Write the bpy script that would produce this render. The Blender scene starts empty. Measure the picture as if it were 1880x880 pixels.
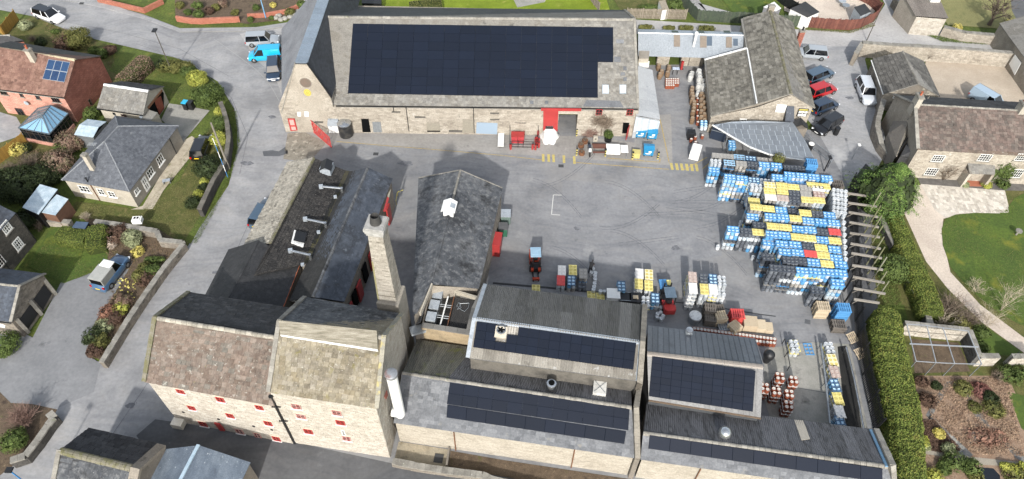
import bpy,math,random
import numpy as np
from mathutils import Vector,Matrix
random.seed(7); np.random.seed(7)
V = Vector
sc = bpy.context.scene
COL = sc.collection
# ---------------------------------------------------------------- camera
CH = 57.0; CF = 1306.0; PITCH = math.radians(49.63); ROLL = math.radians(1.29)
_s,_c = math.sin(PITCH),math.cos(PITCH)
CR = V((math.cos(ROLL),math.sin(ROLL)*_s,math.sin(ROLL)*_c))
CU = V((-math.sin(ROLL),math.cos(ROLL)*_s,math.cos(ROLL)*_c))
CFW = V((0,_c,-_s))
CAM = V((0,0,CH))
cd = bpy.data.cameras.new('camera'); cam = bpy.data.objects.new('camera',cd); COL.objects.link(cam)
cam.matrix_world = Matrix(((CR.x,CU.x,-CFW.x,0),(CR.y,CU.y,-CFW.y,0),(CR.z,CU.z,-CFW.z,CH),(0,0,0,1)))
cd.sensor_width = 36; cd.sensor_fit = 'HORIZONTAL'; cd.lens = CF/1880*36; cd.clip_end = 3000; cd.clip_start = 0.5
sc.camera = cam
# ---------------------------------------------------------------- light
SUN_EL,SUN_AZ = 33.0,85.0            # shadows run towards +y (away from the camera)
w = bpy.data.worlds.new('World'); sc.world = w; w.use_nodes = True
nt = w.node_tree; nt.nodes.clear()
sky = nt.nodes.new('ShaderNodeTexSky'); sky.sky_type = 'NISHITA'; sky.sun_disc = False
sky.sun_elevation = math.radians(SUN_EL); sky.sun_rotation = math.radians(175)
sky.air_density = 1.3; sky.dust_density = 2.5; sky.ozone_density = 1.0
bg = nt.nodes.new('ShaderNodeBackground'); bg.inputs[1].default_value = 0.15
wo = nt.nodes.new('ShaderNodeOutputWorld')
hs = nt.nodes.new('ShaderNodeHueSaturation'); hs.inputs['Saturation'].default_value = .5; nt.links.new(sky.outputs[0],hs.inputs['Color']); nt.links.new(hs.outputs[0],bg.inputs[0]); nt.links.new(bg.outputs[0],wo.inputs[0])
sl = bpy.data.lights.new('sun','SUN'); sl.energy = 3.0; sl.angle = math.radians(1.6); sl.color = (1,0.965,0.92)
so = bpy.data.objects.new('sun',sl); COL.objects.link(so)
_az = math.radians(SUN_AZ); _el = math.radians(SUN_EL)
sdir = V((math.cos(_az)*math.cos(_el),math.sin(_az)*math.cos(_el),-math.sin(_el)))   # direction light travels
so.rotation_euler = sdir.to_track_quat('-Z','Y').to_euler()
sc.view_settings.view_transform = 'Standard'; sc.view_settings.look = 'None'
sc.view_settings.exposure = 0.85; sc.view_settings.gamma = 1
# ---------------------------------------------------------------- survey: photo pixel -> point in the place
def ray(px,py): return CFW*CF + CR*(px-940) + CU*(440-py)
def P(p,z=0.0):
 d = ray(*p); return CAM + d*((z-CH)/d.z)
def on(p,pl):
 d = ray(*p); p0,n = pl; return CAM + d*((p0-CAM).dot(n)/d.dot(n))
def vpl(a,b):
 n = V((b.y-a.y,a.x-b.x,0)).normalized(); return (a,n)
def pl3(a,b,c):
 n = (b-a).cross(c-a).normalized()
 if n.z < 0: n = -n
 return (a,n)
def zz(ox,oy,s): return lambda x,y: (ox+x/s,oy+y/s)
def t(c,r): return zz(1400 if c == 3 else 460*c,290*r,2.93333)
S6 = 5.8667
zA = zz(0,60,S6); zB = zz(100,200,4.4); zC = zz(0,340,S6); zD = zz(240,120,S6); zE = zz(370,280,S6)
zF = zz(370,420,S6); zG = zz(600,280,S6); zH = zz(720,480,S6); zI = zz(1280,0,S6); zJ = zz(1280,140,S6)
zK = zz(1590,80,S6); zL = zz(1600,180,5.0286); zM = zz(1160,50,8.8); zN = zz(1000,180,S6); zO = zz(500,150,S6)
zP = zz(0,470,S6); zQ = zz(480,530,4.4); zR = zz(660,650,3.825); zS = zz(860,510,3.911); zT = zz(1160,580,4.4)
zU = zz(1380,520,4.8885); zV = zz(1380,680,4.4); zW = zz(80,730,4.7); zX = zz(1640,580,S6); zY = zz(1640,730,S6)
zAA = zz(0,0,S6); zAB = zz(300,0,6.714); zAC = zz(0,720,5.5); zAD = zz(0,180,4.889); zAE = zz(1160,0,5.875)
zAF = zz(1460,0,4.476); zAG = zz(1180,90,4.63); zAH = zz(900,190,7.33); zAI = zz(450,40,6.77); zAJ = zz(1540,330,3.52)
zK1 = zz(1280,260,5.5); zK2 = zz(1280,400,5.5); zK3 = zz(1170,480,6.285); zK4 = zz(970,440,6.286)
# ---------------------------------------------------------------- objects
def tag(o,label=None,cat=None,group=None,kind=None):
 if label: o['label'] = label
 if cat: o['category'] = cat
 if group: o['group'] = group
 if kind: o['kind'] = kind
 return o
def thing(name,label,cat,loc,rz=0,group=None):
 o = bpy.data.objects.new(name,None); COL.objects.link(o); o.location = loc; o.rotation_euler = (0,0,rz)
 o.empty_display_size = .3
 return tag(o,label,cat,group)
def org(o):
 v = V((0,0,0))
 while o is not None: v = v + o.location; o = o.parent
 return v
def copy_tree(o,parent=None):
 c = o.copy(); COL.objects.link(c); c.parent = parent
 for ch in o.children: copy_tree(ch,c)
 return c
class MB:
 def __init__(s): s.v = []; s.f = []; s.r = []; s.m = []
 def add(s,vs,fs,r=None,m=0):
  k = len(s.v); s.v += [tuple(q) for q in vs]
  if r is None: r = random.random()
  for f in fs: s.f.append(tuple(i+k for i in f)); s.r.append(r); s.m.append(m)
 def quad(s,a,b,c,d,r=None,m=0): s.add([a,b,c,d],[(0,1,2,3)],r,m)
 def poly(s,pts,r=None,m=0): s.add(pts,[tuple(range(len(pts)))],r,m)
 def box(s,c,sz,rz=0,r=None,m=0,ax=None):
  c = V(c); x,y,z = (k/2 for k in sz)
  if ax: a,b,n = ax
  else: a = V((math.cos(rz),math.sin(rz),0)); b = V((-math.sin(rz),math.cos(rz),0)); n = V((0,0,1))
  vs = [c+a*(i*x)+b*(j*y)+n*(k*z) for k in (-1,1) for i,j in ((-1,-1),(1,-1),(1,1),(-1,1))]
  s.add(vs,[(3,2,1,0),(4,5,6,7),(0,1,5,4),(1,2,6,5),(2,3,7,6),(3,0,4,7)],r,m)
 def bar(s,a,b,w,h,r=None,m=0,up=V((0,0,1))):
  a = V(a); b = V(b); d = b-a; L = d.length
  if L < 1e-6: return
  d = d/L; sd = d.cross(up)
  if sd.length < 1e-3: sd = d.cross(V((0,1,0)))
  sd.normalize(); n = sd.cross(d); s.box((a+b)/2,(L,w,h),ax=(d,sd,n),r=r,m=m)
 def tube(s,a,b,r0,r1=None,n=8,r=None,m=0,caps=True):
  a = V(a); b = V(b); r1 = r0 if r1 is None else r1; d = (b-a)
  if d.length < 1e-6: return
  d.normalize(); x = d.cross(V((0,0,1)))
  if x.length < 1e-3: x = V((1,0,0))
  x.normalize(); y = d.cross(x)
  vs = [p+(x*math.cos(6.28319*i/n)+y*math.sin(6.28319*i/n))*q for p,q in ((a,r0),(b,r1)) for i in range(n)]
  fs = [(i,(i+1) % n,n+(i+1) % n,n+i) for i in range(n)]
  if caps: fs += [tuple(range(n))[::-1],tuple(range(n,2*n))]
  s.add(vs,fs,r,m)
 def lathe(s,prof,c=(0,0,0),n=12,r=None,m=0,mf=None):
  c = V(c); vs = []; k = len(prof)
  for rr,h in prof:
   for i in range(n): vs.append(c+V((rr*math.cos(6.28319*i/n),rr*math.sin(6.28319*i/n),h)))
  if r is None: r = random.random()
  for j in range(k-1):
   base = [(j*n+i,j*n+(i+1) % n,(j+1)*n+(i+1) % n,(j+1)*n+i) for i in range(n)]
   if j == 0: s.add(vs,base,r,mf[0] if mf else m); off = len(s.v)-len(vs)
   else:
    for f in base: s.f.append(tuple(q+off for q in f)); s.r.append(r); s.m.append(mf[j] if mf else m)
  if prof[-1][0] > .01:
   s.f.append(tuple(off+(k-1)*n+i for i in range(n))); s.r.append(r); s.m.append(mf[-1] if mf else m)
 def prism(s,pts,z0,z1,r=None,m=0,m2=None):
  n = len(pts); a = [V((p[0],p[1],z0)) for p in pts]; b = [V((p[0],p[1],z1)) for p in pts]
  s.add(a+b,[(i,(i+1) % n,n+(i+1) % n,n+i) for i in range(n)]+[tuple(range(n))[::-1]],r,m)
  s.add(b,[tuple(range(n))],r,m if m2 is None else m2)
 def slab(s,pts,th,r=None,m=0):
  a = V(pts[1])-V(pts[0]); b = V(pts[-1])-V(pts[0]); nn = a.cross(b).normalized()
  if nn.z < 0: nn = -nn
  n = len(pts); lo = [V(p)-nn*th for p in pts]; hi = [V(p) for p in pts]
  s.add(lo+hi,[(i,(i+1) % n,n+(i+1) % n,n+i) for i in range(n)]+[tuple(range(n))[::-1],tuple(range(n,2*n))],r,m)
 def mesh(s,name,mats,off,smooth=False):
  me = bpy.data.meshes.new(name)
  ov = np.array(s.v,dtype=np.float64).reshape(-1,3)-np.array(tuple(off))
  me.from_pydata(ov.tolist(),[],s.f)
  at = me.attributes.new('rnd','FLOAT','FACE'); at.data.foreach_set('value',np.array(s.r,dtype=np.float32))
  for m in (mats if isinstance(mats,(list,tuple)) else [mats]): me.materials.append(m)
  if max(s.m,default=0) > 0: me.polygons.foreach_set('material_index',s.m)
  if smooth:
   me.shade_smooth()
   try: me.set_sharp_from_angle(angle=math.radians(smooth if smooth > 2 else 40))
   except Exception: pass
  me.update(); return me
 def build(s,name,mats,parent=None,kind=None,smooth=False,loc=None):
  if not s.v: return None
  o = bpy.data.objects.new(name,None if False else s.mesh(name,mats,org(parent) if parent else (loc or V((0,0,0))),smooth))
  COL.objects.link(o); o.parent = parent
  if loc is not None and parent is None: o.location = loc
  if kind: o['kind'] = kind
  return o
def quads_np(name,pts,mat,parent=None,kind=None,rnd=None,loc=None):
 """pts: (n,4,3) array -> one mesh of quads"""
 n = len(pts); off = org(parent) if parent else (loc or V((0,0,0)))
 co = (pts.reshape(-1,3)-np.array(tuple(off))).astype(np.float32)
 me = bpy.data.meshes.new(name); me.vertices.add(4*n); me.vertices.foreach_set('co',co.ravel())
 me.loops.add(4*n); me.loops.foreach_set('vertex_index',np.arange(4*n,dtype=np.int32))
 me.polygons.add(n); me.polygons.foreach_set('loop_start',np.arange(0,4*n,4,dtype=np.int32))
 me.update(calc_edges=True); me.validate()
 at = me.attributes.new('rnd','FLOAT','FACE')
 at.data.foreach_set('value',(np.random.rand(n) if rnd is None else rnd).astype(np.float32)[:len(me.polygons)])
 me.materials.append(mat); o = bpy.data.objects.new(name,me); COL.objects.link(o); o.parent = parent
 if loc is not None and parent is None: o.location = loc
 if kind: o['kind'] = kind
 return o
# ---------------------------------------------------------------- materials
def lin(h):
 if isinstance(h,tuple): return h+(1,) if len(h) == 3 else h
 h = h.lstrip('#'); c = [int(h[i:i+2],16)/255 for i in (0,2,4)]
 return tuple((x/12.92 if x < .04045 else ((x+.055)/1.055)**2.4) for x in c)+(1,)
_mc = {}
ADJ = [(('patchy_slate','grey_corrugated'),.7,.6),(('weathered_corrugated','mossy_corrugated'),.7,.95),(('pale_blue_sheet',),.6,.72),(('grey_stone_slate','patchy_stone','mottled'),.8,.72),(('cream_pantile',),.7,.8),(('blue_welsh',),.9,.68),(('grey_brown_seam','brown_corrugated'),.6,.8),(('yellow_block','yellow_line','crate_yellow','bollard_yellow'),.75,.8),(('red_paint','forklift_red','bright_red','locker_red'),.82,.85),(('charcoal','dark_valley'),.5,.45),(('brown_black',),.45,.7),(('pink_brick',),.85,1.3),(('new_grey',),.5,.62),(('tan_gravel',),.62,1.15),(('gravel','setts','sett'),.85,1.42),(('track','car_park','road_asphalt','apron'),.25,1.2),(('mown_lawn','short_grass','rough_winter','bright_lawn'),1.1,1.05),(('canopy_grey',),.7,.8),(('keg',),1,1.5),(('tan_stone_slate',),1.0,.62),(('reddish_stone','pinkish_stone'),.75,.64),(('chimney_brick','mortar_cap'),.55,.6),(('corrugated','smooth_dark','dark_valley','charcoal','dark_thick','brown_black','dark_stone_slate'),.8,.72),(('patchy_slate','blue_welsh','patchy_stone','grey_stone_slate','new_grey','mottled','lichened_tile','bungalow'),.7,.84),(('lawn','conifer'),.85,.95),(('hedge_leaf',),.95,1.25),(('russet','pink_brown','brown_leaf','red_heather','yellow_blossom'),.75,.85),(('conifer',),.85,.72),(('pallet_wood',),.6,1.0),(('tile','pantile','pinkish'),.75,.85),(('stone','rubble','render','chimney','cottage','coping'),.58,.73),(('slate',),.72,.85),(('asphalt','car_park','forecourt','driveway','apron'),.4,1.26),(('board_blue',),.74,1.3),(('board_yellow',),.66,1.3),(('board_',),.8,1.15),(('leaf','grass','lawn','frond','blade'),.88,1.12)]
def adj(name,c):
 c = lin(c); g = c[0]*.3+c[1]*.6+c[2]*.1
 for ks,s_,v_ in ADJ:
  if any(k in name for k in ks): return tuple(min(1,max(0,(g+(x-g)*s_)*v_)) for x in c[:3])+(1,)
 return c
def M(name,cols,scale=.6,rough=.85,bump=.3,bscale=12,tile=False,spots=(),metal=0,obj=False,detail=6,streak=None,spec=.5,mixn=.5,bdist=.03,fine=.25,coat=0,brick=None):
 """cols: colours spread over noise (or over each piece's own value when tile); spots: (colour, scale, threshold, softness)"""
 if name in _mc: return _mc[name]
 cols = [adj(name,c) for c in cols]
 if tile and len(cols) > 2 and any(k in name for k in ('slate','tile','corrug')):
  mu = [sum(c[i] for c in cols)/len(cols) for i in range(3)]; cols = [tuple(max(.004,mu[i]+(c[i]-mu[i])*1.4) for i in range(3))+(1,) for c in cols]
 spots = [(adj(name,q[0]),)+tuple(q[1:]) for q in spots]
 m = bpy.data.materials.new(name); m.use_nodes = True; nt = m.node_tree; N = nt.nodes; L = nt.links; N.clear()
 out = N.new('ShaderNodeOutputMaterial'); b = N.new('ShaderNodeBsdfPrincipled'); L.new(b.outputs[0],out.inputs[0])
 b.inputs['Roughness'].default_value = rough; b.inputs['Metallic'].default_value = metal
 b.inputs['Specular IOR Level'].default_value = spec; b.inputs['Coat Weight'].default_value = coat
 if obj: tc = N.new('ShaderNodeTexCoord'); P0 = tc.outputs['Object']
 else: tc = N.new('ShaderNodeNewGeometry'); P0 = tc.outputs['Position']
 if streak:
  mp = N.new('ShaderNodeMapping'); mp.inputs['Scale'].default_value = streak; L.new(P0,mp.inputs[0]); PS = mp.outputs[0]
 else: PS = P0
 def noise(sc_,det=detail,src=PS,ro=.6):
  n = N.new('ShaderNodeTexNoise'); n.inputs['Scale'].default_value = sc_; n.inputs['Detail'].default_value = det
  n.inputs['Roughness'].default_value = ro; L.new(src,n.inputs['Vector']); return n.outputs[0]
 def ramp(src,stops):
  r = N.new('ShaderNodeValToRGB'); cr = r.color_ramp
  while len(cr.elements) < len(stops): cr.elements.new(.5)
  for e,(p,c) in zip(cr.elements,stops): e.position = p; e.color = lin(c)
  L.new(src,r.inputs[0]); return r.outputs[0]
 def mix(f,a,c,mode='MIX'):
  x = N.new('ShaderNodeMix'); x.data_type = 'RGBA'; x.blend_type = mode
  if isinstance(f,(int,float)): x.inputs[0].default_value = f
  else: L.new(f,x.inputs[0])
  L.new(a,x.inputs[6])
  if isinstance(c,(tuple,str)): x.inputs[7].default_value = lin(c)
  else: L.new(c,x.inputs[7])
  return x.outputs[2]
 k = len(cols)
 if tile:
  a = N.new('ShaderNodeAttribute'); a.attribute_name = 'rnd'; oi = N.new('ShaderNodeObjectInfo')
  ad = N.new('ShaderNodeMath'); ad.operation = 'ADD'; L.new(a.outputs['Fac'],ad.inputs[0]); L.new(oi.outputs['Random'],ad.inputs[1])
  fr = N.new('ShaderNodeMath'); fr.operation = 'FRACT'; L.new(ad.outputs[0],fr.inputs[0])
  c1 = ramp(fr.outputs[0],[((i+.5)/k,c) for i,c in enumerate(cols)])
  if mixn > 0:
   c2 = ramp(noise(scale),[(.3+.4*i/max(k-1,1),c) for i,c in enumerate(cols)])
   c1 = mix(mixn,c1,c2)
  base = c1
 else:
  base = ramp(noise(scale),[(.3+.4*i/max(k-1,1),c) for i,c in enumerate(cols)]) if k > 1 else None
  if base is None:
   rg = N.new('ShaderNodeRGB'); rg.outputs[0].default_value = lin(cols[0]); base = rg.outputs[0]
 if fine:
  fn = ramp(noise(scale*14,4,P0),[(.3,(1-fine,)*3),(.7,(1+fine*.6,)*3)])
  base = mix(1.0,base,fn,'MULTIPLY')
 if brick:
  bw,bh,mortar,mc = brick
  sp = N.new('ShaderNodeSeparateXYZ'); L.new(P0,sp.inputs[0]); ad2 = N.new('ShaderNodeMath'); L.new(sp.outputs[0],ad2.inputs[0]); L.new(sp.outputs[1],ad2.inputs[1])
  cb = N.new('ShaderNodeCombineXYZ'); L.new(ad2.outputs[0],cb.inputs[0]); L.new(sp.outputs[2],cb.inputs[1])
  bt = N.new('ShaderNodeTexBrick'); bt.inputs['Scale'].default_value = 1; bt.inputs['Brick Width'].default_value = bw; bt.inputs['Row Height'].default_value = bh
  bt.inputs['Mortar Size'].default_value = mortar; bt.inputs['Color1'].default_value = (1,1,1,1); bt.inputs['Color2'].default_value = (.72,.72,.72,1)
  bt.inputs['Mortar'].default_value = lin(mc); L.new(cb.outputs[0],bt.inputs[0])
  base = mix(1.0,base,bt.outputs[0],'MULTIPLY')
 if 'asphalt' in name or 'yard' in name or 'car_park' in name:
  mp2 = N.new('ShaderNodeMapping'); mp2.inputs['Scale'].default_value = (.12,1.3,1); mp2.inputs['Rotation'].default_value = (0,0,.25 if 'road' not in name else 1.2); wn = N.new('ShaderNodeTexNoise'); wn.inputs['Scale'].default_value = .09; L.new(P0,wn.inputs['Vector'])
  va = N.new('ShaderNodeVectorMath'); va.operation = 'SCALE'; va.inputs['Scale'].default_value = 9; L.new(wn.outputs[1],va.inputs[0]); vb = N.new('ShaderNodeVectorMath'); L.new(P0,vb.inputs[0]); L.new(va.outputs[0],vb.inputs[1]); L.new(vb.outputs[0],mp2.inputs[0])
  base = mix(1.0,base,ramp(noise(1.0,7,mp2.outputs[0],.65),[(.36,(.84,.845,.86)),(.5,(1,1,1)),(.66,(1.07,1.05,1.02))]),'MULTIPLY')
 for (c,s_,th,soft) in spots:
  f = ramp(noise(s_,5,P0,.65),[(th,(0,0,0)),(min(th+soft,1),(1,1,1))])
  base = mix(f,base,c)
 L.new(base,b.inputs['Base Color'])
 if bump:
  bp = N.new('ShaderNodeBump'); bp.inputs['Strength'].default_value = bump; bp.inputs['Distance'].default_value = bdist
  L.new(noise(bscale,8,P0,.7),bp.inputs['Height']); L.new(bp.outputs[0],b.inputs['Normal'])
 _mc[name] = m; return m
def G(name,col,rough=.1,spec=.6,metal=0,trans=0):
 if name in _mc: return _mc[name]
 m = bpy.data.materials.new(name); m.use_nodes = True; b = m.node_tree.nodes['Principled BSDF']
 b.inputs['Base Color'].default_value = lin(col); b.inputs['Roughness'].default_value = rough
 b.inputs['Specular IOR Level'].default_value = spec; b.inputs['Metallic'].default_value = metal; b.inputs['Transmission Weight'].default_value = trans
 _mc[name] = m; return m
# ---------------------------------------------------------------- palette
STONE = M('cream_stone',['#8f8068','#a3947c','#b5a78d','#c0b39b','#a89a80'],tile=True,scale=.5,bump=.5,bscale=9,spots=[('#6b6353',1.3,.66,.12),('#cbc3b2',.8,.64,.1)])
STONE2 = M('brown_stone',['#6a5f4d','#7f7361','#94866f','#85796a','#a39478'],tile=True,scale=.6,bump=.6,bscale=8,spots=[('#4b463c',1.1,.6,.14),('#b0a88f',2,.68,.08)])
STONE3 = M('pale_rubble',['#a89a82','#bdb098','#cabfa9','#b3a68e','#d2c8b4'],tile=True,scale=.7,bump=.7,bscale=8,spots=[('#8b8069',1.6,.66,.1)])
COPE = M('coping_stone',['#8d8778','#a09a89','#777163','#aca594'],tile=True,scale=1,bump=.5,spots=[('#6e7436',1.5,.62,.1),('#c9c5b8',3,.66,.06)])
COPEY = M('lichen_coping',['#8a8570','#9c967f','#a9a182'],tile=True,scale=1,bump=.5,spots=[('#b9a51f',1.8,.52,.1),('#d8d4c6',4,.66,.05)])
MOSSY = M('mossy_stone',['#77704f','#8a8164','#6f6a45'],tile=True,scale=1,bump=.7,spots=[('#6e6a1c',2.2,.46,.15),('#45430f',5,.6,.1)])
SLATE_G = M('grey_stone_slate',['#74716a','#838079','#8f8c84','#7b766c','#9a968c'],tile=True,scale=.5,rough=.9,bump=.4,spots=[('#b5b2a6',3.2,.66,.06),('#55534d',.7,.64,.1)])
SLATE_T = M('tan_stone_slate',['#8b8068','#98907c','#a69c86','#8f8775','#7d7462','#a59d8c'],tile=True,scale=.45,rough=.9,bump=.5,mixn=.4,spots=[('#bdb9ab',2.4,.62,.07),('#c9c5b6',7,.63,.04),('#7d7530',1.1,.6,.14),('#5d5748',4,.68,.08)])
SLATE_R = M('reddish_stone_slate',['#7e6a5b','#8c7767','#8f8375','#75604f','#9b8877','#86705f','#7a7468'],tile=True,scale=.4,rough=.9,bump=.5,mixn=.35,spots=[('#b3ae9f',2.6,.62,.06),('#c9c5b6',7,.65,.04),('#4d4840',.45,.56,.2),('#8d8236',1.7,.7,.05)])
SLATE_D = M('dark_stone_slate',['#2b2c2e','#343537','#3c3d3f','#46474a','#2f3032'],tile=True,scale=.5,rough=.85,bump=.6,spots=[('#5e5f5e',3,.63,.08),('#54503a',1.2,.68,.1)])
SLATE_B = M('blue_welsh_slate',['#3b424c','#454d59','#505864','#3a3f47','#59616c'],tile=True,scale=.35,rough=.7,bump=.3,mixn=.6,spots=[('#6d747c',2.2,.62,.1),('#2c3036',.6,.6,.15)])
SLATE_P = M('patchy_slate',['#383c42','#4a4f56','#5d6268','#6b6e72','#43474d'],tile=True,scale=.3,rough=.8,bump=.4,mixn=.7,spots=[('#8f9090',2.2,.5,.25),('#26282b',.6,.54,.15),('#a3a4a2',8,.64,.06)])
SLATE_N = M('new_grey_slate',['#6b7078','#757a82','#7e838a','#646a73','#888d94'],tile=True,scale=.5,rough=.75,bump=.25,mixn=.4,spots=[('#8f8c80',1.4,.62,.12)])
TILE_K = M('brown_black_pantile',['#201e1c','#2b2826','#383430','#484239','#252321'],tile=True,scale=.5,rough=.85,bump=.5,spots=[('#7a7265',9,.6,.06),('#5d5a20',1.2,.72,.06)])
TILE_C = M('cream_pantile',['#8d8675','#9c9584','#aaa28f','#6f695b'],tile=True,scale=.5,rough=.9,bump=.5,spots=[('#c8c2b2',8,.6,.08),('#4f4a40',1.2,.6,.14)])
TILE_N = M('charcoal_tile',['#35373a','#3e4043','#48494c','#303235'],tile=True,scale=.5,rough=.7,bump=.2)
TILE_R = M('red_brown_tile',['#6f4a3b','#7d5645','#8a6350','#64402f'],tile=True,scale=.5,rough=.9,bump=.4,spots=[('#a8967f',2.4,.66,.07),('#55372b',1,.6,.12)])
TILE_L = M('lichened_tile',['#8d8878','#9c9787','#827d6e','#a7a191','#76726a'],tile=True,scale=.4,rough=.9,bump=.5,spots=[('#b9b4a4',2.2,.62,.1),('#5c5a57',.55,.66,.1)])
SHEET_D = M('weathered_corrugated',['#47484a','#56575a','#636468','#3e3f41','#6e6f71'],tile=True,scale=1.2,rough=.75,bump=.25,streak=(3,.35,1),mixn=.6,spots=[('#8a8a86',5,.68,.06),('#232425',.9,.64,.12)])
SHEET_B = M('brown_corrugated',['#7a7263','#8a8272','#968f80','#6d6658'],tile=True,scale=1,rough=.85,bump=.3,spots=[('#a9a9a4',2.3,.62,.05),('#4c483f',1.3,.66,.1)])
SHEET_S = M('standing_seam_grey',['#4d5258','#575c62','#62676d'],tile=True,scale=.4,rough=.45,bump=.1,metal=.2,spots=[('#3f4347',.7,.6,.15)])
SHEET_M = M('mossy_corrugated',['#3f3f38','#5a594e','#6b6a5c','#4b4c42'],tile=True,scale=1.5,rough=.85,bump=.4,streak=(3,.3,1),spots=[('#5f6424',.9,.58,.12),('#232321',1.5,.62,.12)])
SHEET_L = M('pale_blue_sheet',['#8f9ba5','#98a4ae','#a2adb6'],tile=True,scale=.5,rough=.5,bump=.1,spots=[('#7f8a93',1.2,.64,.12)])
SHEET_W = M('pale_grey_sheet',['#8e9193','#9a9d9f','#a6a8a9'],tile=True,scale=.7,rough=.6,bump=.15,spots=[('#6f7274',1.1,.6,.15)])
SHEET_T = M('translucent_sheet',['#9aa3ab','#b4bcc2','#c2c9cd'],tile=True,scale=.7,rough=.4,bump=.1)
LEAD = M('lead_flashing',['#8d949a','#a1a8ae','#7d848a'],scale=1.5,rough=.55,bump=.15,metal=.2)
LEADW = M('white_mortar_flashing',['#bfc1c0','#d0d1cf','#a5a6a4'],scale=2,rough=.8,bump=.2)
FELT = M('grey_felt',['#5f6165','#6c6e72','#777a7e'],scale=.4,rough=.9,bump=.3,spots=[('#4d4e50',1.2,.62,.12)])
DARK = G('dark_void','#08090a',.9,.1)
SOLAR = M('solar_glass',['#111722','#121824','#131a27'],tile=True,scale=.3,rough=.5,bump=0,fine=.0,spec=.18,mixn=.3)
SOLARB = M('blue_solar_glass',['#1f3350','#27405f','#1b2c48'],tile=True,scale=2,rough=.15,bump=0,fine=0,spec=.6)
SOLARF = G('solar_frame_black','#0e141e',.9,.05)
ALU = M('brushed_aluminium',['#a9adb0','#b9bdc0'],scale=2,rough=.35,metal=.6,bump=.05)
STEEL = M('galvanised_steel',['#8a8f93','#999ea1','#7a7f83'],scale=3,rough=.4,metal=.55,bump=.1)
STAIN = M('stainless_steel',['#a5a8aa','#c3c6c8'],scale=2,rough=.22,metal=.85,bump=.03)
WHITE = M('white_paint',['#cfcfcb','#dadad6'],scale=2,rough=.5,bump=.05,fine=.06)
RED = M('red_paint',['#a31e1c','#b32420'],scale=1,rough=.5,bump=.05,fine=.1)
BLACK = M('black_paint',['#141517','#1b1c1e'],scale=2,rough=.5,bump=.05,fine=.1)
GLASS = G('window_glass','#10151a',.06,.7)
GLASSB = G('sky_blue_glass','#4f7f9f',.08,.7)
BRICK_P = M('pink_brick_wall',['#a3705f','#ad7968','#b58572'],scale=.8,rough=.9,bump=.3,brick=(.45,.15,.012,'#b3a69b'))
BRICK_R = M('red_brick',['#8a5547','#965f50','#a26b5c'],scale=.9,rough=.9,bump=.4,brick=(.45,.15,.012,'#a3978c'))
BRICK_B = M('orange_garden_brick',['#8f5644','#9c6350','#a8705c'],tile=True,scale=1,rough=.9,bump=.4)
RENDER_C = M('cream_render',['#b5a88c','#bfb297','#aa9d81'],scale=.8,rough=.9,bump=.2,spots=[('#8d8573',.7,.66,.12)])
RENDER_G = M('grey_pebbledash',['#7d776d','#8a847a','#969086'],scale=.8,rough=.95,bump=.5)
WOOD_G = M('grey_weathered_wood',['#7b7265','#8b8172','#6b6357','#978d7d'],tile=True,scale=3,rough=.9,bump=.3)
WOOD_T = M('tan_fence_wood',['#8a6a2c','#9a7935','#7a5c26'],tile=True,scale=2,rough=.9,bump=.3)
WOOD_R = M('red_brown_fence',['#59332b','#663d33','#4a2a23','#7b5042'],tile=True,scale=2,rough=.9,bump=.3,spots=[('#94877c',3,.68,.06)])
WOOD_V = M('green_fence',['#3c463b','#47513f','#333c34','#5b5f50'],tile=True,scale=2,rough=.9,bump=.3)
WOOD_P = M('pale_pallet_wood',['#b39a6c','#c0a97c','#a68b5e'],tile=True,scale=4,rough=.85,bump=.3)
WOOD_O = M('old_pallet_wood',['#5d5449','#6d6357','#4c443b'],tile=True,scale=4,rough=.9,bump=.3)
RUST = M('rusty_steel',['#5a3a26','#6f4a30','#46302a'],scale=4,rough=.9,bump=.3)
CONC = M('pale_concrete',['#83817a','#918f87','#9c9a92'],tile=True,scale=1.3,rough=.9,bump=.3,spots=[('#6a6962',2,.62,.1)])
# ---------------------------------------------------------------- generic builders
def frame2(poly):
 n = (poly[1]-poly[0]).cross(poly[2]-poly[0]).normalized()
 c = sum(poly,V((0,0,0)))/len(poly)
 if n.dot(CAM-c) < 0 and abs(n.z) < .05: n = -n
 if n.z < -.05: n = -n
 if abs(n.z) > .9999: u = (poly[1]-poly[0]).normalized()
 else: u = V((0,0,1)).cross(n).normalized()
 return n,u,n.cross(u).normalized()
_unit = {}
def unit_tile(name,mat):
 k = (name,mat.name)
 if k not in _unit:
  b = MB(); b.add([(-.5,-.5,0),(.5,-.5,0),(.5,.5,0),(-.5,.5,0),(-.485,-.49,1),(.485,-.495,1),(.49,.5,.2),(-.49,.5,.2)],
              [(4,5,6,7),(0,1,5,4),(1,2,6,5),(3,0,4,7),(2,3,7,6)],0)
  _unit[k] = b.mesh(name,mat,(0,0,0))
 return _unit[k]
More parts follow.
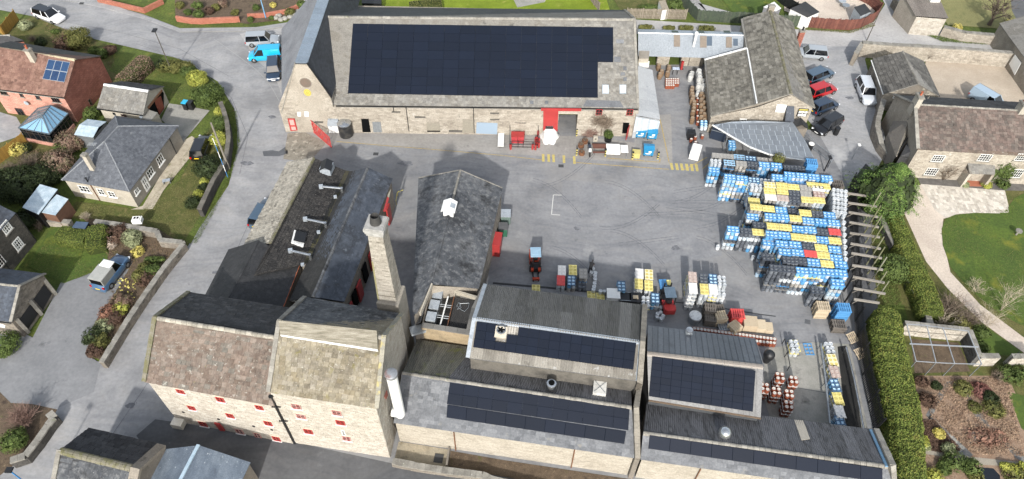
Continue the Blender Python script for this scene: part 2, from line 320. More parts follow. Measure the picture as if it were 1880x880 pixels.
def tiles(poly,name,mat,parent,tw=.35,th=.25,thick=.03,indiv=0,jit=.15,gap=.008,wall=False,lift=.0,skip=None):
 poly = [V(p) for p in poly]; n,u,v = frame2(poly); o = poly[0]
 pa = [((p-o).dot(u),(p-o).dot(v)) for p in poly]
 bmin = min(b for a,b in pa); bmax = max(b for a,b in pa); k = len(pa)
 def iv(b):
  b = min(max(b,bmin+1e-4),bmax-1e-4); xs = []
  for i in range(k):
   (a0,b0),(a1,b1) = pa[i],pa[(i+1) % k]
   if (b0 <= b < b1) or (b1 <= b < b0): xs.append(a0+(a1-a0)*(b-b0)/(b1-b0))
  return (min(xs),max(xs)) if len(xs) > 1 else None
 rows = max(1,round((bmax-bmin)/th)); h = (bmax-bmin)/rows; lst = []
 for j in range(rows):
  b0 = bmin+j*h; b1 = b0+h; i0 = iv(b0); i1 = iv(b1)
  if not i0 or not i1: continue
  x = min(i0[0],i1[0])-random.random()*tw*.9; xe = max(i0[1],i1[1])
  while x < xe:
   w_ = tw*(1+random.uniform(-jit,jit)); l,r = x+gap/2,x+w_-gap/2; x += w_
   q = [(min(max(l,i0[0]),i0[1]),b0+gap*(wall)),(min(max(r,i0[0]),i0[1]),b0+gap*wall),(min(max(r,i1[0]),i1[1]),b1),(min(max(l,i1[0]),i1[1]),b1)]
   if q[1][0]-q[0][0] < .02 and q[2][0]-q[3][0] < .02: continue
   full = q[1][0]-q[0][0] > w_*.85 and q[2][0]-q[3][0] > w_*.85
   if skip and skip((q[0][0]+q[1][0])/2,(b0+b1)/2): continue
   lst.append((q,full))
 P3 = lambda a,b,z_: o+u*a+v*b+n*(z_+lift)
 if indiv:
  order = sorted([i for i in range(len(lst)) if lst[i][1]],key=lambda i: (P3(*lst[i][0][0],0)-CAM).length)
  pick = set(order[:indiv]); me = unit_tile(name,mat); po = org(parent)
  for i in order[:indiv]:
   q = lst[i][0]; wd = (q[1][0]-q[0][0]+q[2][0]-q[3][0])/2; ca = sum(p[0] for p in q)/4; cb = (q[0][1]+q[2][1])/2
   ob = bpy.data.objects.new(name,me); COL.objects.link(ob); ob.parent = parent
   tz = thick*random.uniform(.6,1.3); c = P3(ca,cb,0)-po
   ob.matrix_local = Matrix(((u.x*wd,v.x*h,n.x*tz,c.x),(u.y*wd,v.y*h,n.y*tz,c.y),(u.z*wd,v.z*h,n.z*tz,c.z),(0,0,0,1)))
  lst = [lst[i] for i in range(len(lst)) if i not in pick]
 m = MB()
 for q,full in lst:
  t0 = thick*random.uniform(.55,1.3); t1 = t0*random.uniform(.8,1) if wall else .012
  sk = random.uniform(-.2,.2)*t0
  lo = [P3(a,b,0) for a,b in q]; hi = [P3(*q[0],t0+sk),P3(*q[1],t0-sk),P3(*q[2],t1),P3(*q[3],t1)]
  m.add(lo+hi,[(4,5,6,7),(0,1,5,4),(1,2,6,5),(3,0,4,7)]+([(2,3,7,6)] if wall else []))
 return m.build(name if not indiv else name,mat,parent,kind='stuff')
def sheets(q,name,mat,parent,sw=1.0,pitch=.2,amp=.035,lap=1,joined=False):
 """corrugated or seamed sheets; q = eave left, eave right, ridge right, ridge left"""
 el,er,rr,rl = [V(p) for p in q]; n = (er-el).cross(rl-el).normalized()
 if n.z < 0: n = -n
 L = ((er-el).length+(rr-rl).length)/2; ns = max(1,round(L/sw)); npc = max(2,round(L/ns/pitch)); big = MB()
 for row in range(lap):
  v0,v1 = row/lap,(row+1)/lap
  for i in range(ns):
   m = MB(); pts0 = []; pts1 = []; k = npc*2; rv = random.random(); dz = random.uniform(0,.008)+row*.006
   for j in range(k+1):
    s_ = (i+j/k)/ns; a = el.lerp(er,s_); b = rl.lerp(rr,s_); h_ = n*(amp*(j % 2)+dz)
    pts0.append(a.lerp(b,v0)+h_); pts1.append(a.lerp(b,v1)+h_)
   m.add(pts0+pts1,[(j,j+1,k+2+j,k+1+j) for j in range(k)],rv)
   if joined: big.add(m.v,m.f,rv)
   else: m.build(name,mat,parent)
 if joined: big.build(name,mat,parent,kind='stuff')
def seams(q,name,mat,parent,sw=.45,rib=.05):
 el,er,rr,rl = [V(p) for p in q]; n = (er-el).cross(rl-el).normalized()
 if n.z < 0: n = -n
 L = ((er-el).length+(rr-rl).length)/2; ns = max(1,round(L/sw))
 for i in range(ns):
  m = MB(); rv = random.random(); s0,s1 = i/ns,(i+1)/ns; sm = s0+(s1-s0)*.1
  A,B = el.lerp(er,s0),rl.lerp(rr,s0); C_,D_ = el.lerp(er,sm),rl.lerp(rr,sm); E_,F_ = el.lerp(er,s1),rl.lerp(rr,s1)
  h_ = n*rib; m.add([A,B,A+h_,B+h_,C_+h_,D_+h_,C_,D_,E_,F_],[(0,2,3,1),(2,4,5,3),(4,6,7,5),(6,8,9,7)],rv)
  m.build(name,mat,parent)
def ridge(a,b,mat,parent,w_=.2,seg=.45,name='ridge_tiles',h=.1,flat=False):
 a,b = V(a),V(b); d = b-a; L = d.length; d.normalize(); s_ = d.cross(V((0,0,1))).normalized(); up = s_.cross(d)
 m = MB(); k = max(1,round(L/seg))
 for i in range(k):
  p = a+d*(L*i/k+.01); q = a+d*(L*(i+1)/k-.01); hh = h*random.uniform(.85,1.15); sh = s_*random.uniform(-.01,.01)
  vs = []
  for e in (p,q): vs += [e-s_*w_+sh-up*.09,e-s_*w_*.55+sh+up*hh*.7,e+sh+up*hh,e+s_*w_*.55+sh+up*hh*.7,e+s_*w_+sh-up*.09]
  m.add(vs,[(j,j+1,j+6,j+5) for j in range(4)]+[(0,1,2,3,4),(9,8,7,6,5)])
 return m.build(name,mat,parent,kind='stuff')
def copings(pts,mat,parent,w_=.3,h=.12,seg=.6,name='coping_stones',rise=.0):
 m = MB()
 for a,b in zip(pts[:-1],pts[1:]):
  a,b = V(a),V(b); d = b-a; k = max(1,round(d.length/seg))
  for i in range(k):
   m.bar(a+d*((i+.01)/k)+V((0,0,rise)),a+d*((i+.99)/k)+V((0,0,rise)),w_*random.uniform(.92,1.06),h*random.uniform(.85,1.2))
 return m.build(name,mat,parent,kind='stuff')
def wallmesh(pts_top,parent,mat,name='wall',z0=-.3,caps=True):
 """closed outer wall: pts_top in plan order with their own heights"""
 m = MB(); n = len(pts_top)
 lo = [V((p.x,p.y,z0)) for p in pts_top]
 m.add(lo+list(pts_top),[(i,(i+1) % n,n+(i+1) % n,n+i) for i in range(n)])
 return m.build(name,mat,parent)
def win(parent,pl,c,w_,h_,fm,nx=2,ny=2,sill=None,name='window',glass=None,fw=.05,lintel=None,bars=True,off=.035,rot=None):
 """window of size w_,h_ centred at photo pixel c on plane pl"""
 p0,n = pl; n = n if n.dot(CAM-p0) > 0 else -n
 ctr = on(c,pl)+n*off; u = V((0,0,1)).cross(n).normalized(); v = n.cross(u).normalized()
 f = MB(); X = lambda a,b,z_=0: ctr+u*a+v*b+n*z_
 def bar(a0,b0,a1,b1,wd,dp): f.box(X((a0+a1)/2,(b0+b1)/2,dp/2),(abs(a1-a0)+wd*(a0 == a1),abs(b1-b0)+wd*(b0 == b1),dp),ax=(u,v,n))
 hw,hh = w_/2,h_/2
 bar(-hw,-hh+fw/2,hw,-hh+fw/2,fw,.05); bar(-hw,hh-fw/2,hw,hh-fw/2,fw,.05)
 bar(-hw+fw/2,-hh+fw,-hw+fw/2,hh-fw,fw,.05); bar(hw-fw/2,-hh+fw,hw-fw/2,hh-fw,fw,.05)
 if bars:
  for i in range(1,nx): x = -hw+w_*i/nx; bar(x,-hh+fw,x,hh-fw,fw*.7,.044)
  for j in range(1,ny): y = -hh+h_*j/ny; bar(-hw+fw,y,hw-fw,y,fw*.6,.038)
 fo = f.build(name,fm,parent)
 g = MB(); g.box(X(0,0,.004),(w_-fw,h_-fw,.016),ax=(u,v,n)); g.build('pane',glass or GLASS,fo)
 if sill is not None:
  s_ = MB(); s_.box(X(0,-hh-.05,.03),(w_+.2,.1,.14),ax=(u,v,n)); s_.build('sill',sill,fo)
 if lintel is not None:
  s_ = MB(); s_.box(X(0,hh+.09,-.01),(w_+.3,.17,.07),ax=(u,v,n)); s_.build('lintel',lintel,fo)
 return fo
def dim4(pl,q):
 a,b,c,d = [on(p,pl) for p in q]; return ((b-a).length+(c-d).length)/2,((d-a).length+(c-b).length)/2
def plate(parent,pl,q,mat,name,th=.03,off=.01):
 """thin panel whose corners are photo pixels q on plane pl"""
 p0,n = pl; n = n if n.dot(CAM-p0) > 0 else -n
 pts = [on(p,pl)+n*(off+th) for p in q]; m = MB(); k = len(pts)
 lo = [p-n*th for p in pts]
 m.add(lo+pts,[tuple(range(k,2*k)),tuple(range(k))[::-1]]+[(i,(i+1) % k,k+(i+1) % k,k+i) for i in range(k)])
 return m.build(name,mat,parent)
def solar(q,pl,nx,ny,parent,mat=None,fr=None,skip=(),h=.1,name='solar_panel',gapf=.003,off=0):
 """panel array, q = photo pixels of top-left, top-right, bottom-right, bottom-left on roof plane pl"""
 p0,n = pl; n = n if n.z > 0 else -n; a,b,c,d = [on(p,pl)+n*(h+off) for p in q]
 if fr is None and not skip: m = MB(); m.slab([d-n*.045,c-n*.045,b-n*.045,a-n*.045],.03); m.build('dark_underlay',SOLARF,parent)  # dark slab added under the array, painting the panel gaps as shade
 for i in range(nx):
  for j in range(ny):
   if (i,j) in skip: continue
   s0,s1 = (i+gapf)/nx,(i+1-gapf)/nx; t0,t1 = (j+gapf)/ny,(j+1-gapf)/ny
   X = lambda s_,t_: a.lerp(b,s_).lerp(d.lerp(c,s_),t_)
   pts = [X(s0,t1),X(s1,t1),X(s1,t0),X(s0,t0)]; m = MB(); m.slab(pts,.04,m=1)
   ctr = sum(pts,V((0,0,0)))/4; e = .04 if fr else .012
   inn = [p+(ctr-p).normalized()*e*1.4+n*.004 for p in pts]; m.poly(inn if (inn[1]-inn[0]).cross(inn[2]-inn[0]).z > 0 else inn[::-1],m=0)
   m.build(name,[mat or SOLAR,fr or SOLARF],parent)
def chimney(parent_or_none,base,w_,d_,z0,z1,rz,mat,pots=1,label=None,cat='chimney',potcol=None,group=None,name='chimney'):
 potcol = potcol or M('terracotta_pot',['#8a4a32','#9c5940'],scale=3,rough=.8)
 if parent_or_none is None: root = thing(name,label,cat,V((base.x,base.y,z0)),0,group); par = root
 m = MB(); c = V((base.x,base.y,(z0+z1)/2)); m.box(c,(w_,d_,z1-z0),rz)
 if parent_or_none is None: m.build('stack',mat,root)
 else: par = m.build(name,mat,parent_or_none)
 k = MB(); k.box((base.x,base.y,z1+.05),(w_+.16,d_+.16,.12),rz); k.box((base.x,base.y,z1+.14),(w_+.04,d_+.04,.08),rz); k.build('chimney_cap',COPE,par)
 for i in range(pots):
  dx = (i-(pots-1)/2)*w_/max(pots,1); p = MB(); x,y = base.x+dx*math.cos(rz),base.y+dx*math.sin(rz)
  p.lathe([(.13,z1+.15),(.11,z1+.55),(.14,z1+.56),(.14,z1+.62),(.1,z1+.62),(.09,z1+.4)],(x,y,0),10); p.build('chimney_pot',potcol,par,smooth=True)
 return par
def ctr(*pts): return sum((V(p) for p in pts),V((0,0,0)))/len(pts)
def inset(FL,FR,BR,BL,e):
 u = (FR-FL).normalized(); v = (BL-FL).normalized(); dz = V((0,0,-.12))
 return [FL+u*e+v*e+dz,FR-u*e+v*e+dz,BR-u*e-v*e+dz,BL+u*e-v*e+dz]
# ---------------------------------------------------------------- ground
GRASS = M('short_grass',['#38451a','#434f1f','#4d5825','#57602c'],scale=.35,rough=.95,bump=.6,bscale=30,fine=.45,spots=[('#6a6636',.5,.58,.2)])
LAWN = M('mown_lawn',['#37481a','#3f501e','#4a5a22'],scale=.3,rough=.95,bump=.5,bscale=40,fine=.3,spots=[('#6e6d2c',.35,.56,.2),('#31401a',1.6,.62,.1)])
ROUGHG = M('rough_winter_grass',['#4b4a26','#565430','#43481f','#6a6240'],scale=.6,rough=.95,bump=.8,bscale=20,fine=.5,spots=[('#77694c',.8,.6,.14),('#3a451b',.5,.58,.12)])
SOIL = M('garden_soil',['#463a2d','#524536','#5d4f3f','#3c3127'],scale=1.2,rough=.95,bump=1,bscale=16,fine=.5,spots=[('#7b6c54',3,.62,.1),('#4a4a26',1,.62,.1)])
def asph(name,cols,sp=()): return M(name,cols,scale=.22,rough=.88,bump=.25,bscale=45,fine=.14,detail=9,spots=sp)
ROAD = asph('worn_road_asphalt',['#68696c','#737477','#7c7d7f','#858585'],[('#66676a',.09,.56,.12),('#606164',1.4,.68,.05)])
YARD = asph('worn_yard_asphalt',['#595b5f','#64666a','#6d6f72','#757575'],[('#76726a',.1,.5,.25),('#55575b',.25,.6,.2),('#48494c',.9,.72,.05)])
PARKM = asph('pale_car_park',['#76787b','#828486','#8c8d8f'],[('#97958f',.2,.56,.15),('#6a6c70',.5,.62,.1)])
TRACK = asph('dusty_track',['#86827b','#918d86','#9b978f'],[('#a29a8b',.3,.58,.15),('#77746e',.6,.62,.1)])
DARKA = asph('dark_lane_asphalt',['#3e4044','#47494d','#505256'],[('#5d5e60',.4,.62,.1)])
DRIVE = asph('grey_driveway',['#595c60','#63666a','#6e7073'],[('#77787a',.25,.58,.14),('#4e5054',.5,.62,.1)])
PAVE = asph('pavement_asphalt',['#727375','#7c7c7d','#868583'],[('#8f8b82',.5,.6,.14)])
CONCY = M('worn_concrete_slab',['#77766f','#84837c','#8e8c85','#6d6c67'],scale=.5,rough=.9,bump=.3,fine=.15,detail=9,spots=[('#55544f',.55,.6,.1),('#9a978d',1.5,.64,.1)])
GRAVEL = M('beige_gravel',['#94877a','#9c9082','#a69a8b'],scale=.4,rough=.95,bump=.8,bscale=60,fine=.2,spots=[('#877b6e',.3,.6,.15)])
GRAVT = M('tan_gravel_court',['#96846a','#9e8c72','#a8967c'],scale=.4,rough=.95,bump=.6,bscale=60,fine=.15,spots=[('#8a7a62',.35,.6,.15)])
STRAW = M('winter_bed_mulch',['#6b5545','#7d6653','#8a7562','#5d4a3c'],scale=2.2,rough=.95,bump=1,bscale=14,fine=.5,spots=[('#a08e76',6,.6,.08),('#4a4724',1.4,.66,.1)])
YLINE = M('worn_yellow_line',['#a88f3c','#b59b44','#97804a'],scale=3,rough=.85,bump=.1,spots=[('#757575',5,.56,.1)])
YBLK = M('worn_yellow_block',['#b9a436','#c4b040','#a89540'],scale=3,rough=.85,bump=.1,spots=[('#77766f',5,.6,.1)])
WLINE = M('worn_white_line',['#b0afab','#c0bfba'],scale=3,rough=.85,bump=.1,spots=[('#858585',6,.6,.1)])
TARP = M('tar_repair',['#46484b','#4f5154','#585a5c'],scale=.8,rough=.85,bump=.3,fine=.15)
_lv = [0]
def sheet(name,pts,mat,z_,kind='structure',thick=None):
 m = MB(); q = [P(p,z_) if not isinstance(p,Vector) else V((p.x,p.y,z_)) for p in pts]
 a = sum(q[i].x*q[(i+1) % len(q)].y-q[(i+1) % len(q)].x*q[i].y for i in range(len(q)))
 if a < 0: q = q[::-1]
 if thick: m.prism([(p.x,p.y) for p in q],z_-thick,z_)
 else: m.poly(q)
 o = m.build(name,mat,None,kind=kind); return o
def line(name,pts,w_,mat,z_):
 q = [P(p,z_) for p in pts]; m = MB()
 for a,b in zip(q[:-1],q[1:]):
  d = (b-a).normalized(); s_ = V((-d.y,d.x,0))*w_/2; a2,b2 = a-d*w_*.0,b+d*w_*.0
  m.add([a2-s_,b2-s_,b2+s_,a2+s_],[(0,1,2,3)])
 return m.build(name,mat,None,kind='structure')
m = MB(); m.poly([V((-900,-300,-.06)),V((900,-300,-.06)),V((900,1500,-.06)),V((-900,1500,-.06))]); m.build('ground',GRASS,None,kind='structure')
sheet('road',[(-260,-30),(60,-34),(130,-10),(184,5),(262,26),(330,52),(470,50),(548,38),(575,-40),(640,-60),(660,120),(620,420),(560,900),(260,1040),(-150,1040),(-130,700),(-40,600),(0,720),(110,650),(186,665),(250,580),(345,450),(420,340),(436,270),(430,200),(400,150),(330,108),(200,78),(120,60),(60,30),(-200,-20)],ROAD,0)
sheet('yard',[(522,236),(560,215),(700,214),(1165,210),(1172,120),(1300,118),(1310,230),(1520,240),(1556,320),(1620,640),(1680,960),(900,960),(720,860),(500,800),(330,700),(470,420),(575,290),(540,262)],YARD,.004)
sheet('car_park',[(1440,56),(1600,70),(1588,110),(1625,250),(1620,292),(1600,330),(1560,345),(1500,240),(1440,170)],PARKM,.008)
sheet('track',[(1165,36),(1300,44),(1460,54),(1560,58),(1605,40),(1625,8),(1590,-60),(1640,-70),(1680,10),(1720,52),(1800,72),(1960,86),(1960,100),(1700,82),(1590,86),(1470,84),(1420,78),(1165,62)],TRACK,.012)
sheet('lane',[(1566,330),(1590,300),(1606,318),(1600,440),(1615,600),(1640,800),(1668,960),(1628,960),(1600,700),(1560,350)],DARKA,.008)
sheet('street',[(285,770),(330,776),(560,816),(725,852),(980,880),(1300,930),(1300,1010),(700,990),(460,905),(280,840),(250,800)],DARKA,.006)  # dark asphalt here paints in the shadow of the lower buildings
sheet('driveway',[(-60,560),(60,620),(112,518),(170,470),(215,452),(245,480),(210,540),(175,590),(158,650),(185,668),(172,720),(100,752),(70,745),(-60,760)],DRIVE,.009)
sheet('concrete_yard',[(1405,640),(1492,628),(1560,632),(1600,820),(1420,790),(1400,720)],CONCY,.009)
sheet('forecourt',[(620,262),(700,266),(1235,304),(1232,210),(1165,212),(1165,262),(1060,250),(560,242),(575,280)],asph('brown_forecourt',['#6f6a61','#7a746a','#847e74'],[('#5f5b54',.5,.6,.12),('#948d80',1.2,.64,.1)]),.008)
sheet('broken_paving',[(528,245),(560,243),(600,262),(575,290),(548,296),(520,292)],M('broken_paving',['#6c665c','#807a6e','#575249'],scale=1.2,rough=.95,bump=1,spots=[('#989184',1.6,.56,.06)]),.012)
sheet('pavement',[(330,52),(470,50),(549,38),(556,44),(470,57),(330,59),(262,34),(180,12),(120,0),(60,-22),(130,-14),(184,1)],PAVE,.06,thick=.1)
sheet('parking_apron',[(440,62),(545,48),(530,175),(522,190),(505,140),(470,110)],asph('apron_asphalt',['#7e7c78','#888682','#918f8a'],[('#6f6e6b',.4,.62,.1)]),.007)
for pts in ([(482,278),(500,276),(526,272),(528,280),(512,286),(484,287)],[(522,262),(530,262),(527,290),(520,292)],[(1012,330),(1150,345),(1330,352),(1330,460),(1010,470)],[(1330,385),(1372,386),(1374,400),(1332,400)],):
 pass
sheet('tar_patch',[(482,278),(500,276),(512,278),(526,268),(529,282),(512,287),(484,287)],TARP,.012)
sheet('tar_patch',[(1478,586),(1488,588),(1488,596),(1477,594)],TARP,.013)
sheet('relaid_asphalt',[(1033,330),(1160,340),(1320,350),(1325,470),(1180,488),(1024,475)],asph('relaid_asphalt',['#616468','#6a6c70','#727477'],[('#7c7b78',.3,.6,.14),('#55575b',.5,.62,.08)]),.008)
TM = M('tyre_mark',['#55565a','#606165'],scale=3,bump=.1,spots=[('#6f7073',2.5,.48,.12)])
for k_ in range(15):
 x0,y0 = random.uniform(930,1300),random.uniform(325,480); a = random.uniform(-.25,.35); q_ = [(x0+i*14*math.cos(a+i*.04*(k_ % 3-1)),y0+i*9*math.sin(a+i*.12*(k_ % 3-1))) for i in range(9)]
 line('tyre_mark',q_,.07,TM,.0135); line('tyre_mark',[(x,y+5) for x,y in q_],.06,TM,.0135)
for q_ in ([(300,720),(345,640),(395,540),(430,470),(470,380)],[(205,800),(260,720),(330,610)],[(440,320),(455,250),(425,180),(360,120),(250,80)],[(120,40),(230,62),(330,90),(420,140)]): line('tar_seam',q_,.05,TM,.0135)
for x,y,r_ in ((745,300,.9),(1060,420,.5),(1240,455,.6),(395,500,.4),(452,300,.8),(500,215,.5),(240,745,.5),(1560,180,.6)):
 c_ = P((x,y)); sheet('oil_stain',[c_+V((r_*math.cos(i*.52)*random.uniform(.6,1.2),r_*.6*math.sin(i*.52)*random.uniform(.6,1.2),0)) for i in range(12)],TM,.0137)
for x,y in ((150,7),(1030,305),(1420,200),(690,283)): c_ = P((x,y)); sheet('drain_grate',[c_+V((a_*.3,b_*.25,0)) for a_,b_ in ((-1,-1),(1,-1),(1,1),(-1,1))],M('dark_cover',['#3a3b3c'],scale=2),.07 if y < 10 else .0139)
line('yellow_line',[(618,260),(700,267),(800,275),(922,285.5),(1000,294.5)],.1,YLINE,.014)
line('yellow_line',[(1055,298.5),(1130,304),(1228,311)],.12,YLINE,.014)
line('yellow_line',[(1208,201),(1213,225),(1221,262),(1228.5,299)],.12,YLINE,.014)
line('yellow_line',[(1115,290.5),(1160,294),(1211,298),(1212,291)],.12,YLINE,.014)
line('yellow_line',[(1256,312),(1298,289)],.12,YLINE,.014); line('yellow_line',[(1290,310),(1302,300)],.12,YLINE,.014)
for x,y in ((997,290),(1007,290.5),(1016,291),(1035,292.5),(1054,294)): line('yellow_block',[(x,y-7),(x+.7,y+7)],.3,YBLK,.016)
for x in (1233,1242.5,1251.5,1261,1270,1279): line('yellow_block',[(x-1,299.5+(x-1233)*.05),(x+1.6,312+(x-1233)*.06)],.32,YBLK,.016)
line('white_line',[(1031,358.5),(1016,358),(1012.5,394),(1028,395)],.09,WLINE,.014)
line('white_line',[(393,72),(412,85),(440,105),(470,128),(490,148),(503,168),(512,185)],.06,M('faint_white_line',['#9a9a98','#8a8a88'],scale=3),.013)
line('kerb_line',[(330,59),(395,58),(470,57),(556,44)],.12,CONC,.064)
line('drain_channel',[(905,520),(1000,528),(1180,545)],.25,M('dark_channel',['#2e2f31','#38393b'],scale=2),.012)
line('drain_channel',[(1180,548),(1300,562),(1400,578),(1424,581)],.12,M('dark_channel',['#2e2f31']),.012)
line('slab_joint',[(1440,708),(1520,722)],.05,TARP,.014)
sheet('lawn',[(50,488),(90,425),(140,400),(200,462),(197,478),(170,500),(118,520),(110,518)],LAWN,.02)
sheet('garden_bed',[(170,500),(200,440),(150,400),(205,405),(290,420),(340,452),(260,560),(186,662),(158,648),(175,590),(212,540),(245,478)],SOIL,.012)
sheet('rough_grass',[(140,370),(260,385),(330,330),(372,255),(395,225),(430,200),(436,240),(420,320),(390,380),(345,452),(285,430),(180,405),(120,400)],ROUGHG,.010)
sheet('rough_grass',[(270,160),(200,130),(215,100),(280,100),(350,115),(400,160),(425,210),(345,195),(305,180)],GRASS,.014)
sheet('gravel_path',[(240,385),(262,378),(330,262),(352,250),(372,262),(340,300),(300,350),(280,384)],M('gravel_path',['#7c7361','#8b8270','#978e7b'],scale=1.5,rough=.95,bump=.7,spots=[('#5f5c36',.9,.6,.12)]),.018)
sheet('concrete_drive',[(296,220),(310,190),(345,195),(385,203),(345,250),(325,272),(320,240)],CONCY,.018)
sheet('patio',[(-20,200),(30,215),(48,246),(0,262),(-40,255)],PAVE,.016)
sheet('back_garden',[(-60,60),(60,30),(130,58),(205,85),(215,150),(140,250),(120,330),(60,350),(-60,330)],ROUGHG,.006)
sheet('front_plot',[(-60,640),(0,720),(20,740),(60,742),(105,752),(60,830),(-10,880),(-60,900)],SOIL,.012)
sheet('verge',[(372,408),(420,330),(436,250),(430,205),(420,205),(425,260),(405,320),(368,395),(340,440),(350,448)],GRASS,.02)
sheet('back_lawn',[(560,-60),(640,-60),(700,15),(1120,20),(1090,-80)],M('bright_lawn',['#5b6a1e','#677525','#72802d'],scale=.5,rough=.95,bump=.4,fine=.3,spots=[('#8b8a4a',.6,.6,.14)]),.016)
sheet('pale_path',[(940,-6),(985,-6),(1010,-14),(1000,4),(950,14)],CONCY,.02)
sheet('back_lawn',[(1140,20),(1250,20),(1230,-60),(1090,-60)],ROUGHG,.014)
sheet('dusty_plot',[(1262,0),(1340,22),(1350,30),(1300,24),(1270,18),(1255,-40),(1330,-60)],TRACK,.018)
sheet('back_lawn',[(1330,-60),(1440,-60),(1430,22),(1385,24),(1345,22),(1310,-20)],LAWN,.016)
sheet('gravel_garden',[(1440,-60),(1590,-60),(1612,12),(1600,30),(1540,44),(1478,34),(1440,20)],GRAVEL,.016)
sheet('orchard_lawn',[(1700,-60),(1960,-60),(1960,60),(1850,54),(1740,46),(1725,20)],M('dry_lawn',['#6d6a35','#787540','#5f6330'],scale=.5,rough=.95,bump=.5,fine=.35,spots=[('#8c8551',.7,.6,.12)]),.014)
sheet('dark_path',[(1848,-60),(1960,-60),(1960,60),(1880,62),(1858,20)],DARKA,.02)
sheet('flower_bed',[(320,-40),(322,30),(440,42),(452,44),(545,34),(562,0),(570,-60)],SOIL,.014)
sheet('side_path',[(548,36),(556,42),(580,0),(592,-40),(570,-40)],TRACK,.02)
sheet('garden_ground',[(1560,330),(1640,240),(1960,290),(1960,960),(1640,960),(1600,620),(1592,440)],ROUGHG,.003)
sheet('gravel_court',[(1700,112),(1880,118),(1960,120),(1960,195),(1728,188),(1690,160)],GRAVT,.012)
sheet('gravel_drive',[(1655,380),(1680,340),(1700,340),(1845,350),(1855,392),(1760,394),(1732,402),(1729,430),(1745,500),(1800,560),(1900,635),(1960,650),(1960,690),(1880,648),(1800,590),(1740,530),(1700,480)],GRAVEL,.014)
stt = sheet('stone_sett_area',[(1690,338),(1845,350),(1854,392),(1762,392),(1735,400),(1716,385)],M('pale_setts',['#8f887c','#9b9488','#a8a195'],scale=1.5,rough=.9,bump=.3),.02)
SETT = M('stone_sett',['#8d867a','#999285','#a59e92','#b1aa9e','#847d72'],tile=True,scale=1,rough=.9,bump=.3,mixn=.2)
tiles([P((1697,340),.022),P((1716,384),.022),P((1762,391),.022),P((1853,391),.022),P((1844,350),.022)],'sett',SETT,stt,.42,.28,.02,indiv=220,gap=.03)
cir = [(1886,352),(1862,365),(1848,385),(1835,392),(1790,391),(1755,394),(1736,402),(1729,420),(1731,450),(1745,490),(1775,525),(1815,560),(1858,588),(1900,608),(1960,620),(1960,340)]
sheet('round_lawn',cir,LAWN,.035,thick=.04)
sheet('lower_lawn',[(1790,615),(1805,596),(1880,650),(1960,665),(1960,720),(1880,655),(1810,650)],LAWN,.02)
sheet('flagstone_path',[(1682,320),(1845,332),(1880,328),(1960,330),(1960,352),(1846,350),(1690,338)],M('dark_flags',['#4d4a47','#5a5753','#67635f'],scale=1.5,rough=.9,bump=.4,brick=None),.018)
sheet('kitchen_garden',[(1680,690),(1850,690),(1960,940),(1700,960)],STRAW,.012)
FLAG = M('slate_flags',['#5e5f5f','#6b6c6b','#767672','#828079'],scale=1.8,rough=.9,bump=.5,spots=[('#4a4136',2.5,.6,.08)])
for pts in ([zY(560,-170),zY(640,-175),zY(480,90),zY(400,240),zY(350,190)],[zY(640,-160),zY(720,-130),zY(960,150),zY(1050,340),zY(980,330),zY(860,170)],[zY(350,190),zY(430,200),zY(560,330),zY(740,500),zY(860,620),zY(760,660),zY(560,440)],[zY(880,290),zY(960,300),zY(880,480),zY(810,500)],[zY(1150,460),zY(1230,480),zY(1408,640),zY(1408,700),zY(1320,650)]):
 sheet('flagstone_path',pts,FLAG,.02)
sheet('paved_path',[zY(840,640),zY(1320,690),zY(1500,690),zY(1500,760),zY(900,720)],M('paved_path',['#7d766a','#8b8477','#6f695e'],scale=1,rough=.9,bump=.5),.024)
sheet('paved_path',[zY(300,560),zY(540,590),zY(760,620),zY(850,640),zY(790,690),zY(540,640),zY(300,600)],M('paved_path',[]) if 0 else M('paved_path',['#7d766a']),.026)
for p_ in (zY(610,440),zY(650,480),zY(730,550)): sheet('pale_flag',[(p_[0]-6,p_[1]-4),(p_[0]+2,p_[1]-8),(p_[0]+8,p_[1]),(p_[0]-2,p_[1]+7)],CONCY,.034)
sheet('pond_water',[zY(900,750),zY(1080,765),zY(1150,840),zY(1150,1000),zY(900,1000),zY(870,830)],G('pond_water','#12161c',.06,.6),.03)
sheet('side_lawn',[zY(1230,-60),zY(1500,0),zY(1500,420),zY(1380,330)],LAWN,.02)
sheet('lane_verge',[(1612,560),(1660,560),(1670,600),(1630,640)],GRASS,.01)
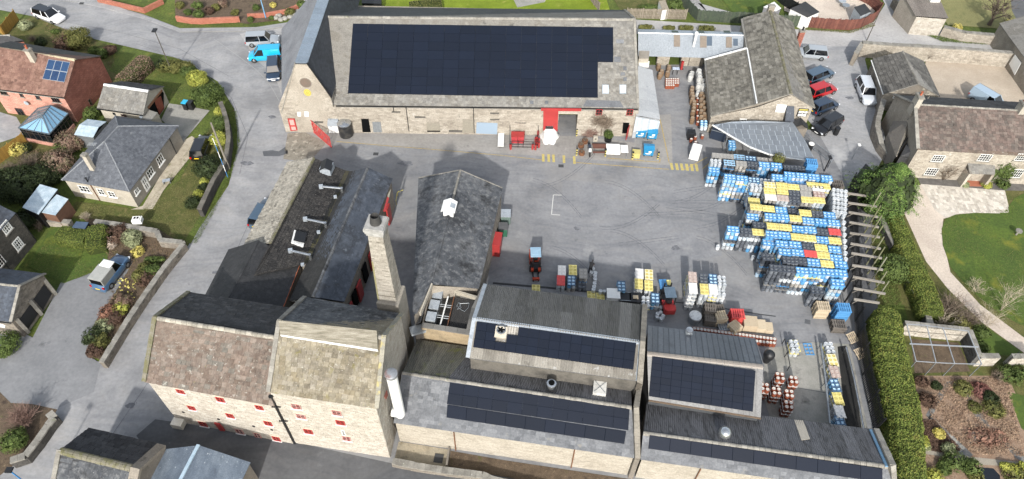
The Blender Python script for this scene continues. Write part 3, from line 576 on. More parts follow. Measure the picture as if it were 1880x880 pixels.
# ---------------------------------------------------------------- buildings
def face(parent,pl,q,mat=STONE,tw=.42,th=.2,thick=.022,name='stone_course',**k):
 pts = [on(p,pl) if not isinstance(p,Vector) else p for p in q]
 return tiles(pts,name,mat,parent,tw,th,thick,wall=True,gap=.016,**k)
def house(name,label,cat,FL,FR,RL,RR,ze,zr,wall,rf,rb,tw=.35,th=.28,thick=.03,indiv=0,indivb=0,faces='FR',stone=None,st=(.42,.2,.022),
          rmat=None,ov=.18,coping=None,gut=True,z0=-.3,tname='stone_slate',BLp=None,BRp=None,ridge_w=.2):
 f0,f1 = P(FL,ze),P(FR,ze); r0,r1 = P(RL,zr),P(RR,zr)
 if BRp: b1 = P(BRp,ze)
 else: b1 = V((2*r1.x-f1.x,2*r1.y-f1.y,ze))
 if BLp: b0 = P(BLp,ze)
 else: b0 = V((2*r0.x-f0.x,2*r0.y-f0.y,ze))
 c = ctr(f0,f1,b0,b1); root = thing(name,label,cat,V((c.x,c.y,0)))
 d = dict(root=root,f0=f0,f1=f1,b0=b0,b1=b1,r0=r0,r1=r1,pf=pl3(f0,f1,r1),pb=pl3(b0,b1,r1))
 ins = inset(f0,f1,b1,b0,ov); F0,F1,B1,B0 = ins
 R0 = V((*(F0.xy+B0.xy)/2,zr-.12)); R1 = V((*(F1.xy+B1.xy)/2,zr-.12)); d.update(F0=F0,F1=F1,B0=B0,B1=B1,R0=R0,R1=R1)
 wl = wallmesh([F0,F1,R1,B1,B0,R0],root,wall,z0=z0); d['wall'] = wl
 g = lambda p: V((p.x,p.y,0))
 if stone:
  if 'F' in faces: tiles([g(F0),g(F1),F1,F0],'stone_course',stone,wl,*st,wall=True,gap=.016)
  if 'R' in faces: tiles([g(F1),g(B1),B1,R1,F1],'stone_course',stone,wl,*st,wall=True,gap=.016)
  if 'L' in faces: tiles([g(B0),g(F0),F0,R0,B0],'stone_course',stone,wl,*st,wall=True,gap=.016)
 m = MB(); m.slab([f0,f1,r1,r0],.08); m.slab([b1,b0,r0,r1],.08); rf_o = m.build('roof',wall if rf is None else rf,root); d['roof'] = rf_o
 if rf is not None: tiles([f0,f1,r1,r0],tname,rf,rf_o,tw,th,thick,indiv)
 if rb is not None: tiles([b1,b0,r0,r1],tname,rb,rf_o,tw,th,thick,indivb)
 ridge(r0,r1,rmat or COPE,rf_o,ridge_w)
 if coping:
  e = V((0,0,.06))
  for s_ in coping:
   a,r_,b = (f0,r0,b0) if s_ == 'L' else (f1,r1,b1)
   copings([a+e,r_+e,b+e],COPE,root,.26,.1,.6,name='verge_coping')
 if gut:
  m = MB(); m.bar(f0+V((0,0,-.06))-(b0-f0).normalized()*.07,f1+V((0,0,-.06))-(b0-f0).normalized()*.07,.1,.09); m.build('gutter',BLACK,root)
 d['front'] = (F0,vpl(F0,F1)[1]); d['right'] = (F1,vpl(F1,B1)[1]); d['left'] = (B0,vpl(B0,F0)[1]); return d
# ---- malt barn -------------------------------------------------
ze,zr = 4.0,9.2
f0,f1 = P(t(1,0)(447,567),ze),P(t(2,0)(737,585),ze); r1 = P(t(2,0)(718,104),zr); r0 = P(t(1,0)(385,90),zr)
b1 = P(t(2,0)(665,55),ze); b0 = P(t(1,0)(500,38),ze)
barn = thing('stone_barn','long pale stone barn with a huge black solar array covering its grey slate roof','barn',V((-3,70,0)))
pf = pl3(f0,f1,r1)
fa,fb = P((600,243.5)),P((1140,250.5)); BF = vpl(fa,fb)     # barn front wall plane
m = MB(); m.slab([f0-V((1.2,0,0)),f1,r1,r0-V((.3,0,0))],.1); m.slab([b1,b0,r0,r1],.1); roof = m.build('roof',SLATE_G,barn)
tiles([f0-V((1.0,0,0)),f1,r1,r0],'stone_slate',SLATE_G,roof,.34,.34,.035,indiv=140)
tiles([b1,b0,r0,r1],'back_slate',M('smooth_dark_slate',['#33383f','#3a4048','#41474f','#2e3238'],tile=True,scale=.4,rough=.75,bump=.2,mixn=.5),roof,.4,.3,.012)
ridge(r0,r1,COPE,roof,.22); copings([f1+V((0,0,.07)),r1+V((0,0,.07)),b1+V((0,0,.07))],COPE,barn,.3,.12,.6,name='verge_coping')
m = MB(); m.bar(f0+V((.3,-.07,-.08)),f1+V((0,-.07,-.08)),.11,.1)
m.build('gutter',BLACK,barn)
sk = {(17,j) for j in range(4,8)}
q = [t(1,0)(552,130),t(2,0)(603,150),t(2,0)(604,530),t(1,0)(525,505)]
solar(q,pf,17,8,barn,skip={(16,j) for j in range(4,8)})
for p_,w_,h_ in ((t(2,0)(640,225),.9,.5),(t(2,0)(625,322),.8,.7),(t(2,0)(667,370),.4,.5),(t(2,0)(655,400),.5,.4),(t(2,0)(667,428),.4,.5),(t(2,0)(245,553),.4,.4),(t(2,0)(165,553),.4,.4)):
 c = on(p_,pf); n = pf[1]; u = V((1,0,0)); v = n.cross(u).normalized()
 m = MB(); m.box(c+n*.05,(w_,h_,.03),ax=(u,v,n)); m.build('replacement_slate',SLATE_N,roof)
m = MB(); plate(roof,pf,[t(2,0)(460,540),t(2,0)(640,545),t(2,0)(660,580),t(2,0)(440,575)],SLATE_N,'replacement_slate',.02,.03)
for p_ in ((562,483),(655,483)):
 c = on(t(2,0)(*p_),pf); n = pf[1]; u = V((1,0,0)); v = n.cross(u).normalized()
 m = MB(); m.box(c+n*.06,(.78,1.15,.1),ax=(u,v,n)); rl_ = m.build('rooflight',LEAD,roof)
 m = MB(); m.box(c+n*.12,(.62,.95,.03),ax=(u,v,n)); m.build('pane',GLASSB if 0 else G('pale_glass','#a9b4bb',.12),rl_)
gx0,gx1 = on(t(2,0)(308,650),BF),on(t(2,0)(410,650),BF)
wl,wr = on((527,240),BF),on(t(2,0)(722,700),BF)
def wp(p,z_): return V((p.x,p.y,z_))
m = MB(); th_ = V((0,.5,0))
def slabwall(a,b,z0,z1): m.add([wp(a,z0),wp(b,z0),wp(b,z1),wp(a,z1),wp(a+th_,z0),wp(b+th_,z0),wp(b+th_,z1),wp(a+th_,z1)],[(0,1,2,3),(5,4,7,6),(4,0,3,7),(1,5,6,2),(3,2,6,7)])
slabwall(wl,gx0,-.3,3.85); slabwall(gx0,gx1,3.3,3.85); slabwall(gx1,wr,-.3,3.85)
m.box(((wl.x+wr.x)/2,b1.y-.4,1.8),(wr.x-wl.x,.4,4.2)); m.box((wr.x-.2,(wr.y+b1.y)/2,1.8),(.4,b1.y-wr.y-1,4.2)); m.box((gx0.x-.5,wr.y+5,1.7),(.3,9,4)); m.box((gx1.x+.3,wr.y+5,1.7),(.3,9,4)); m.box(((gx0.x+gx1.x)/2,wr.y+9.5,1.7),(4,.3,4))
m.add([wp(wr,3.85),V((wr.x,r1.y,8.9)),V((wr.x,b1.y-.4,3.85))],[(0,1,2)])
bw = m.build('wall',STONE,barn)
tiles([wp(wl,0),wp(gx0,0),wp(gx0,3.85),wp(wl,3.85)],'stone_course',STONE,bw,.5,.21,.02,wall=True,gap=.014)
tiles([wp(gx1,0),wp(wr,0),wp(wr,3.85),wp(gx1,3.85)],'stone_course',STONE,bw,.5,.21,.02,wall=True,gap=.014)
plate(barn,BF,[t(2,0)(215,580),t(2,0)(432,583),t(2,0)(430,594),t(2,0)(215,592)],RED,'door_track',.18,.03)
rd = plate(barn,BF,[t(2,0)(228,584),t(2,0)(309,586),t(2,0)(303,706),t(2,0)(226,700)],RED,'sliding_door',.06,.08)
for k_ in (300,420,560): pass
plate(barn,BF,[t(1,0)(596,640),t(1,0)(636,640),t(1,0)(648,712),t(1,0)(604,712)],DARK,'doorway',.012,.028)
plate(barn,BF,[t(2,0)(657,660),t(2,0)(690,661),t(2,0)(684,718),t(2,0)(651,718)],DARK,'doorway',.012,.028)
rdo = thing('dummy','','',V((0,0,0))) if 0 else None
a_ = on(t(2,0)(690,690),BF); m = MB(); m.bar(wp(a_,.1)+V((0,-.03,.85)),wp(a_,.1)+V((-.3,-.75,.85)),.05,1.8,up=V((0,0,1))); m.build('door_leaf',RED,barn)
plate(barn,BF,[t(1,0)(656,656),t(1,0)(700,656),t(1,0)(708,712),t(1,0)(662,712)],STEEL,'door_leaf',.03,.03)
plate(barn,BF,[t(1,0)(418,638),t(1,0)(472,640),t(1,0)(470,672),t(1,0)(416,672)],LEAD,'steel_panel',.3,.03)
plate(barn,BF,[t(1,0)(418,678),t(1,0)(478,678),t(1,0)(480,725),t(1,0)(425,722)],LEADW,'pale_panel',.04,.03)
plate(barn,BF,[t(1,0)(1218,658),t(1,0)(1330,662),t(1,0)(1328,722),t(1,0)(1214,716)],G('blue_grey_shutter','#8494a3',.5),'shutter',.05,.05)
plate(barn,BF,[t(1,0)(1142,642),t(1,0)(1205,645),t(1,0)(1205,712),t(1,0)(1142,712)],M('mesh_cage',['#8d877a','#7b766a'],scale=6),'mesh_shutter',.05,.03)
plate(barn,BF,[t(1,0)(948,660),t(1,0)(1016,660),t(1,0)(1022,700),t(1,0)(948,700)],M('mesh_cage',['#8d877a']),'mesh_shutter',.05,.03)
plate(barn,BF,[t(1,0)(950,703),t(1,0)(1022,703),t(1,0)(1022,710),t(1,0)(952,710)],DARK,'vent_slot',.01,.03)
for a0,b0_,a1,b1_ in ((760,599,806,606),(884,626,942,634),(1290,606,1338,613),(345,651,392,662),(1290,640,1340,646),(1068,700,1140,711)):
 plate(barn,BF,[t(1,0)(a0,b0_),t(1,0)(a1,b0_+1),t(1,0)(a1,b1_),t(1,0)(a0,b1_)],M('vent_stone',['#6b6557','#57524a'],scale=3),'vent_sill',.06,.02)
for x in (835,1200,870+920):
 pass
for p0_,p1_ in (((837,575),(855,705)),((1200,577),(1203,715)),((768,572),(762,600))):
 a,b = on(t(1,0)(*p0_),BF)+V((0,-.08,0)),on(t(1,0)(*p1_),BF)+V((0,-.08,0)); m = MB(); m.tube(a,V((a.x,a.y,b.z)),.04); m.build('downpipe',BLACK,barn)
for x in (527,693):
 win(barn,BF,t(2,0)(x,604),.75,.85,RED,2,2,sill=STONE2)
g0_ = lambda p: V((p.x,p.y,0))
# ---- cross wing
AL,AR,ER = on(t(1,0)(240,340),BF),on(t(1,0)(305,343),BF),on(t(1,0)(438,527),BF)
EL = on(t(1,0)(168,606),BF); zt = (AL.z+AR.z)/2; AL.z = AR.z = zt
wing = thing('gabled_wing','steep gabled cross wing at the road end of the barn with a yellow emblem','building',V((-24,68,0)))
bk = V((0,24,0)); sh = V((0.35,0,0))
m = MB(); m.slab([AR,ER,ER+bk,AR+bk],.1); m.slab([EL,AL,AL+bk,EL+bk],.1); wroof = m.build('roof',SLATE_B,wing)
tiles([AR,ER,ER+bk,AR+bk],'dark_slate',M('smooth_dark_slate',['#33383f']),wroof,.4,.28,.014)
EB = P((517,54),2.6); AE = AL+V((0,EB.y-EL.y,0)); e3 = V((0,0,.05)); m = MB(); m.slab([EL+e3,AL+e3,AE+e3],.05); m.slab([EL+e3,AE+e3,EB+e3],.05); m.build('felt_covering',FELT,wroof); m = MB(); m.add([EL,EB,g0_(EB),g0_(EL)],[(0,1,2,3)]); m.build('side_wall',STONE2,wing)
for k_ in range(20):
 a = AL.lerp(AL+bk,k_/20)+V((-.05,.03,.06)); b = AR.lerp(AR+bk,k_/20)+V((.05,.03,.06)); c_ = V((0,24/20-.06,0))
 m = MB(); m.slab([a,b,b+c_,a+c_],.1); m.build('ridge_sheet',M('blue_grey_lead',['#76828d','#7f8b96','#6b7680'],tile=True,scale=.6,rough=.5,bump=.1,metal=.2),wroof)
w0 = on(t(1,0)(190,708),BF); w0.z = 0; wR = wp(ER,0)
wm = wallmesh([wp(w0,EL.z+.0),V((AL.x,w0.y,zt-.15)),V((AR.x,w0.y,zt-.15)),V((ER.x-.15,ER.y,ER.z-.1)),V((ER.x-.15,ER.y+12,ER.z-.1)),V((w0.x,w0.y+12,EL.z))],wing,STONE)
off = V((0,-.01,0))
tiles([w0+off,wR+off,V((ER.x-.1,ER.y,ER.z-.1))+off,V((AR.x,AR.y,zt-.1))+off,V((AL.x,AL.y,zt-.1))+off,V((w0.x+.0,w0.y,EL.z+.9))+off],'stone_course',STONE,wm,.5,.21,.022,wall=True,gap=.014)
copings([ER+V((0,-.05,.08)),AR+V((0,-.05,.08))],BLACK,wroof,.16,.14,1.2,name='black_bargeboard')
copings([EL+V((0,-.02,.08)),AL+V((0,-.02,.08))],COPE,wroof,.2,.1,.6,name='verge_coping')
c = on(t(1,0)(297,445),BF)
m = MB();
for r_,d_,mt in ((.68,.05,0),(.6,.06,1)):
 m.add([c+V((r_*math.cos(a*.3927),-.02-d_,r_*math.sin(a*.3927))) for a in range(16)]+[c+V((r_*math.cos(a*.3927),.05,r_*math.sin(a*.3927))) for a in range(16)],[tuple(range(16))]+[(i,(i+1) % 16,16+(i+1) % 16,16+i) for i in range(16)],m=mt)
m.build('round_vent',[STONE2,M('vent_louvre',['#5f574d','#6a5a50'],scale=3)],wing)
c = on(t(1,0)(307,498),BF); YEL = M('pale_yellow_paint',['#a79c4c','#b3a95c'],scale=2,rough=.6)
m = MB()
for r_,d_,mt in ((.5,.04,0),(.4,.048,1),(.33,.056,0),(.18,.064,1),(.09,.07,0)):
 m.add([c+V((r_*.85*math.cos(a*.3142),-.02-d_,r_*math.sin(a*.3142))) for a in range(20)]+[c+V((r_*.85*math.cos(a*.3142),.03,r_*math.sin(a*.3142))) for a in range(20)],[tuple(range(20))]+[(i,(i+1) % 20,20+(i+1) % 20,20+i) for i in range(20)],m=mt)
m.build('round_emblem',[YEL,M('olive_paint',['#9c9130'],scale=2)],wing)
plate(wing,BF,[t(1,0)(252,602),t(1,0)(272,602),t(1,0)(272,626),t(1,0)(254,626)],WHITE,'notice_board',.03,.03)
plate(wing,BF,[t(1,0)(290,600),t(1,0)(312,601),t(1,0)(313,628),t(1,0)(292,627)],WHITE,'notice_board',.03,.03)
rg = plate(wing,BF,[t(1,0)(200,637),t(1,0)(238,637),t(1,0)(254,700),t(1,0)(216,704)],RED,'red_door',.05,.04)
plate(rg,BF,[t(1,0)(209,643),t(1,0)(232,643),t(1,0)(240,672),t(1,0)(216,672)],M('pink_panel',['#c98f88'],scale=2),'door_panel',.07,.04)
plate(rg,BF,[t(1,0)(218,680),t(1,0)(242,680),t(1,0)(247,697),t(1,0)(223,698)],M('pink_panel',['#c98f88']),'door_panel',.07,.04)
# ---- lean-to beside the barn
lt = thing('lean_to_shed','pale grey sheet roofed lean-to with strip curtain at the right end of the barn','shed',V((16,68,0)))
q = [P(t(2,0)(857,645),2.6),P(t(2,0)(815,378),2.6),P(t(2,0)(738,355),3.5),P(t(2,0)(727,622),3.5)]
sheets([q[0],q[1],q[2],q[3]],'roof_sheet',SHEET_W,lt,1.1,.22,.02)
wallmesh([V((p.x,p.y,p.z-.1)) for p in (q[3],q[0]+V((-.1,.1,0)),q[1],q[2])],lt,SHEET_W)
a,b = q[3],q[0]; k_ = 15
for i in range(k_):
 m = MB(); p_ = a.lerp(b,(i+.5)/k_)+V((0,-.12,-.15)); L_ = random.uniform(2.0,2.5); m.box(p_-V((0,0,L_/2)),(.17,.03,L_)); m.build('curtain_strip',SHEET_T,lt)
sl_ = thing('store_hut','small stone hut with a white door panel wedged between barn and pale blue roofed shed','hut',P((1182,122)))
a = [P(p,2.6) for p in (t(2,0)(742,318),t(2,0)(795,318),t(2,0)(800,268),t(2,0)(742,265))]
wallmesh(a,sl_,RENDER_C); m = MB(); m.slab([p+V((0,0,.08)) for p in a],.1); m.build('roof',RENDER_G,sl_)
m = MB(); m.slab([P(p,2.0) for p in (t(2,0)(740,360),t(2,0)(795,362),t(2,0)(800,330),t(2,0)(742,328))],.08); m.build('white_canopy',WHITE,sl_)
# ---- pale blue shed behind the cask yard
bs = thing('blue_roofed_shed','low shed with pale blue sheet roof and rusty skylights behind the cask yard','shed',P((1250,90)))
q = [P(t(2,0)(738,303),2.3),P(t(2,0)(1110,313),2.3),P(t(2,0)(1300,320),2.3),P(t(2,0)(1302,190),3.9),P(t(2,0)(738,176),3.9)]
BP = pl3(q[0],q[1],q[4]); q[2] = on(t(2,0)(1300,318),BP); q[3] = on(t(2,0)(1310,190),BP)
sheets([q[0],q[2],q[3],q[4]],'roof_sheet',SHEET_L,bs,1.0,.33,.02)
q2 = [q[3],q[4],P(t(2,0)(738,158),3.3),P(t(2,0)(1300,174),3.3)]
sheets([q2[3],q2[2],q2[1],q2[0]],'back_roof_sheet',M('grey_blue_back_sheet',['#8b949c','#969fa7','#9fa8af'],tile=True,scale=.8,rough=.55,bump=.1),bs,2.3,.3,.02)
ridge(q[4],q[3],LEADW,bs,.12,2,name='ridge_flashing',h=.05)
bw0,bw1 = P((1189,120)),P((1293,122.5)); BW = vpl(bw0,bw1)
for a0,a1 in ((838,903),(967,1008),(1012,1090)):
 pa,pb = on(t(2,0)(a0,340),BW),on(t(2,0)(a1,341),BW); m = MB(); m.box(((pa.x+pb.x)/2,pa.y+.3,.95),(pb.x-pa.x,.5,2.3)); wq = m.build('wall_pier',RENDER_C,bs)
 tiles([wp(pa+V((0,.04,0)),0),wp(pb+V((0,.04,0)),0),wp(pb+V((0,.04,0)),2.0),wp(pa+V((0,.04,0)),2.0)],'stone_course',STONE,wq,.4,.2,.02,wall=True,gap=.015)
m = MB(); m.box(((bw0.x+bw1.x)/2,bw0.y+4,1),(bw1.x-bw0.x+2,.3,2.4)); m.box((bw0.x-1,bw0.y+2,1),(.3,4,2.4)); m.build('back_wall',DARK,bs)
for (a0,b0_,a1,b1_),mt,nm in (((930,190,963,253),M('rusty_skylight',['#6b6259','#7d7265'],scale=3),'skylight_panel'),((1071,195,1106,258),M('rusty_skylight',[]) if 0 else M('rusty_skylight',['#6b6259']),'skylight_panel'),((1211,200,1242,258),M('rusty_skylight',['#6b6259']),'skylight_panel'),
                 ((1108,197,1135,248),G('roof_window','#4b5661',.15),'roof_window'),((1250,210,1274,248),G('roof_window','#4b5661',.15),'roof_window')):
 plate(bs,BP,[t(2,0)(a0,b0_),t(2,0)(a1,b0_+1),t(2,0)(a1,b1_),t(2,0)(a0,b1_)],mt,nm,.05,.03)
BPb = pl3(q2[0],q2[1],q2[2])
for a0 in (920,1060,1200): plate(bs,BPb,[t(2,0)(a0-4,167),t(2,0)(a0+30,168),t(2,0)(a0+36,180),t(2,0)(a0+2,179)],G('roof_window','#4b5661',.15),'roof_window',.03,.03)
c = on(t(2,0)(1036,250),BP); m = MB(); m.tube(c,c+V((0,0,1.9)),.16,n=10); m.tube(c+V((0,0,1.9)),c+V((0,0,2.1)),.22,.2,n=10); m.build('flue',WHITE,bs,smooth=True)
# ---- visitor building
ze,zr = 4.0,5.84
vis = thing('stone_slate_building','stone building with mossy stone slate roof and catslide beside the car park','building',P((1430,150)))
LT,LB = P(zI(470,205),ze),P(zJ(640,300),ze); RT_,RB = P(zI(1030,240),ze),P(zJ(1270,345),ze); Rt,Rb = P(zI(790,115),zr),P(zJ(1015,190),zr)
m = MB(); m.slab([LT,LB,Rb,Rt],.1); m.slab([RB,RT_,Rt,Rb],.1); vr = m.build('roof',SLATE_G,vis)
VT = M('patchy_stone_slate',['#6b665b','#7a7568','#878275','#5d594f','#928d80'],tile=True,scale=.5,rough=.9,bump=.5,mixn=.4,spots=[('#565038',1.2,.64,.08),('#a9a595',3,.68,.05)])
tiles([LB,Rb,Rt,LT],'stone_slate',VT,vr,.5,.42,.05,indiv=260)
tiles([RB,RT_,Rt,Rb],'stone_slate',VT,vr,.5,.42,.06); ridge(Rt,Rb,MOSSY,vr,.2)
A0,B0_ = P(zI(75,650),2.6),P(zJ(140,435),2.6); C0,D0 = P(zI(535,525),4.05),LB+V((0,0,.03))
m = MB(); m.slab([A0,B0_,D0,C0],.1); vr2 = m.build('catslide_roof',SLATE_G,vis)
tiles([B0_,D0,C0,A0],'stone_slate',VT,vr2,.42,.36,.045,indiv=200)
copings([A0+V((0,0,.08)),C0+V((0,0,.08))],LEADW,vis,.28,.1,2,name='white_flashing'); copings([C0+V((0,0,.08)),D0+V((0,0,.08))],LEADW,vis,.16,.08,2,name='white_flashing')
VF = vpl(B0_,RB); e = V((0,.2,-.12))
VW = [B0_+e+V((.2,0,0)),LB+e,Rb+e,RB+e-V((.2,0,0)),RT_-V((.2,.2,.12)),Rt-V((0,.2,.12)),LT+V((.2,-.2,-.12)),C0+V((0,-.2,-.15)),A0+V((.2,-.2,-.12))]
vw = wallmesh(VW,vis,STONE)
tiles([wp(VW[0],0),wp(VW[3],0),VW[3],VW[2],VW[1],VW[0]],'stone_course',STONE,vw,.45,.24,.025,wall=True,gap=.016)
VF = (VW[0],vpl(VW[0],VW[3])[1])
sg = plate(vis,VF,[zJ(1093,345),zJ(1205,350),zJ(1170,435),zJ(1062,430)],BLACK,'sign_board',.05,.03)
plate(sg,VF,[zJ(1100,350),zJ(1196,354),zJ(1190,368),zJ(1094,364)],YEL,'yellow_band',.06,.03)
for bx in ((1092,372,1122,392),(1126,374,1150,388),(1154,376,1184,396),(1082,402,1112,426),(1118,398,1138,428),(1142,404,1170,430)):
 plate(sg,VF,[zJ(bx[0]+4,bx[1]),zJ(bx[2]+4,bx[1]),zJ(bx[2]-3,bx[3]),zJ(bx[0]-3,bx[3])],WHITE,'sign_symbol',.06,.03)
plate(vis,VF,[zJ(860,303),zJ(965,308),zJ(940,388),zJ(838,383)],WHITE,'white_board',.05,.03)
plate(vis,VF,[zJ(458,455),zJ(535,458),zJ(530,482),zJ(455,478)],WHITE,'small_window',.05,.03)
win(vis,VF,zJ(497,470),.62,.3,WHITE,2,1,off=.08)
a = [on(p,VF) for p in (zJ(965,315),zJ(1045,320),zJ(1020,490),zJ(915,490))]
m = MB(); m.slab([a[0]+V((0,-.1,0)),a[1]+V((0,-.1,0)),a[2]+V((0,-1.1,0)),a[3]+V((0,-1.1,0))],.1); m.build('stair_canopy',SLATE_B,vis)
chimney(None,P(zI(1080,480),2.6),.7,.45,0,4.6,.1,BRICK_R,1,'narrow red brick chimney standing against the car park side of the mossy roofed building',potcol=BLACK)
chimney(vis,Rt+V((.1,.3,0)),.8,.5,4.5,6.3,.1,STONE2,0)
pq = [P(p,2.3) for p in (zJ(1115,440),zJ(1195,560),zJ(1075,545),zJ(1020,485))]
po = thing('small_porch','small dark slated porch on the gable corner next to the grid canopy','porch',ctr(*pq).xy.to_3d())
m = MB(); top = P(zJ(1115,445),3.0); top2 = P(zJ(1140,520),3.0); l0,l1 = P(zJ(1025,485),2.4),P(zJ(1070,545),2.4); r0_,r1_ = P(zJ(1190,520),2.4),P(zJ(1195,565),2.4)
m.slab([l1,top2,top,l0],.08); m.slab([top2,r1_,r0_,top],.08); m.build('roof',TILE_N,po)
m = MB(); m.box((*ctr(l0,l1,r0_,r1_).xy,1.1),(1.2,1.1,2.4),.2); m.build('wall',STONE2,po)
# ---- curved grid canopy over the keg yard
cz = lambda p,z_: P(p,z_)
cq = [cz(zJ(160,530),2.8),cz(zJ(310,620),2.7),cz(zJ(560,765),2.6),cz(zJ(775,850),2.5),cz(zK1(880,160),2.5),cz(zK1(1200,205),2.5),cz(zJ(1160,690),2.7),cz(zJ(1030,500),2.9),cz(zJ(620,480),2.9),cz(zJ(370,490),2.9)]
cn = thing('grid_canopy','wide grey grid panelled canopy with a curved edge behind the keg stacks','canopy',ctr(*cq).xy.to_3d())
CP_ = pl3(cq[5],cq[8],cq[7]); cq = [V((p.x,p.y,p.z)) for p in cq]
GC = M('canopy_grey',['#6d7680','#788189','#838c94'],tile=True,scale=.5,rough=.45,bump=.08,metal=.15,fine=.1)
m = MB(); cq2 = [V((p.x,p.y,CP_[0].z-((p-CP_[0]).x*CP_[1].x+(p-CP_[0]).y*CP_[1].y)/CP_[1].z)) for p in cq]; m.slab(cq2,.06); cro = m.build('roof_deck',LEAD,cn)
tiles(cq2,'canopy_panel',GC,cro,.78,.78,.03,indiv=160,jit=0,gap=.08)
copings([cq2[0]+V((0,0,.03)),cq2[1]+V((0,0,.03)),cq2[2]+V((0,0,.03)),cq2[3]+V((0,0,.03)),cq2[4]+V((0,0,.03))],LEADW,cn,.14,.12,2,name='front_edge_trim')
for i in (1,2,4,5,6): m = MB(); p_ = cq2[i]+(ctr(*cq2)-cq2[i]).normalized()*.3; m.tube((p_.x,p_.y,0),(p_.x,p_.y,p_.z-.07),.06); m.build('post',STEEL,cn)
# ---------------------------------------------------------------- the mill
def g0(p): return V((p.x,p.y,0))
ml = house('old_mill','lower half of the stone mill with reddish stone slates and small red windows','mill',(265,702),(504,746.5),(285,583),(513,620.5),7.05,9.66,STONE,SLATE_R,SLATE_D,  # back slope in darker slate, painting in its side away from the sun
           tw=.44,th=.36,thick=.05,indiv=300,stone=STONE3,st=(.42,.2,.03),faces='F',BLp=(347,537),rmat=TILE_C,coping=None,gut=False)
copings([ml['f0']+V((0,0,.1)),ml['r0']+V((0,0,.1)),ml['b0']+V((0,0,.1))],MOSSY,ml['root'],.34,.14,.6,name='verge_coping')
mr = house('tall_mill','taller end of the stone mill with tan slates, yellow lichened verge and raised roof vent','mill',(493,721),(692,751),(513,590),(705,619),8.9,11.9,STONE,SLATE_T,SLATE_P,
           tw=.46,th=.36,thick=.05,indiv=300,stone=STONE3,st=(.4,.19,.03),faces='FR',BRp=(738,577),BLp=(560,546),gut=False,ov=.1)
for s_ in (0,1):
 a,r_,b = [(mr['f0'],mr['r0'],mr['b0']),(mr['f1'],mr['r1'],mr['b1'])][s_]
 copings([a+V((0,0,.1)),r_+V((0,0,.1)),b+V((0,0,.1))],COPEY if s_ else COPE,mr['root'],.34,.14,.5,name='verge_coping')
vp = [on(p,mr['pf']) for p in (zQ(160,372),zQ(945,492),zQ(948,345),zQ(165,262))]; n = mr['pf'][1]
up = [vp[0]+n*.18,vp[1]+n*.18,vp[2]+n*.55+V((0,0,.1)),vp[3]+n*.55+V((0,0,.1))]
m = MB(); m.add(vp+up,[(4,5,6,7),(0,1,5,4),(1,2,6,5),(3,0,4,7),(2,3,7,6)]); rv_ = m.build('roof_vent',M('weathered_vent_board',['#5b574b','#757064','#8b877b'],scale=1.2,rough=.9,bump=.3,streak=(.4,6,6),spots=[('#8a7b45',1.2,.66,.1)]),mr['root'])
m = MB(); m.slab([vp[0]-(vp[3]-vp[0])*.12+n*.07,vp[1]-(vp[2]-vp[1])*.12+n*.07,up[1]+n*.01,up[0]+n*.01],.03); m.build('lead_apron',LEADW,rv_)
wf = ml['front']; REDW = M('red_window_paint',['#9a2f2a','#a83a33'],scale=3,rough=.6)
CRW = M('cream_window_frame',['#b3a594','#c2b5a4'],scale=3,rough=.6)
MIXW = M('pink_white_frame',['#b8aaa2','#a63a34'],scale=4,rough=.6)
zt0,zt1 = t(0,2),t(1,2)
for p_,w_,h_,fm in ((zt0(973,405),.62,.62,REDW),(zt0(1187,448),.66,.75,REDW),(zt0(1033,493),.62,.7,REDW),(zt0(1240,535),.62,.75,REDW),(zt0(1095,580),.68,.85,REDW),
                      (zt0(1291,620),.68,.85,MIXW),(zt1(48,491),.62,.7,REDW),(zt1(95,576),.66,.75,REDW),(zt1(140,659),.66,.8,REDW),(zt1(38,641),.6,.85,MIXW)):
 win(ml['root'],wf,p_,w_,h_,fm,2,2,sill=LEADW,fw=.07,glass=G('dark_red_glass','#3a1e1c',.2),lintel=CRW)
REDP = M('red_pane',['#8d2320','#92332e','#5e211e'],tile=True,scale=2,rough=.5)
plate(ml['root'],wf,[zt0(1157,570),zt0(1186,575),zt0(1216,612),zt0(1190,610)],RED,'loading_door',.12,.05)
for p_ in (zt0(988,517),zt0(1178,555),zt0(1366,593),zt1(18,593),zt1(115,612)):
 c = on(p_,wf); nn = wf[1] if wf[1].dot(CAM-c) > 0 else -wf[1]; m = MB(); m.tube(c-nn*.05,c+nn*.06,.13,n=12); m.build('tie_plate',BLACK,ml['root'])
c = on(zt0(972,560),wf); nn = wf[1] if wf[1].dot(CAM-c) > 0 else -wf[1]; uu = V((0,0,1)).cross(nn)
m = MB(); m.box(c+nn*.35,(.95,.7,.7),ax=(uu,nn,V((0,0,1)))); m.build('white_extract_box',M('translucent_white_box',['#c4beb0','#d2ccbe'],scale=2,rough=.5),ml['root'])
wf = mr['front']
for p_,w_,h_,fm in ((zt1(247,485),.75,.8,MIXW),(zt1(272,538),.75,.75,MIXW),(zt1(465,520),.72,.8,MIXW),(zt1(485,572),.72,.75,REDW),(zt1(312,620),.72,.8,REDW),(zt1(518,658),.68,.8,MIXW)):
 win(mr['root'],wf,p_,w_,h_,fm,2,3,sill=LEADW,fw=.06,glass=G('dark_red_glass','#3a1e1c',.2),lintel=CRW)
win(mr['root'],wf,zt1(502,628),.3,.9,WHITE,1,3,fw=.06)
wr_ = mr['right']
plate(mr['root'],wr_,[zR(168,300),zR(185,255),zR(192,290),zR(180,318)],M('faded_red_shutter',['#9a5d50'],scale=2),'shutter',.05,.05)
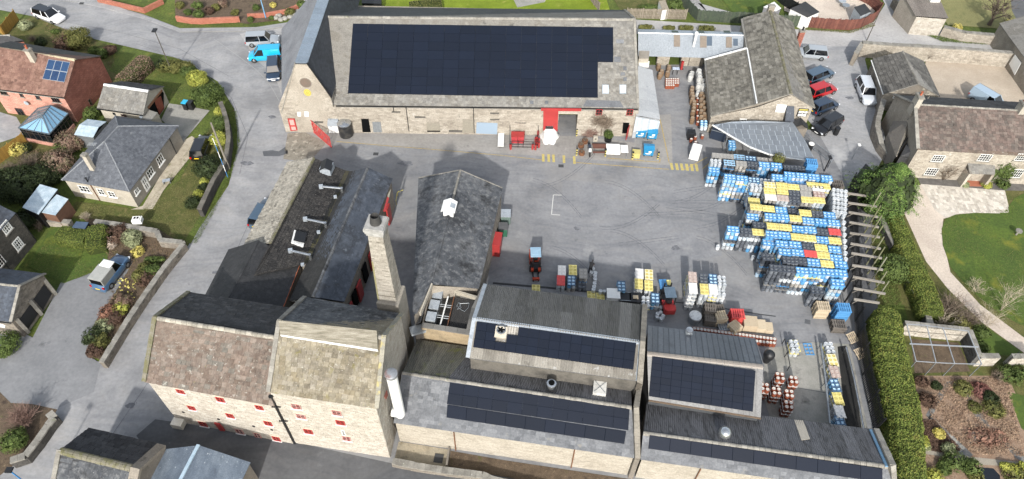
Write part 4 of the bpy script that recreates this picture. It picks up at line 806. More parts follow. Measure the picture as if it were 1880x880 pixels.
a,b = on(zt1(108,420),mr['front'])+V((0,-.12,0)),on(zt1(272,738),mr['front'])+V((0,-.12,0)); m = MB(); m.tube(a,V((a.x,a.y,.05)),.055); m.box(a+V((0,0,-.2)),(.3,.2,.25)); m.build('downpipe',BLACK,mr['root'])
for k_ in (.22,.5): p_ = a.lerp(V((a.x,a.y,0)),k_); m = MB(); m.box(p_,(.7,.1,.08)); m.build('wall_bracket',BLACK,mr['root'])
a = on(zR(232,440),wr_)+V((.05,-.02,0)); m = MB(); m.tube(a,V((a.x,a.y,1)),.05); m.build('downpipe',BLACK,mr['root'])
# ---- tall brick chimney
CX,CY,CZ = -10.0,34.5,18.0; cyaw = math.radians(-8.3)
cb = thing('factory_chimney','tall tapering pale brick chimney with a whitish cap rising behind the mill','chimney',V((CX,CY,0)))
CHB = M('pale_chimney_brick',['#a89c84','#b8ac94','#c6bba4','#9b8f78'],tile=True,scale=.6,rough=.9,bump=.4,mixn=.5,spots=[('#857b68',1.6,.64,.1),('#d0c8b6',.9,.62,.12)])
CHY = M('lichened_chimney_stone',['#a8a034','#b5ac50','#9a9030'],tile=True,scale=1,rough=.9,bump=.4)
m = MB(); m.box((CX+.1,CY-.1,4.6),(1.85,2.1,9.2),cyaw); pl_ = m.build('plinth',CHB,cb)
def taper(w0,w1,z0,z1,cx,cy):
 ca,sa = math.cos(cyaw),math.sin(cyaw); o = []
 for w_,z_ in ((w0,z0),(w1,z1)):
  for i,j in ((-1,-1),(1,-1),(1,1),(-1,1)): x,y = i*w_/2,j*w_/2; o.append(V((cx+x*ca-y*sa,cy+x*sa+y*ca,z_)))
 return o
tp = taper(1.56,1.12,9.2,CZ-.9,CX,CY); m = MB(); m.add(tp,[(0,1,5,4),(1,2,6,5),(2,3,7,6),(3,0,4,7)]); st_ = m.build('shaft',CHB,cb)
for fi in ((0,1,5,4),(1,2,6,5)):
 q = [tp[i] for i in fi]; rows = 11
 for k_ in range(rows):
  s0,s1 = k_/rows,(k_+1)/rows; A,B,C2,D2 = q[0].lerp(q[3],s0),q[1].lerp(q[2],s0),q[1].lerp(q[2],s1-.012),q[0].lerp(q[3],s1-.012)
  tiles([A,B,C2,D2],'stone_block',CHB,st_,.42,.18,.022,wall=True,gap=.012)
for k_ in range(1,12):
 z_ = 9.2+(CZ-.9-9.2)*k_/12; w_ = 1.56+(1.12-1.56)*k_/12; m = MB(); m.box((CX,CY,z_),(w_+.03,w_+.03,.05),cyaw); m.build('iron_band',M('dark_iron_band',['#3c3830','#504a3c'],scale=2,rough=.8),st_)
m = MB()
for i,(a_,b_) in enumerate(((tp[0],tp[4]),)): m.bar(a_+V((.04,-.02,0)),a_.lerp(b_,.62)+V((.03,-.02,0)),.14,.06)
m.build('lichen_edge',CHY,st_)
m = MB(); m.box((CX,CY,CZ-.75),(1.3,1.3,.22),cyaw); m.box((CX,CY,CZ-.5),(1.42,1.42,.28),cyaw); m.box((CX,CY,CZ-.24),(1.54,1.54,.24),cyaw); m.box((CX,CY,CZ-.06),(1.44,1.44,.12),cyaw)
m.build('chimney_cap',M('white_mortar_cap',['#9c9a92','#b5b3ab','#c9c7c0'],scale=2.5,rough=.9,bump=.6,spots=[('#5b594f',3,.66,.08)]),cb)
m = MB(); m.lathe([(.44,CZ-.02),(.37,CZ+.5),(.33,CZ+.72),(.3,CZ+.72),(.27,CZ+.3),(.001,CZ+.3)],(CX,CY,0),16); m.build('chimney_pot',M('sooty_pot',['#2b2b2b','#3a3937'],scale=3,rough=.8),cb,smooth=True)
# ---- white flue on the mill end wall
c = on(zR(255,405),wr_); nn = wr_[1] if wr_[1].x > 0 else -wr_[1]; bx = V((-8.65,26.15,4.4)); c = bx-nn*.55
fl = thing('white_flue','fat white metal flue with a rusty cowl bracketed to the end wall of the mill','flue',V((bx.x,bx.y,bx.z-.6)))
top = V((bx.x,bx.y,0)); hz = 10.5; m = MB(); m.tube(V((bx.x,bx.y,bx.z)),V((bx.x,bx.y,hz)),.42,n=20); m.tube(V((bx.x,bx.y,bx.z)),V((bx.x,bx.y,bx.z-.35)),.42,.3,n=20); m.tube(c-nn*.1+V((0,0,.1)),bx+V((0,0,.1)),.36,n=16); m.build('flue_pipe',WHITE,fl,smooth=True)
m = MB(); m.tube(V((bx.x,bx.y,hz-.02)),V((bx.x,bx.y,hz+.3)),.46,.48,n=20); m.tube(V((bx.x,bx.y,hz+.3)),V((bx.x,bx.y,hz+.36)),.48,.4,n=20); m.build('cowl',M('rusty_cowl',['#7c7f82','#8f9295','#7a4a38'],scale=1.6,rough=.5,metal=.3),fl,smooth=True)
for z_ in (bx.z+.9,hz-.3): m = MB(); m.bar(V((bx.x,bx.y,z_)),V((bx.x,bx.y,z_))-nn*.6,.05,.05); m.build('bracket',STEEL,fl)
# ---------------------------------------------------------------- south ranges
YAW = math.radians(-7.4); DV = V((math.sin(-YAW),math.cos(YAW),0)); DV = V((-math.sin(YAW),math.cos(YAW),0)); DU = V((math.cos(YAW),math.sin(YAW),0))
r1 = thing('solar_front_range','low front range left of the stone parapet with slate and solar panels facing the street','building',P((950,790)).xy.to_3d())
f0,f1,r0_,r1_ = P((722.5,776.8),3.6),P((1165.5,841.8),3.6),P((738.4,685.3),5.24),P((1160,748),5.24)
b0,b1 = r0_+DV*4.5+V((0,0,-1.95)),r1_+DV*4.5+V((0,0,-1.95))
m = MB(); m.slab([f0,f1,r1_,r0_],.08); m.slab([b1,b0,r0_,r1_],.08); ro = m.build('roof',SLATE_N,r1)
tiles([f0,f1,r1_,r0_],'slate',SLATE_N,ro,.42,.3,.018,indiv=120); ridge(r0_,r1_,COPE,ro,.2)
e = V((0,0,.04)); mid0,mid1 = b0.lerp(b1,.27),r0_.lerp(r1_,.2)
sheets([b0+e,mid0+e,mid1+e,r0_+e],'corrugated_sheet',SHEET_M,ro,.95,.18,.04); sheets([mid0+e,b1+e,r1_+e,mid1+e],'corrugated_sheet',SHEET_D,ro,.95,.18,.04)
PR1 = pl3(f0,f1,r0_)
solar([zR(636,200),zS(1000,872),(1155,754.5),(1150,787)],PR1,8,1,ro,off=0) if 0 else None
solar([zR(636,201),t(2,2)(692,495),t(2,2)(684,617),zR(615,352)],PR1,12,2,ro)
solar([zR(618,357),t(2,2)(673,622),t(2,2)(663,690),zR(612,447)],PR1,9,1,ro)
ins = inset(f0,f1,b1,b0,.12); gw = wallmesh(ins,r1,STONE)
SMOOTH = M('smooth_cream_stone',['#a6997f','#b0a389','#baad93','#c2b69d'],tile=True,scale=.5,bump=.3,mixn=.6,spots=[('#8e846f',1.2,.68,.1)])
tiles([g0(ins[0]),g0(ins[1]),ins[1],ins[0]],'stone_course',SMOOTH,gw,.55,.2,.014,wall=True,gap=.01)
WR1 = (ins[0],vpl(ins[0],ins[1])[1])
for p_ in (t(1,2)(1097,640),t(2,2)(393,730)):
 a = on(p_,WR1)+V((0,-.1,0)); m = MB(); m.tube(V((a.x,a.y,3.5)),V((a.x,a.y,0)),.05); m.build('downpipe',RUST,r1)
q1 = thing('street_end_range','long low range right of the stone parapet with corrugated back slope and one solar strip','building',P((1400,850)).xy.to_3d())
f0,f1,r0_,r1_ = P((1175.7,844.2),3.7),P((1645,911),3.7),P((1180.8,794.8),4.65),P((1634.5,857),4.65)
b0,b1 = P((1187,738),3.2),P((1602.7,789),3.2)
m = MB(); m.slab([f0,f1,r1_,r0_],.08); m.slab([b1,b0,r0_,r1_],.08); ro = m.build('roof',SLATE_N,q1)
tiles([f0,f1,r1_,r0_],'slate',SLATE_N,ro,.42,.3,.018); ridge(r0_,r1_,COPE,ro,.2)
sheets([b0+e,b1+e,r1_+e,r0_+e],'corrugated_sheet',SHEET_D,ro,.95,.16,.04)
PR2 = pl3(f0,f1,r0_); solar([t(2,2)(800,642),zV(1052,795),zV(1052,905),t(2,2)(793,715)],PR2,11,1,ro)
PB2 = pl3(b0,b1,r0_); c = on(zT(740,960),PB2); c = on((1328,800),PB2)
m = MB(); m.lathe([(.4,-.3),(.38,.35),(.5,.38),(.52,.62),(.42,.86),(.2,1.0),(.0,1.02)],c,18); m.build('round_cowl',STAIN,q1,smooth=True)
plate(ro,PB2,[zV(342,405),zV(415,410),zV(470,560),zV(400,570)],M('pale_stained_sheet',['#a79f90','#b5ad9e'],scale=3,streak=(3,.3,1),rough=.8),'pale_sheet',.02,.05)
ins = inset(f0,f1,b1,b0,.12); gw = wallmesh(ins,q1,STONE); tiles([g0(ins[0]),g0(ins[1]),ins[1],ins[0]],'stone_course',SMOOTH,gw,.55,.2,.014,wall=True,gap=.01)
WR2 = (ins[0],vpl(ins[0],ins[1])[1]); a = on(t(2,2)(1060,845),WR2)+V((0,-.1,0)); m = MB(); m.tube(V((a.x,a.y,3.5)),V((a.x,a.y,0)),.05); m.build('downpipe',RUST,q1)
pe = [P(zV(1005,475),3.9),P(zV(1140,770),5.1),P(zV(1148,885),4.2)]
m = MB()
for a,b in zip(pe[:-1],pe[1:]):
 s_ = DU*.2; m.add([a-s_,a+s_,b+s_,b-s_,g0(a)-s_,g0(a)+s_,g0(b)+s_,g0(b)-s_],[(0,1,2,3),(0,3,7,4),(1,5,6,2),(0,4,5,1),(3,2,6,7)])
pw = m.build('parapet',STONE2,q1); copings(pe,COPE,pw,.46,.1,.5,rise=.06)
m = MB(); m.bar(pe[0]-DU*.33-V((0,0,.25)),pe[1]-DU*.33-V((0,0,.3)),.2,.12); m.build('blue_gutter',M('blue_gutter',['#5b7f9b','#6d8ca4'],scale=2,rough=.5),q1)
cp = [P((1184,560),6.1),P((1180,628),7.9),P((1174.5,703),6.7),P((1174,708),5.3),P((1168,749),5.8),P((1170.6,842),4.0)]
sp_ = thing('parapet_wall','long stone parapet wall dividing the solar roofed ranges down the middle','wall',g0(ctr(*cp)))
m = MB()
for a,b in zip(cp[:-1],cp[1:]):
 s_ = DU*.19; m.add([a-s_,a+s_,b+s_,b-s_,g0(a)-s_,g0(a)+s_,g0(b)+s_,g0(b)-s_],[(0,1,2,3),(0,3,7,4),(1,5,6,2),(0,4,5,1),(3,2,6,7)])
m.build('masonry',STONE2,sp_); copings(cp,M('tan_coping',['#8a806b','#9a8f79','#7b735f','#a89d86'],tile=True,scale=1,bump=.5,spots=[('#c4bda8',3,.66,.06),('#5e5a4b',1.4,.64,.1)]),sp_,.44,.12,.55,rise=.07)
q2_ = thing('upper_solar_range','raised corrugated range left of the parapet with solar panels and a roof fan','building',P((1020,650)).xy.to_3d())
n0,n1,s0_,s1_,r0_,r1_ = P((893,522.8),5.7),P((1181,561),5.7),P((861,658),6.35),P((1173,700.5),6.35),P((872.8,585.4),7.5),P((1179,629),7.5)
m = MB(); m.slab([s0_,s1_,r1_,r0_],.1); m.slab([n1,n0,r0_,r1_],.1); ro = m.build('roof',SHEET_D,q2_)
h0,h1 = n0.lerp(r0_,.45),n1.lerp(r1_,.45)
sheets([n1+e,n0+e,r0_+e,r1_+e],'corrugated_sheet',M('grey_corrugated',['#55554f','#66665f','#757571','#5c5c58','#82827e'],tile=True,scale=1.2,rough=.8,bump=.25,streak=(3,.35,1),mixn=.55,spots=[('#3f3f3c',1,.62,.14),('#9a9a94',6,.68,.06)]),ro,1.0,.18,.045,lap=2)
sheets([s0_+e,s1_+e,r1_+e,r0_+e],'corrugated_sheet',SHEET_B,ro,1.1,.2,.04)
ridge(r0_,r1_,M('pale_ridge',['#8f969c','#9ba2a8'],scale=2,rough=.6),ro,.3,2.4,h=.06)
PS = pl3(s0_,s1_,r0_)
solar([zS(62,320),zS(1203,475),zS(1182,664),zS(35,503)],PS,15,3,ro,skip={(2,0),(3,0),(2,1)},off=.12)
for a,b in ((r0_,s0_),(r1_,s1_),(r0_,n0)): m = MB(); m.bar(a+V((0,0,.08))-DU*.1,b+V((0,0,.08))-DU*.1,.34,.05); m.build('verge_flashing',LEAD,ro)
wallmesh([s0_+V((.1,.1,-.1)),s1_+V((-.1,.1,-.1)),r1_-V((.1,0,.1)),n1+V((-.1,-.1,-.1)),n0+V((.1,-.1,-.1)),r0_+V((.1,0,-.1))],q2_,M('dark_range_stone',['#5f594d','#6f685a','#4f4a40'],scale=.8,rough=.9,bump=.5))  # darker stone tone on the upper range walls
c = on(zS(235,398),PS); n = PS[1]
m = MB(); m.box(c+n*.2,(.95,.95,.4),ax=(DU,n.cross(DU),n)); fo = m.build('fan_housing',M('rusty_white_box',['#a49c8c','#b8b1a2'],scale=2),q2_)
m = MB(); m.lathe([(.4,.42),(.4,.55),(.34,.55),(.34,.45)],c,16); m.build('fan_ring',STEEL,fo)
m = MB()
for k_ in range(5): a_ = k_*1.2566; m.bar(c+V((0,0,.5)),c+V((.32*math.cos(a_),.32*math.sin(a_),.52)),.14,.02)
m.build('fan_blade',DARK,fo)
plate(ro,PS,[zS(268,350),zS(345,362),zS(325,450),zS(262,440)],M('pale_corrugated_patch',['#b1ab9e','#bfb9ac'],scale=3),'pale_sheet',.02,.06)
PB1 = pl3(b0*0+P((738.4,685.3),5.24),P((1160,748),5.24),P((738.4,685.3),5.24)+DV*4.5+V((0,0,-1.95)))
c = on(zS(592,800),PB1); m = MB(); m.box(c+V((0,0,.25)),(.8,.8,.5),YAW); vo = m.build('vent_base',BLACK,r1)
m = MB(); m.lathe([(.32,.5),(.34,.8),(.4,.85),(.4,1.0),(.3,1.05)],c,16); m.build('vent_drum',STAIN,vo,smooth=True); m = MB(); m.lathe([(.27,.9),(.25,1.08),(.0,1.08)],c,16); m.build('vent_mouth',DARK,vo)
c = on(zS(938,815),PB1); m = MB(); m.box(c+V((0,0,.35)),(1.05,1.2,.7),YAW); vo = m.build('pale_roof_box',M('grubby_white_box',['#a5a49e','#b9b8b2','#8d8c86'],scale=1.6),r1)
m = MB()
for s_ in (-1,1): m.bar(c+V((0,0,.74))-DU*.45*s_-DV*.5,c+V((0,0,.74))+DU*.45*s_+DV*.5,.03,.03)
m.build('bracing',STEEL,vo)
q3 = thing('standing_seam_range','grey standing seam range with a solar covered south slope beside the copper banded casks','building',P((1290,690)).xy.to_3d())
n0,n1,s0_,s1_,r0_,r1_ = P((1189.5,598),4.3),P((1386,622),4.3),P((1190.7,734.5),4.3),P((1396.4,767.5),4.3),P((1188,649),5.85),P((1401,673),5.85)
m = MB(); m.slab([s0_,s1_,r1_,r0_],.1); m.slab([n1,n0,r0_,r1_],.1); ro = m.build('roof',SHEET_S,q3)
seams([n1+e,n0+e,r0_+e,r1_+e],'seam_sheet',SHEET_S,ro,.46,.05); seams([s0_+e,s1_+e,r1_+e,r0_+e],'seam_sheet',M('grey_brown_seam',['#7a7976','#868582','#91908c'],tile=True,scale=.5,rough=.6,bump=.1),ro,.46,.04)
ridge(r0_,r1_,M('taupe_ridge',['#7b756d','#877f76'],scale=2,rough=.6),ro,.28,3,h=.06)
PS3 = pl3(s0_,s1_,r0_); solar([zT(165,328),zT(997,445),zT(975,775),zT(137,650)],PS3,10,6,ro)
wallmesh([s0_+V((.1,.1,-.1)),s1_+V((-.1,.1,-.1)),r1_-V((.15,0,.12)),n1+V((-.1,-.1,-.1)),n0+V((.1,-.1,-.1)),r0_+V((.1,0,-.1))],q3,M('dark_cladding',['#3a3c3e','#45484a'],scale=1))
m = MB(); m.bar(s1_+V((0,-.05,0)),s0_+V((0,-.05,0)),.12,.1); m.build('gutter',M('brown_gutter',['#5c4e40','#6b5a48'],scale=2),q3)
for p_,r_ in ((zT(458,140),.26),):
 c = on(p_,pl3(n0,n1,r0_)); m = MB(); m.box(c+V((0,0,.1)),(.6,.5,.2),YAW); vo = m.build('vent_base',STEEL,q3); m = MB(); m.lathe([(.2,.2),(.24,.4),(.32,.45),(.3,.55),(0,.62)],c,14); m.build('vent_cowl',STAIN,vo,smooth=True)
# ---------------------------------------------------------------- malthouse with cupola
mh = thing('malthouse','long dark slated malthouse with a white louvred cupola on its ridge','building',P((840,470)).xy.to_3d())
L0,L1,Rr0,Rr1,E0,E1 = P((768.5,327.5),4.6),P((760,597),4.6),P((845,313),6.5),P((790.7,521),6.5),P((922.6,346),4.6),P((879,530),4.6)
SOUTH = P((771,591),5.0)
m = MB(); m.slab([L1,SOUTH,Rr1,Rr0,L0],.09); m.slab([E0,Rr0,Rr1,E1],.09); ro = m.build('roof',SLATE_P,mh)
plL = pl3(L0,Rr0,L0+(Rr1-Rr0)); so_ = V((SOUTH.x,SOUTH.y,plL[0].z-((SOUTH-plL[0]).x*plL[1].x+(SOUTH-plL[0]).y*plL[1].y)/plL[1].z)); l1_ = V((L1.x,L1.y,plL[0].z-((L1-plL[0]).x*plL[1].x+(L1-plL[0]).y*plL[1].y)/plL[1].z))
tiles([l1_,so_,Rr1,Rr0,L0],'slate',SLATE_P,ro,.36,.28,.022,lift=.02); tiles([E1,E0,Rr0,Rr1],'slate',SLATE_P,ro,.36,.28,.025,lift=.02)
ridge(Rr0,Rr0.lerp(Rr1,.36),COPE,ro,.14,name='pale_ridge_tiles'); ridge(Rr0.lerp(Rr1,.36),Rr1,SLATE_P,ro,.16)
copings([Rr0+V((0,0,.06)),E0+V((0,0,.06))],COPE,ro,.1,.05,.4,name='verge_mortar'); copings([Rr0+V((0,0,.06)),L0+V((0,0,.06))],COPE,ro,.1,.05,.4,name='verge_mortar')
iw = [l1_+V((.15,0,-.12)),V((Rr1.x+.05,Rr1.y-.05,Rr1.z-.2)),E1+V((-.15,.1,-.12)),E0+V((-.15,-.15,-.12)),V((Rr0.x,Rr0.y-.2,Rr0.z-.15)),L0+V((.15,-.15,-.12))]
mw = wallmesh(iw,mh,STONE); tiles([g0(iw[2]),g0(iw[3]),iw[3],iw[2]],'stone_course',STONE2,mw,.42,.2,.02,wall=True,gap=.015)
for a,b in ((so_,Rr1),):
 m = MB(); m.bar(g0(a).lerp(g0(b),.5)*0+a+V((.12,0,-.15)),b+V((.12,0,-.15)),.12,.5); m.build('white_gable_edge',RENDER_C,mh)
c = Rr0.lerp(Rr1,.395); c.z = 6.45; rd_ = (Rr1-Rr0).normalized(); sd_ = V((-rd_.y,rd_.x,0)); ry = math.atan2(rd_.y,rd_.x)
m = MB(); m.box(c+V((0,0,.3)),(1.1,.95,.8),ry); cu = m.build('cupola',WHITE,mh)
m = MB(); a0,a1 = c-rd_*.75+V((0,0,1.15)),c+rd_*.75+V((0,0,1.15));
for s_ in (-1,1): m.slab([a0,a1,a1+sd_*.68*s_-V((0,0,.42)),a0+sd_*.68*s_-V((0,0,.42))],.05)
m.build('cupola_roof',WHITE,cu)
m = MB(); m.slab([c+V((0,0,1.07))+rd_*.3+sd_*.15,c+V((0,0,1.07))+rd_*.3+sd_*.6-V((0,0,.25)),c+V((0,0,1.07))-rd_*.3+sd_*.6-V((0,0,.25)),c+V((0,0,1.07))-rd_*.3+sd_*.15],.02); m.build('cupola_panel',LEAD,cu)
for k_ in range(4): m = MB(); m.box(c+rd_*.56+V((0,0,.15+k_*.16)),(.03,.7,.05),ry); m.build('louvre',LEAD,cu)
# ---- service pit between malthouse and front range
pit = thing('service_pit','walled rooftop plant area with dark corrugated floor between the malthouse and the solar ranges','plant area',P((830,570)).xy.to_3d())
pz = 4.9
a,b,c_,d_ = P(zH(320,690),pz),P(zH(830,770),pz),P(zH(925,400),pz),P(zH(420,250),pz)
m = MB(); m.slab([V((p.x,p.y,4.0)) for p in (a,b,c_,d_)],.1); m.build('pit_floor',M('oily_black_floor',['#1b1b1a','#262522','#302d26'],scale=1.4,rough=.8),pit)
fl0 = [P(zH(610,708),4.4),P(zH(820,745),4.4),P(zH(905,430),4.4),P(zH(680,385),4.4)]
sheets([fl0[0],fl0[1],fl0[2],fl0[3]],'corrugated_sheet',M('black_corrugated',['#2b2b2b','#343332','#3d3c3a'],tile=True,scale=1.2,rough=.8,bump=.2),pit,1.1,.2,.04)
m = MB(); m.bar(a+V((0,0,-2)),b+V((0,0,-2)),.35,3.9); pw = m.build('south_wall',M('stained_tan_wall',['#8a7a60','#9b8b70','#766a55'],scale=.9,rough=.9,bump=.4),pit); m = MB()
copings([a,b],M('grey_coping',['#77746c','#85827a'],tile=True,scale=1.2),pw,.5,.12,1.2,rise=.06)
m = MB(); m.bar(a+V((.05,0,-1.3)),d_+V((0,0,-1.3)),.14,2.6); m.build('west_wall',STONE2,pit)
m = MB(); m.bar(d_+V((0,.2,-.7)),c_+V((0,.2,-.7)),.2,1.2); m.build('north_wall',M('white_flaked_wall',['#8f897b','#aaa496'],scale=1.3),pit)
copings([P(zH(1010,245),4.8),P(zH(880,510),4.8),P(zH(850,640),5.2),P(zH(815,790),5.2)],M('grey_coping',['#77746c']),pit,.45,.16,1,rise=.0)
copings([P(zH(735,370),4.3),P(zH(925,405),4.3)],M('grey_coping',['#77746c']),pit,.5,.14,1)
for x,y in ((492,345),(455,462),(420,590)):
 c = P(zH(x,y),5.1); tk = thing('duct_box',['',''][0] or {345: 'grey metal duct box furthest from the street in the service pit',462: 'middle grey metal duct box of three in the service pit',590: 'grey metal duct box closest to the street wall of the pit'}[y],'duct',V((c.x,c.y,4.01)),0,'duct boxes in the service pit')
 m = MB(); m.box((c.x,c.y,4.5),(.8,.9,1.0),YAW); m.build('casing',STEEL,tk); m = MB(); m.box((c.x,c.y,5.05),(.86,.96,.08),YAW); m.build('lid',LEAD,tk)
for (x0,y0,x1,y1,r_,mt,nm) in ((602,380,512,702,.07,WHITE,'main_pipe'),(668,380,592,705,.05,RUST,'rusty_pipe'),(515,462,650,480,.035,STEEL,'cross_pipe'),(512,482,640,500,.035,STEEL,'cross_pipe'),(485,578,620,598,.035,STEEL,'cross_pipe'),(482,602,612,620,.035,STEEL,'cross_pipe')):
 m = MB(); m.tube(P(zH(x0,y0),4.8),P(zH(x1,y1),4.8),r_,n=10); m.build(nm,mt,pit)
m = MB(); pts = [P(zH(*p),4.5) for p in ((690,490),(720,440),(735,470),(700,520),(745,500),(725,455),(830,450),(820,500),(780,540),(740,520),(700,480))]
for p0_,p1_ in zip(pts[:-1],pts[1:]): m.tube(p0_,p1_,.025,n=5)
m.build('hose',STEEL,pit)
c = P(zH(285,740),4.3); m = MB(); m.box(c,(1.4,.7,.3),.35); hb = thing('roof_outlet_box','small grey metal outlet box between the mill corner and the service pit','box',V((c.x,c.y,3.9))); m.build('casing',LEAD,hb); m = MB(); m.box(c+V((0,0,.2)),(1.5,.8,.06),.35); m.build('lid',STEEL,hb); m = MB(); m.box(c-V((0,0,1.2)),(.7,.5,2.4),.35); m.build('support',STONE2,hb)
# ---------------------------------------------------------------- brewhouse ranges (left)
W0,W1 = P(zE(930,103),3.4),P(zF(460,170),3.4); A0,A1 = P(zE(1210,60),4.9),P(zF(740,160),4.9)
VA,VB = P(t(1,1)(525,75),3.5),P(t(1,1)(300,570),3.5); M0,M1 = P(t(1,1)(630,52),5.5),P(t(1,1)(335,748),5.5)
E0,E1 = P(t(1,1)(765,113),4.1),P(t(1,1)(505,775),4.1)
br = thing('road_side_brewhouse','brewhouse with a cream pantile slope to the road and steel flues on its dark slope','building',P((560,400)).xy.to_3d())
m = MB(); m.slab([W1,W0,A0,A1],.09); A1b = A0+(A1-A0)*1.32; vb = VA+(VB-VA)*1.0; m.slab([VA,vb,A1b,A0],.09); ro = m.build('roof',TILE_K,br)
tiles([W0,W1,A1,A0],'pantile',TILE_C,ro,.3,.3,.08,gap=.03); tiles([vb,VA,A0,A1b],'pantile',TILE_K,ro,.3,.3,.075,gap=.03)
ridge(A0,A1,MOSSY,ro,.16)
ea = V((.12,-.1,-.12)); wallmesh([W1+V((.15,0,-.12)),VB+V((0,0,-.1)),VA+V((0,-.2,-.1)),A0+V((0,-.2,-.2)),W0+V((.15,-.2,-.12))],br,STONE2)
br2 = thing('slated_brewhouse','brewhouse with a blue slate slope and red doors facing the yard','building',P((640,420)).xy.to_3d())
m = MB(); m.slab([VB+(VB-VA)*.3,VA,M0,M1],.09); m.slab([E0,E1,M1,M0],.09); ro2 = m.build('roof',SLATE_B,br2)
tiles([VA,VB+(VB-VA)*.35,M1,M0],'dark_slate',M('dark_valley_slate',['#33332f','#3c3b37','#45443f','#2c2c2a'],tile=True,scale=.5,rough=.85,bump=.5,spots=[('#5a5649',1.3,.64,.1)]),ro2,.34,.28,.025)
tiles([E1,E0,M0,M1],'blue_slate',SLATE_B,ro2,.36,.28,.022); ridge(M0,M1,SLATE_P,ro2,.16)
bw2 = wallmesh([E1+V((-.15,0,-.12)),E0+V((-.15,-.15,-.12)),M0+V((0,-.15,-.15)),VA+V((0,-.15,-.15)),VB+(VB-VA)*.3],br2,STONE2)
WE = (E0,vpl(E0,E1)[1]); nE = WE[1] if WE[1].x > 0 else -WE[1]
for q_,mt,nm in (([zG(650,485),zG(662,485),zG(628,640),zG(605,625)],RED,'red_shutter'),):
 pass
def facebox(parent,s_,z0,z1,w_,mt,nm,dp=.1):
 p_ = E0.lerp(E1,s_)+nE*.0; u_ = (E1-E0).normalized(); m = MB(); m.box((p_.x+nE.x*dp/2,p_.y+nE.y*dp/2,(z0+z1)/2),(w_,dp,z1-z0),ax=(u_,nE,V((0,0,1)))); return m.build(nm,mt,parent)
for s_,w_ in ((.17,1.6),(.56,1.5),(.8,1.7),(.95,1.0)): facebox(br2,s_,.3,2.7,w_*.62,RED,'red_door',.16)
for s_,w_ in ((.68,1.0),(.88,.8)): facebox(br2,s_,.8,3.0,w_,DARK,'opening',.14)
plE = pl3(E0,E1,M0)
plate(ro2,plE,[zG(650,480),zG(668,500),zG(630,642),zG(605,636)],RED,'red_rooflight',.05,.03)
plate(ro2,plE,[zG(655,455),zG(690,395),zG(670,490),zG(650,482)],M('pale_flashing_strip',['#8d8878'],scale=2),'flashing',.03,.03)
ck = thing('charcoal_roofed_block','block with a plain charcoal tiled gable roof between the road and the mill','building',P((460,520)).xy.to_3d())
w0,w1,c0,c1,e0_,e1_ = P(zF(290,225),3.4),P(zF(45,702),3.4),P(zF(612,130),5.1),P(zF(300,745),5.1),P(zF(1072,350),3.3),P(zF(880,845),3.3)
w1 = w0+(w1-w0)*1.12; c1 = c0+(c1-c0)*1.12; e1_ = e0_+(e1_-e0_)*1.12
m = MB(); m.slab([w1,w0,c0,c1],.09); m.slab([e0_,e1_,c1,c0],.09); ro = m.build('roof',TILE_N,ck)
tiles([w0,w1,c1,c0],'interlocking_tile',TILE_N,ro,.33,.3,.014); tiles([e1_,e0_,c0,c1],'interlocking_tile',TILE_N,ro,.33,.3,.035); ridge(c0,c1,TILE_N,ro,.16)
wallmesh([w1+V((.15,0,-.12)),e1_+V((-.15,0,-.12)),e0_+V((-.15,-.15,-.12)),c0+V((0,-.15,-.15)),w0+V((.15,-.15,-.12))],ck,RENDER_G)
m = MB(); m.bar(e0_+V((0,0,-.02)),e1_+V((0,0,-.02)),.12,.1); m.build('orange_gutter',M('terracotta_gutter',['#8a4a30','#9c5a3c'],scale=2),ck)
m = MB(); a = P(zF(950,772),3.4); b = P(zF(1048,788),3.4); m.tube(a,b,.06); m.build('white_pipe',WHITE,ck)
plK = pl3(VA,VB,A0)
for (x0,y0,x1,y1,cx_,cy_) in ((380,155,490,165,385,158),(295,330,402,352,292,335),(215,500,318,524,212,503)):
 a,b = on(t(1,1)(x0,y0),plK),on(t(1,1)(x1,y1),plK); zt_ = max(a.z,b.z)+.3; a2 = P(t(1,1)(x0,y0),zt_); b2 = P(t(1,1)(x1,y1),zt_)
 m = MB(); m.tube(a2,b2,.13,n=12); fo = m.build('steel_flue',STAIN,br,smooth=True)
 m = MB(); m.box(a2,(.4,.34,.36),.2); m.build('flue_head',LEAD,fo); m = MB(); m.tube((b2.x,b2.y,b2.z+.1),(b2.x,b2.y,b2.z-1.0),.14,n=12); m.build('flue_drop',STAIN,fo)
 c = b2+V((-.5,-1.0,-.2)); m = MB(); m.box(c,(.3,.25,.25),.2); m.build('small_vent_box',LEAD,fo)
c = on(t(1,1)(415,70),plK); m = MB(); m.box(c+V((0,0,.35)),(1.15,1.25,.8),-.14); pv = m.build('pitched_vent',LEAD,br)
m = MB(); m.slab([c+V((-.65,-.7,.7)),c+V((-.65,.7,.7)),c+V((0,.7,1.15)),c+V((0,-.7,1.15))],.06); m.slab([c+V((.65,.7,.7)),c+V((.65,-.7,.7)),c+V((0,-.7,1.15)),c+V((0,.7,1.15))],.06); m.build('vent_roof',BLACK,pv)
c = on(t(1,1)(258,440),plK); n = plK[1]; ry_ = -.14
m = MB(); m.box(c+n*.12,(1.3,1.5,.24),ax=(V((math.cos(ry_),math.sin(ry_),0)).cross(n).cross(n)*-1,n.cross(V((1,0,0))).normalized(),n)); rl_ = m.build('rooflight_kerb',LEADW,br)
c2 = c+n*.26; m = MB(); m.box(c2+V((.1,.15,.02)),(1.05,1.2,.05),ax=(n.cross(V((1,0,0))).normalized().cross(n),n.cross(V((1,0,0))).normalized(),n)); m.build('pane',BLACK,rl_)
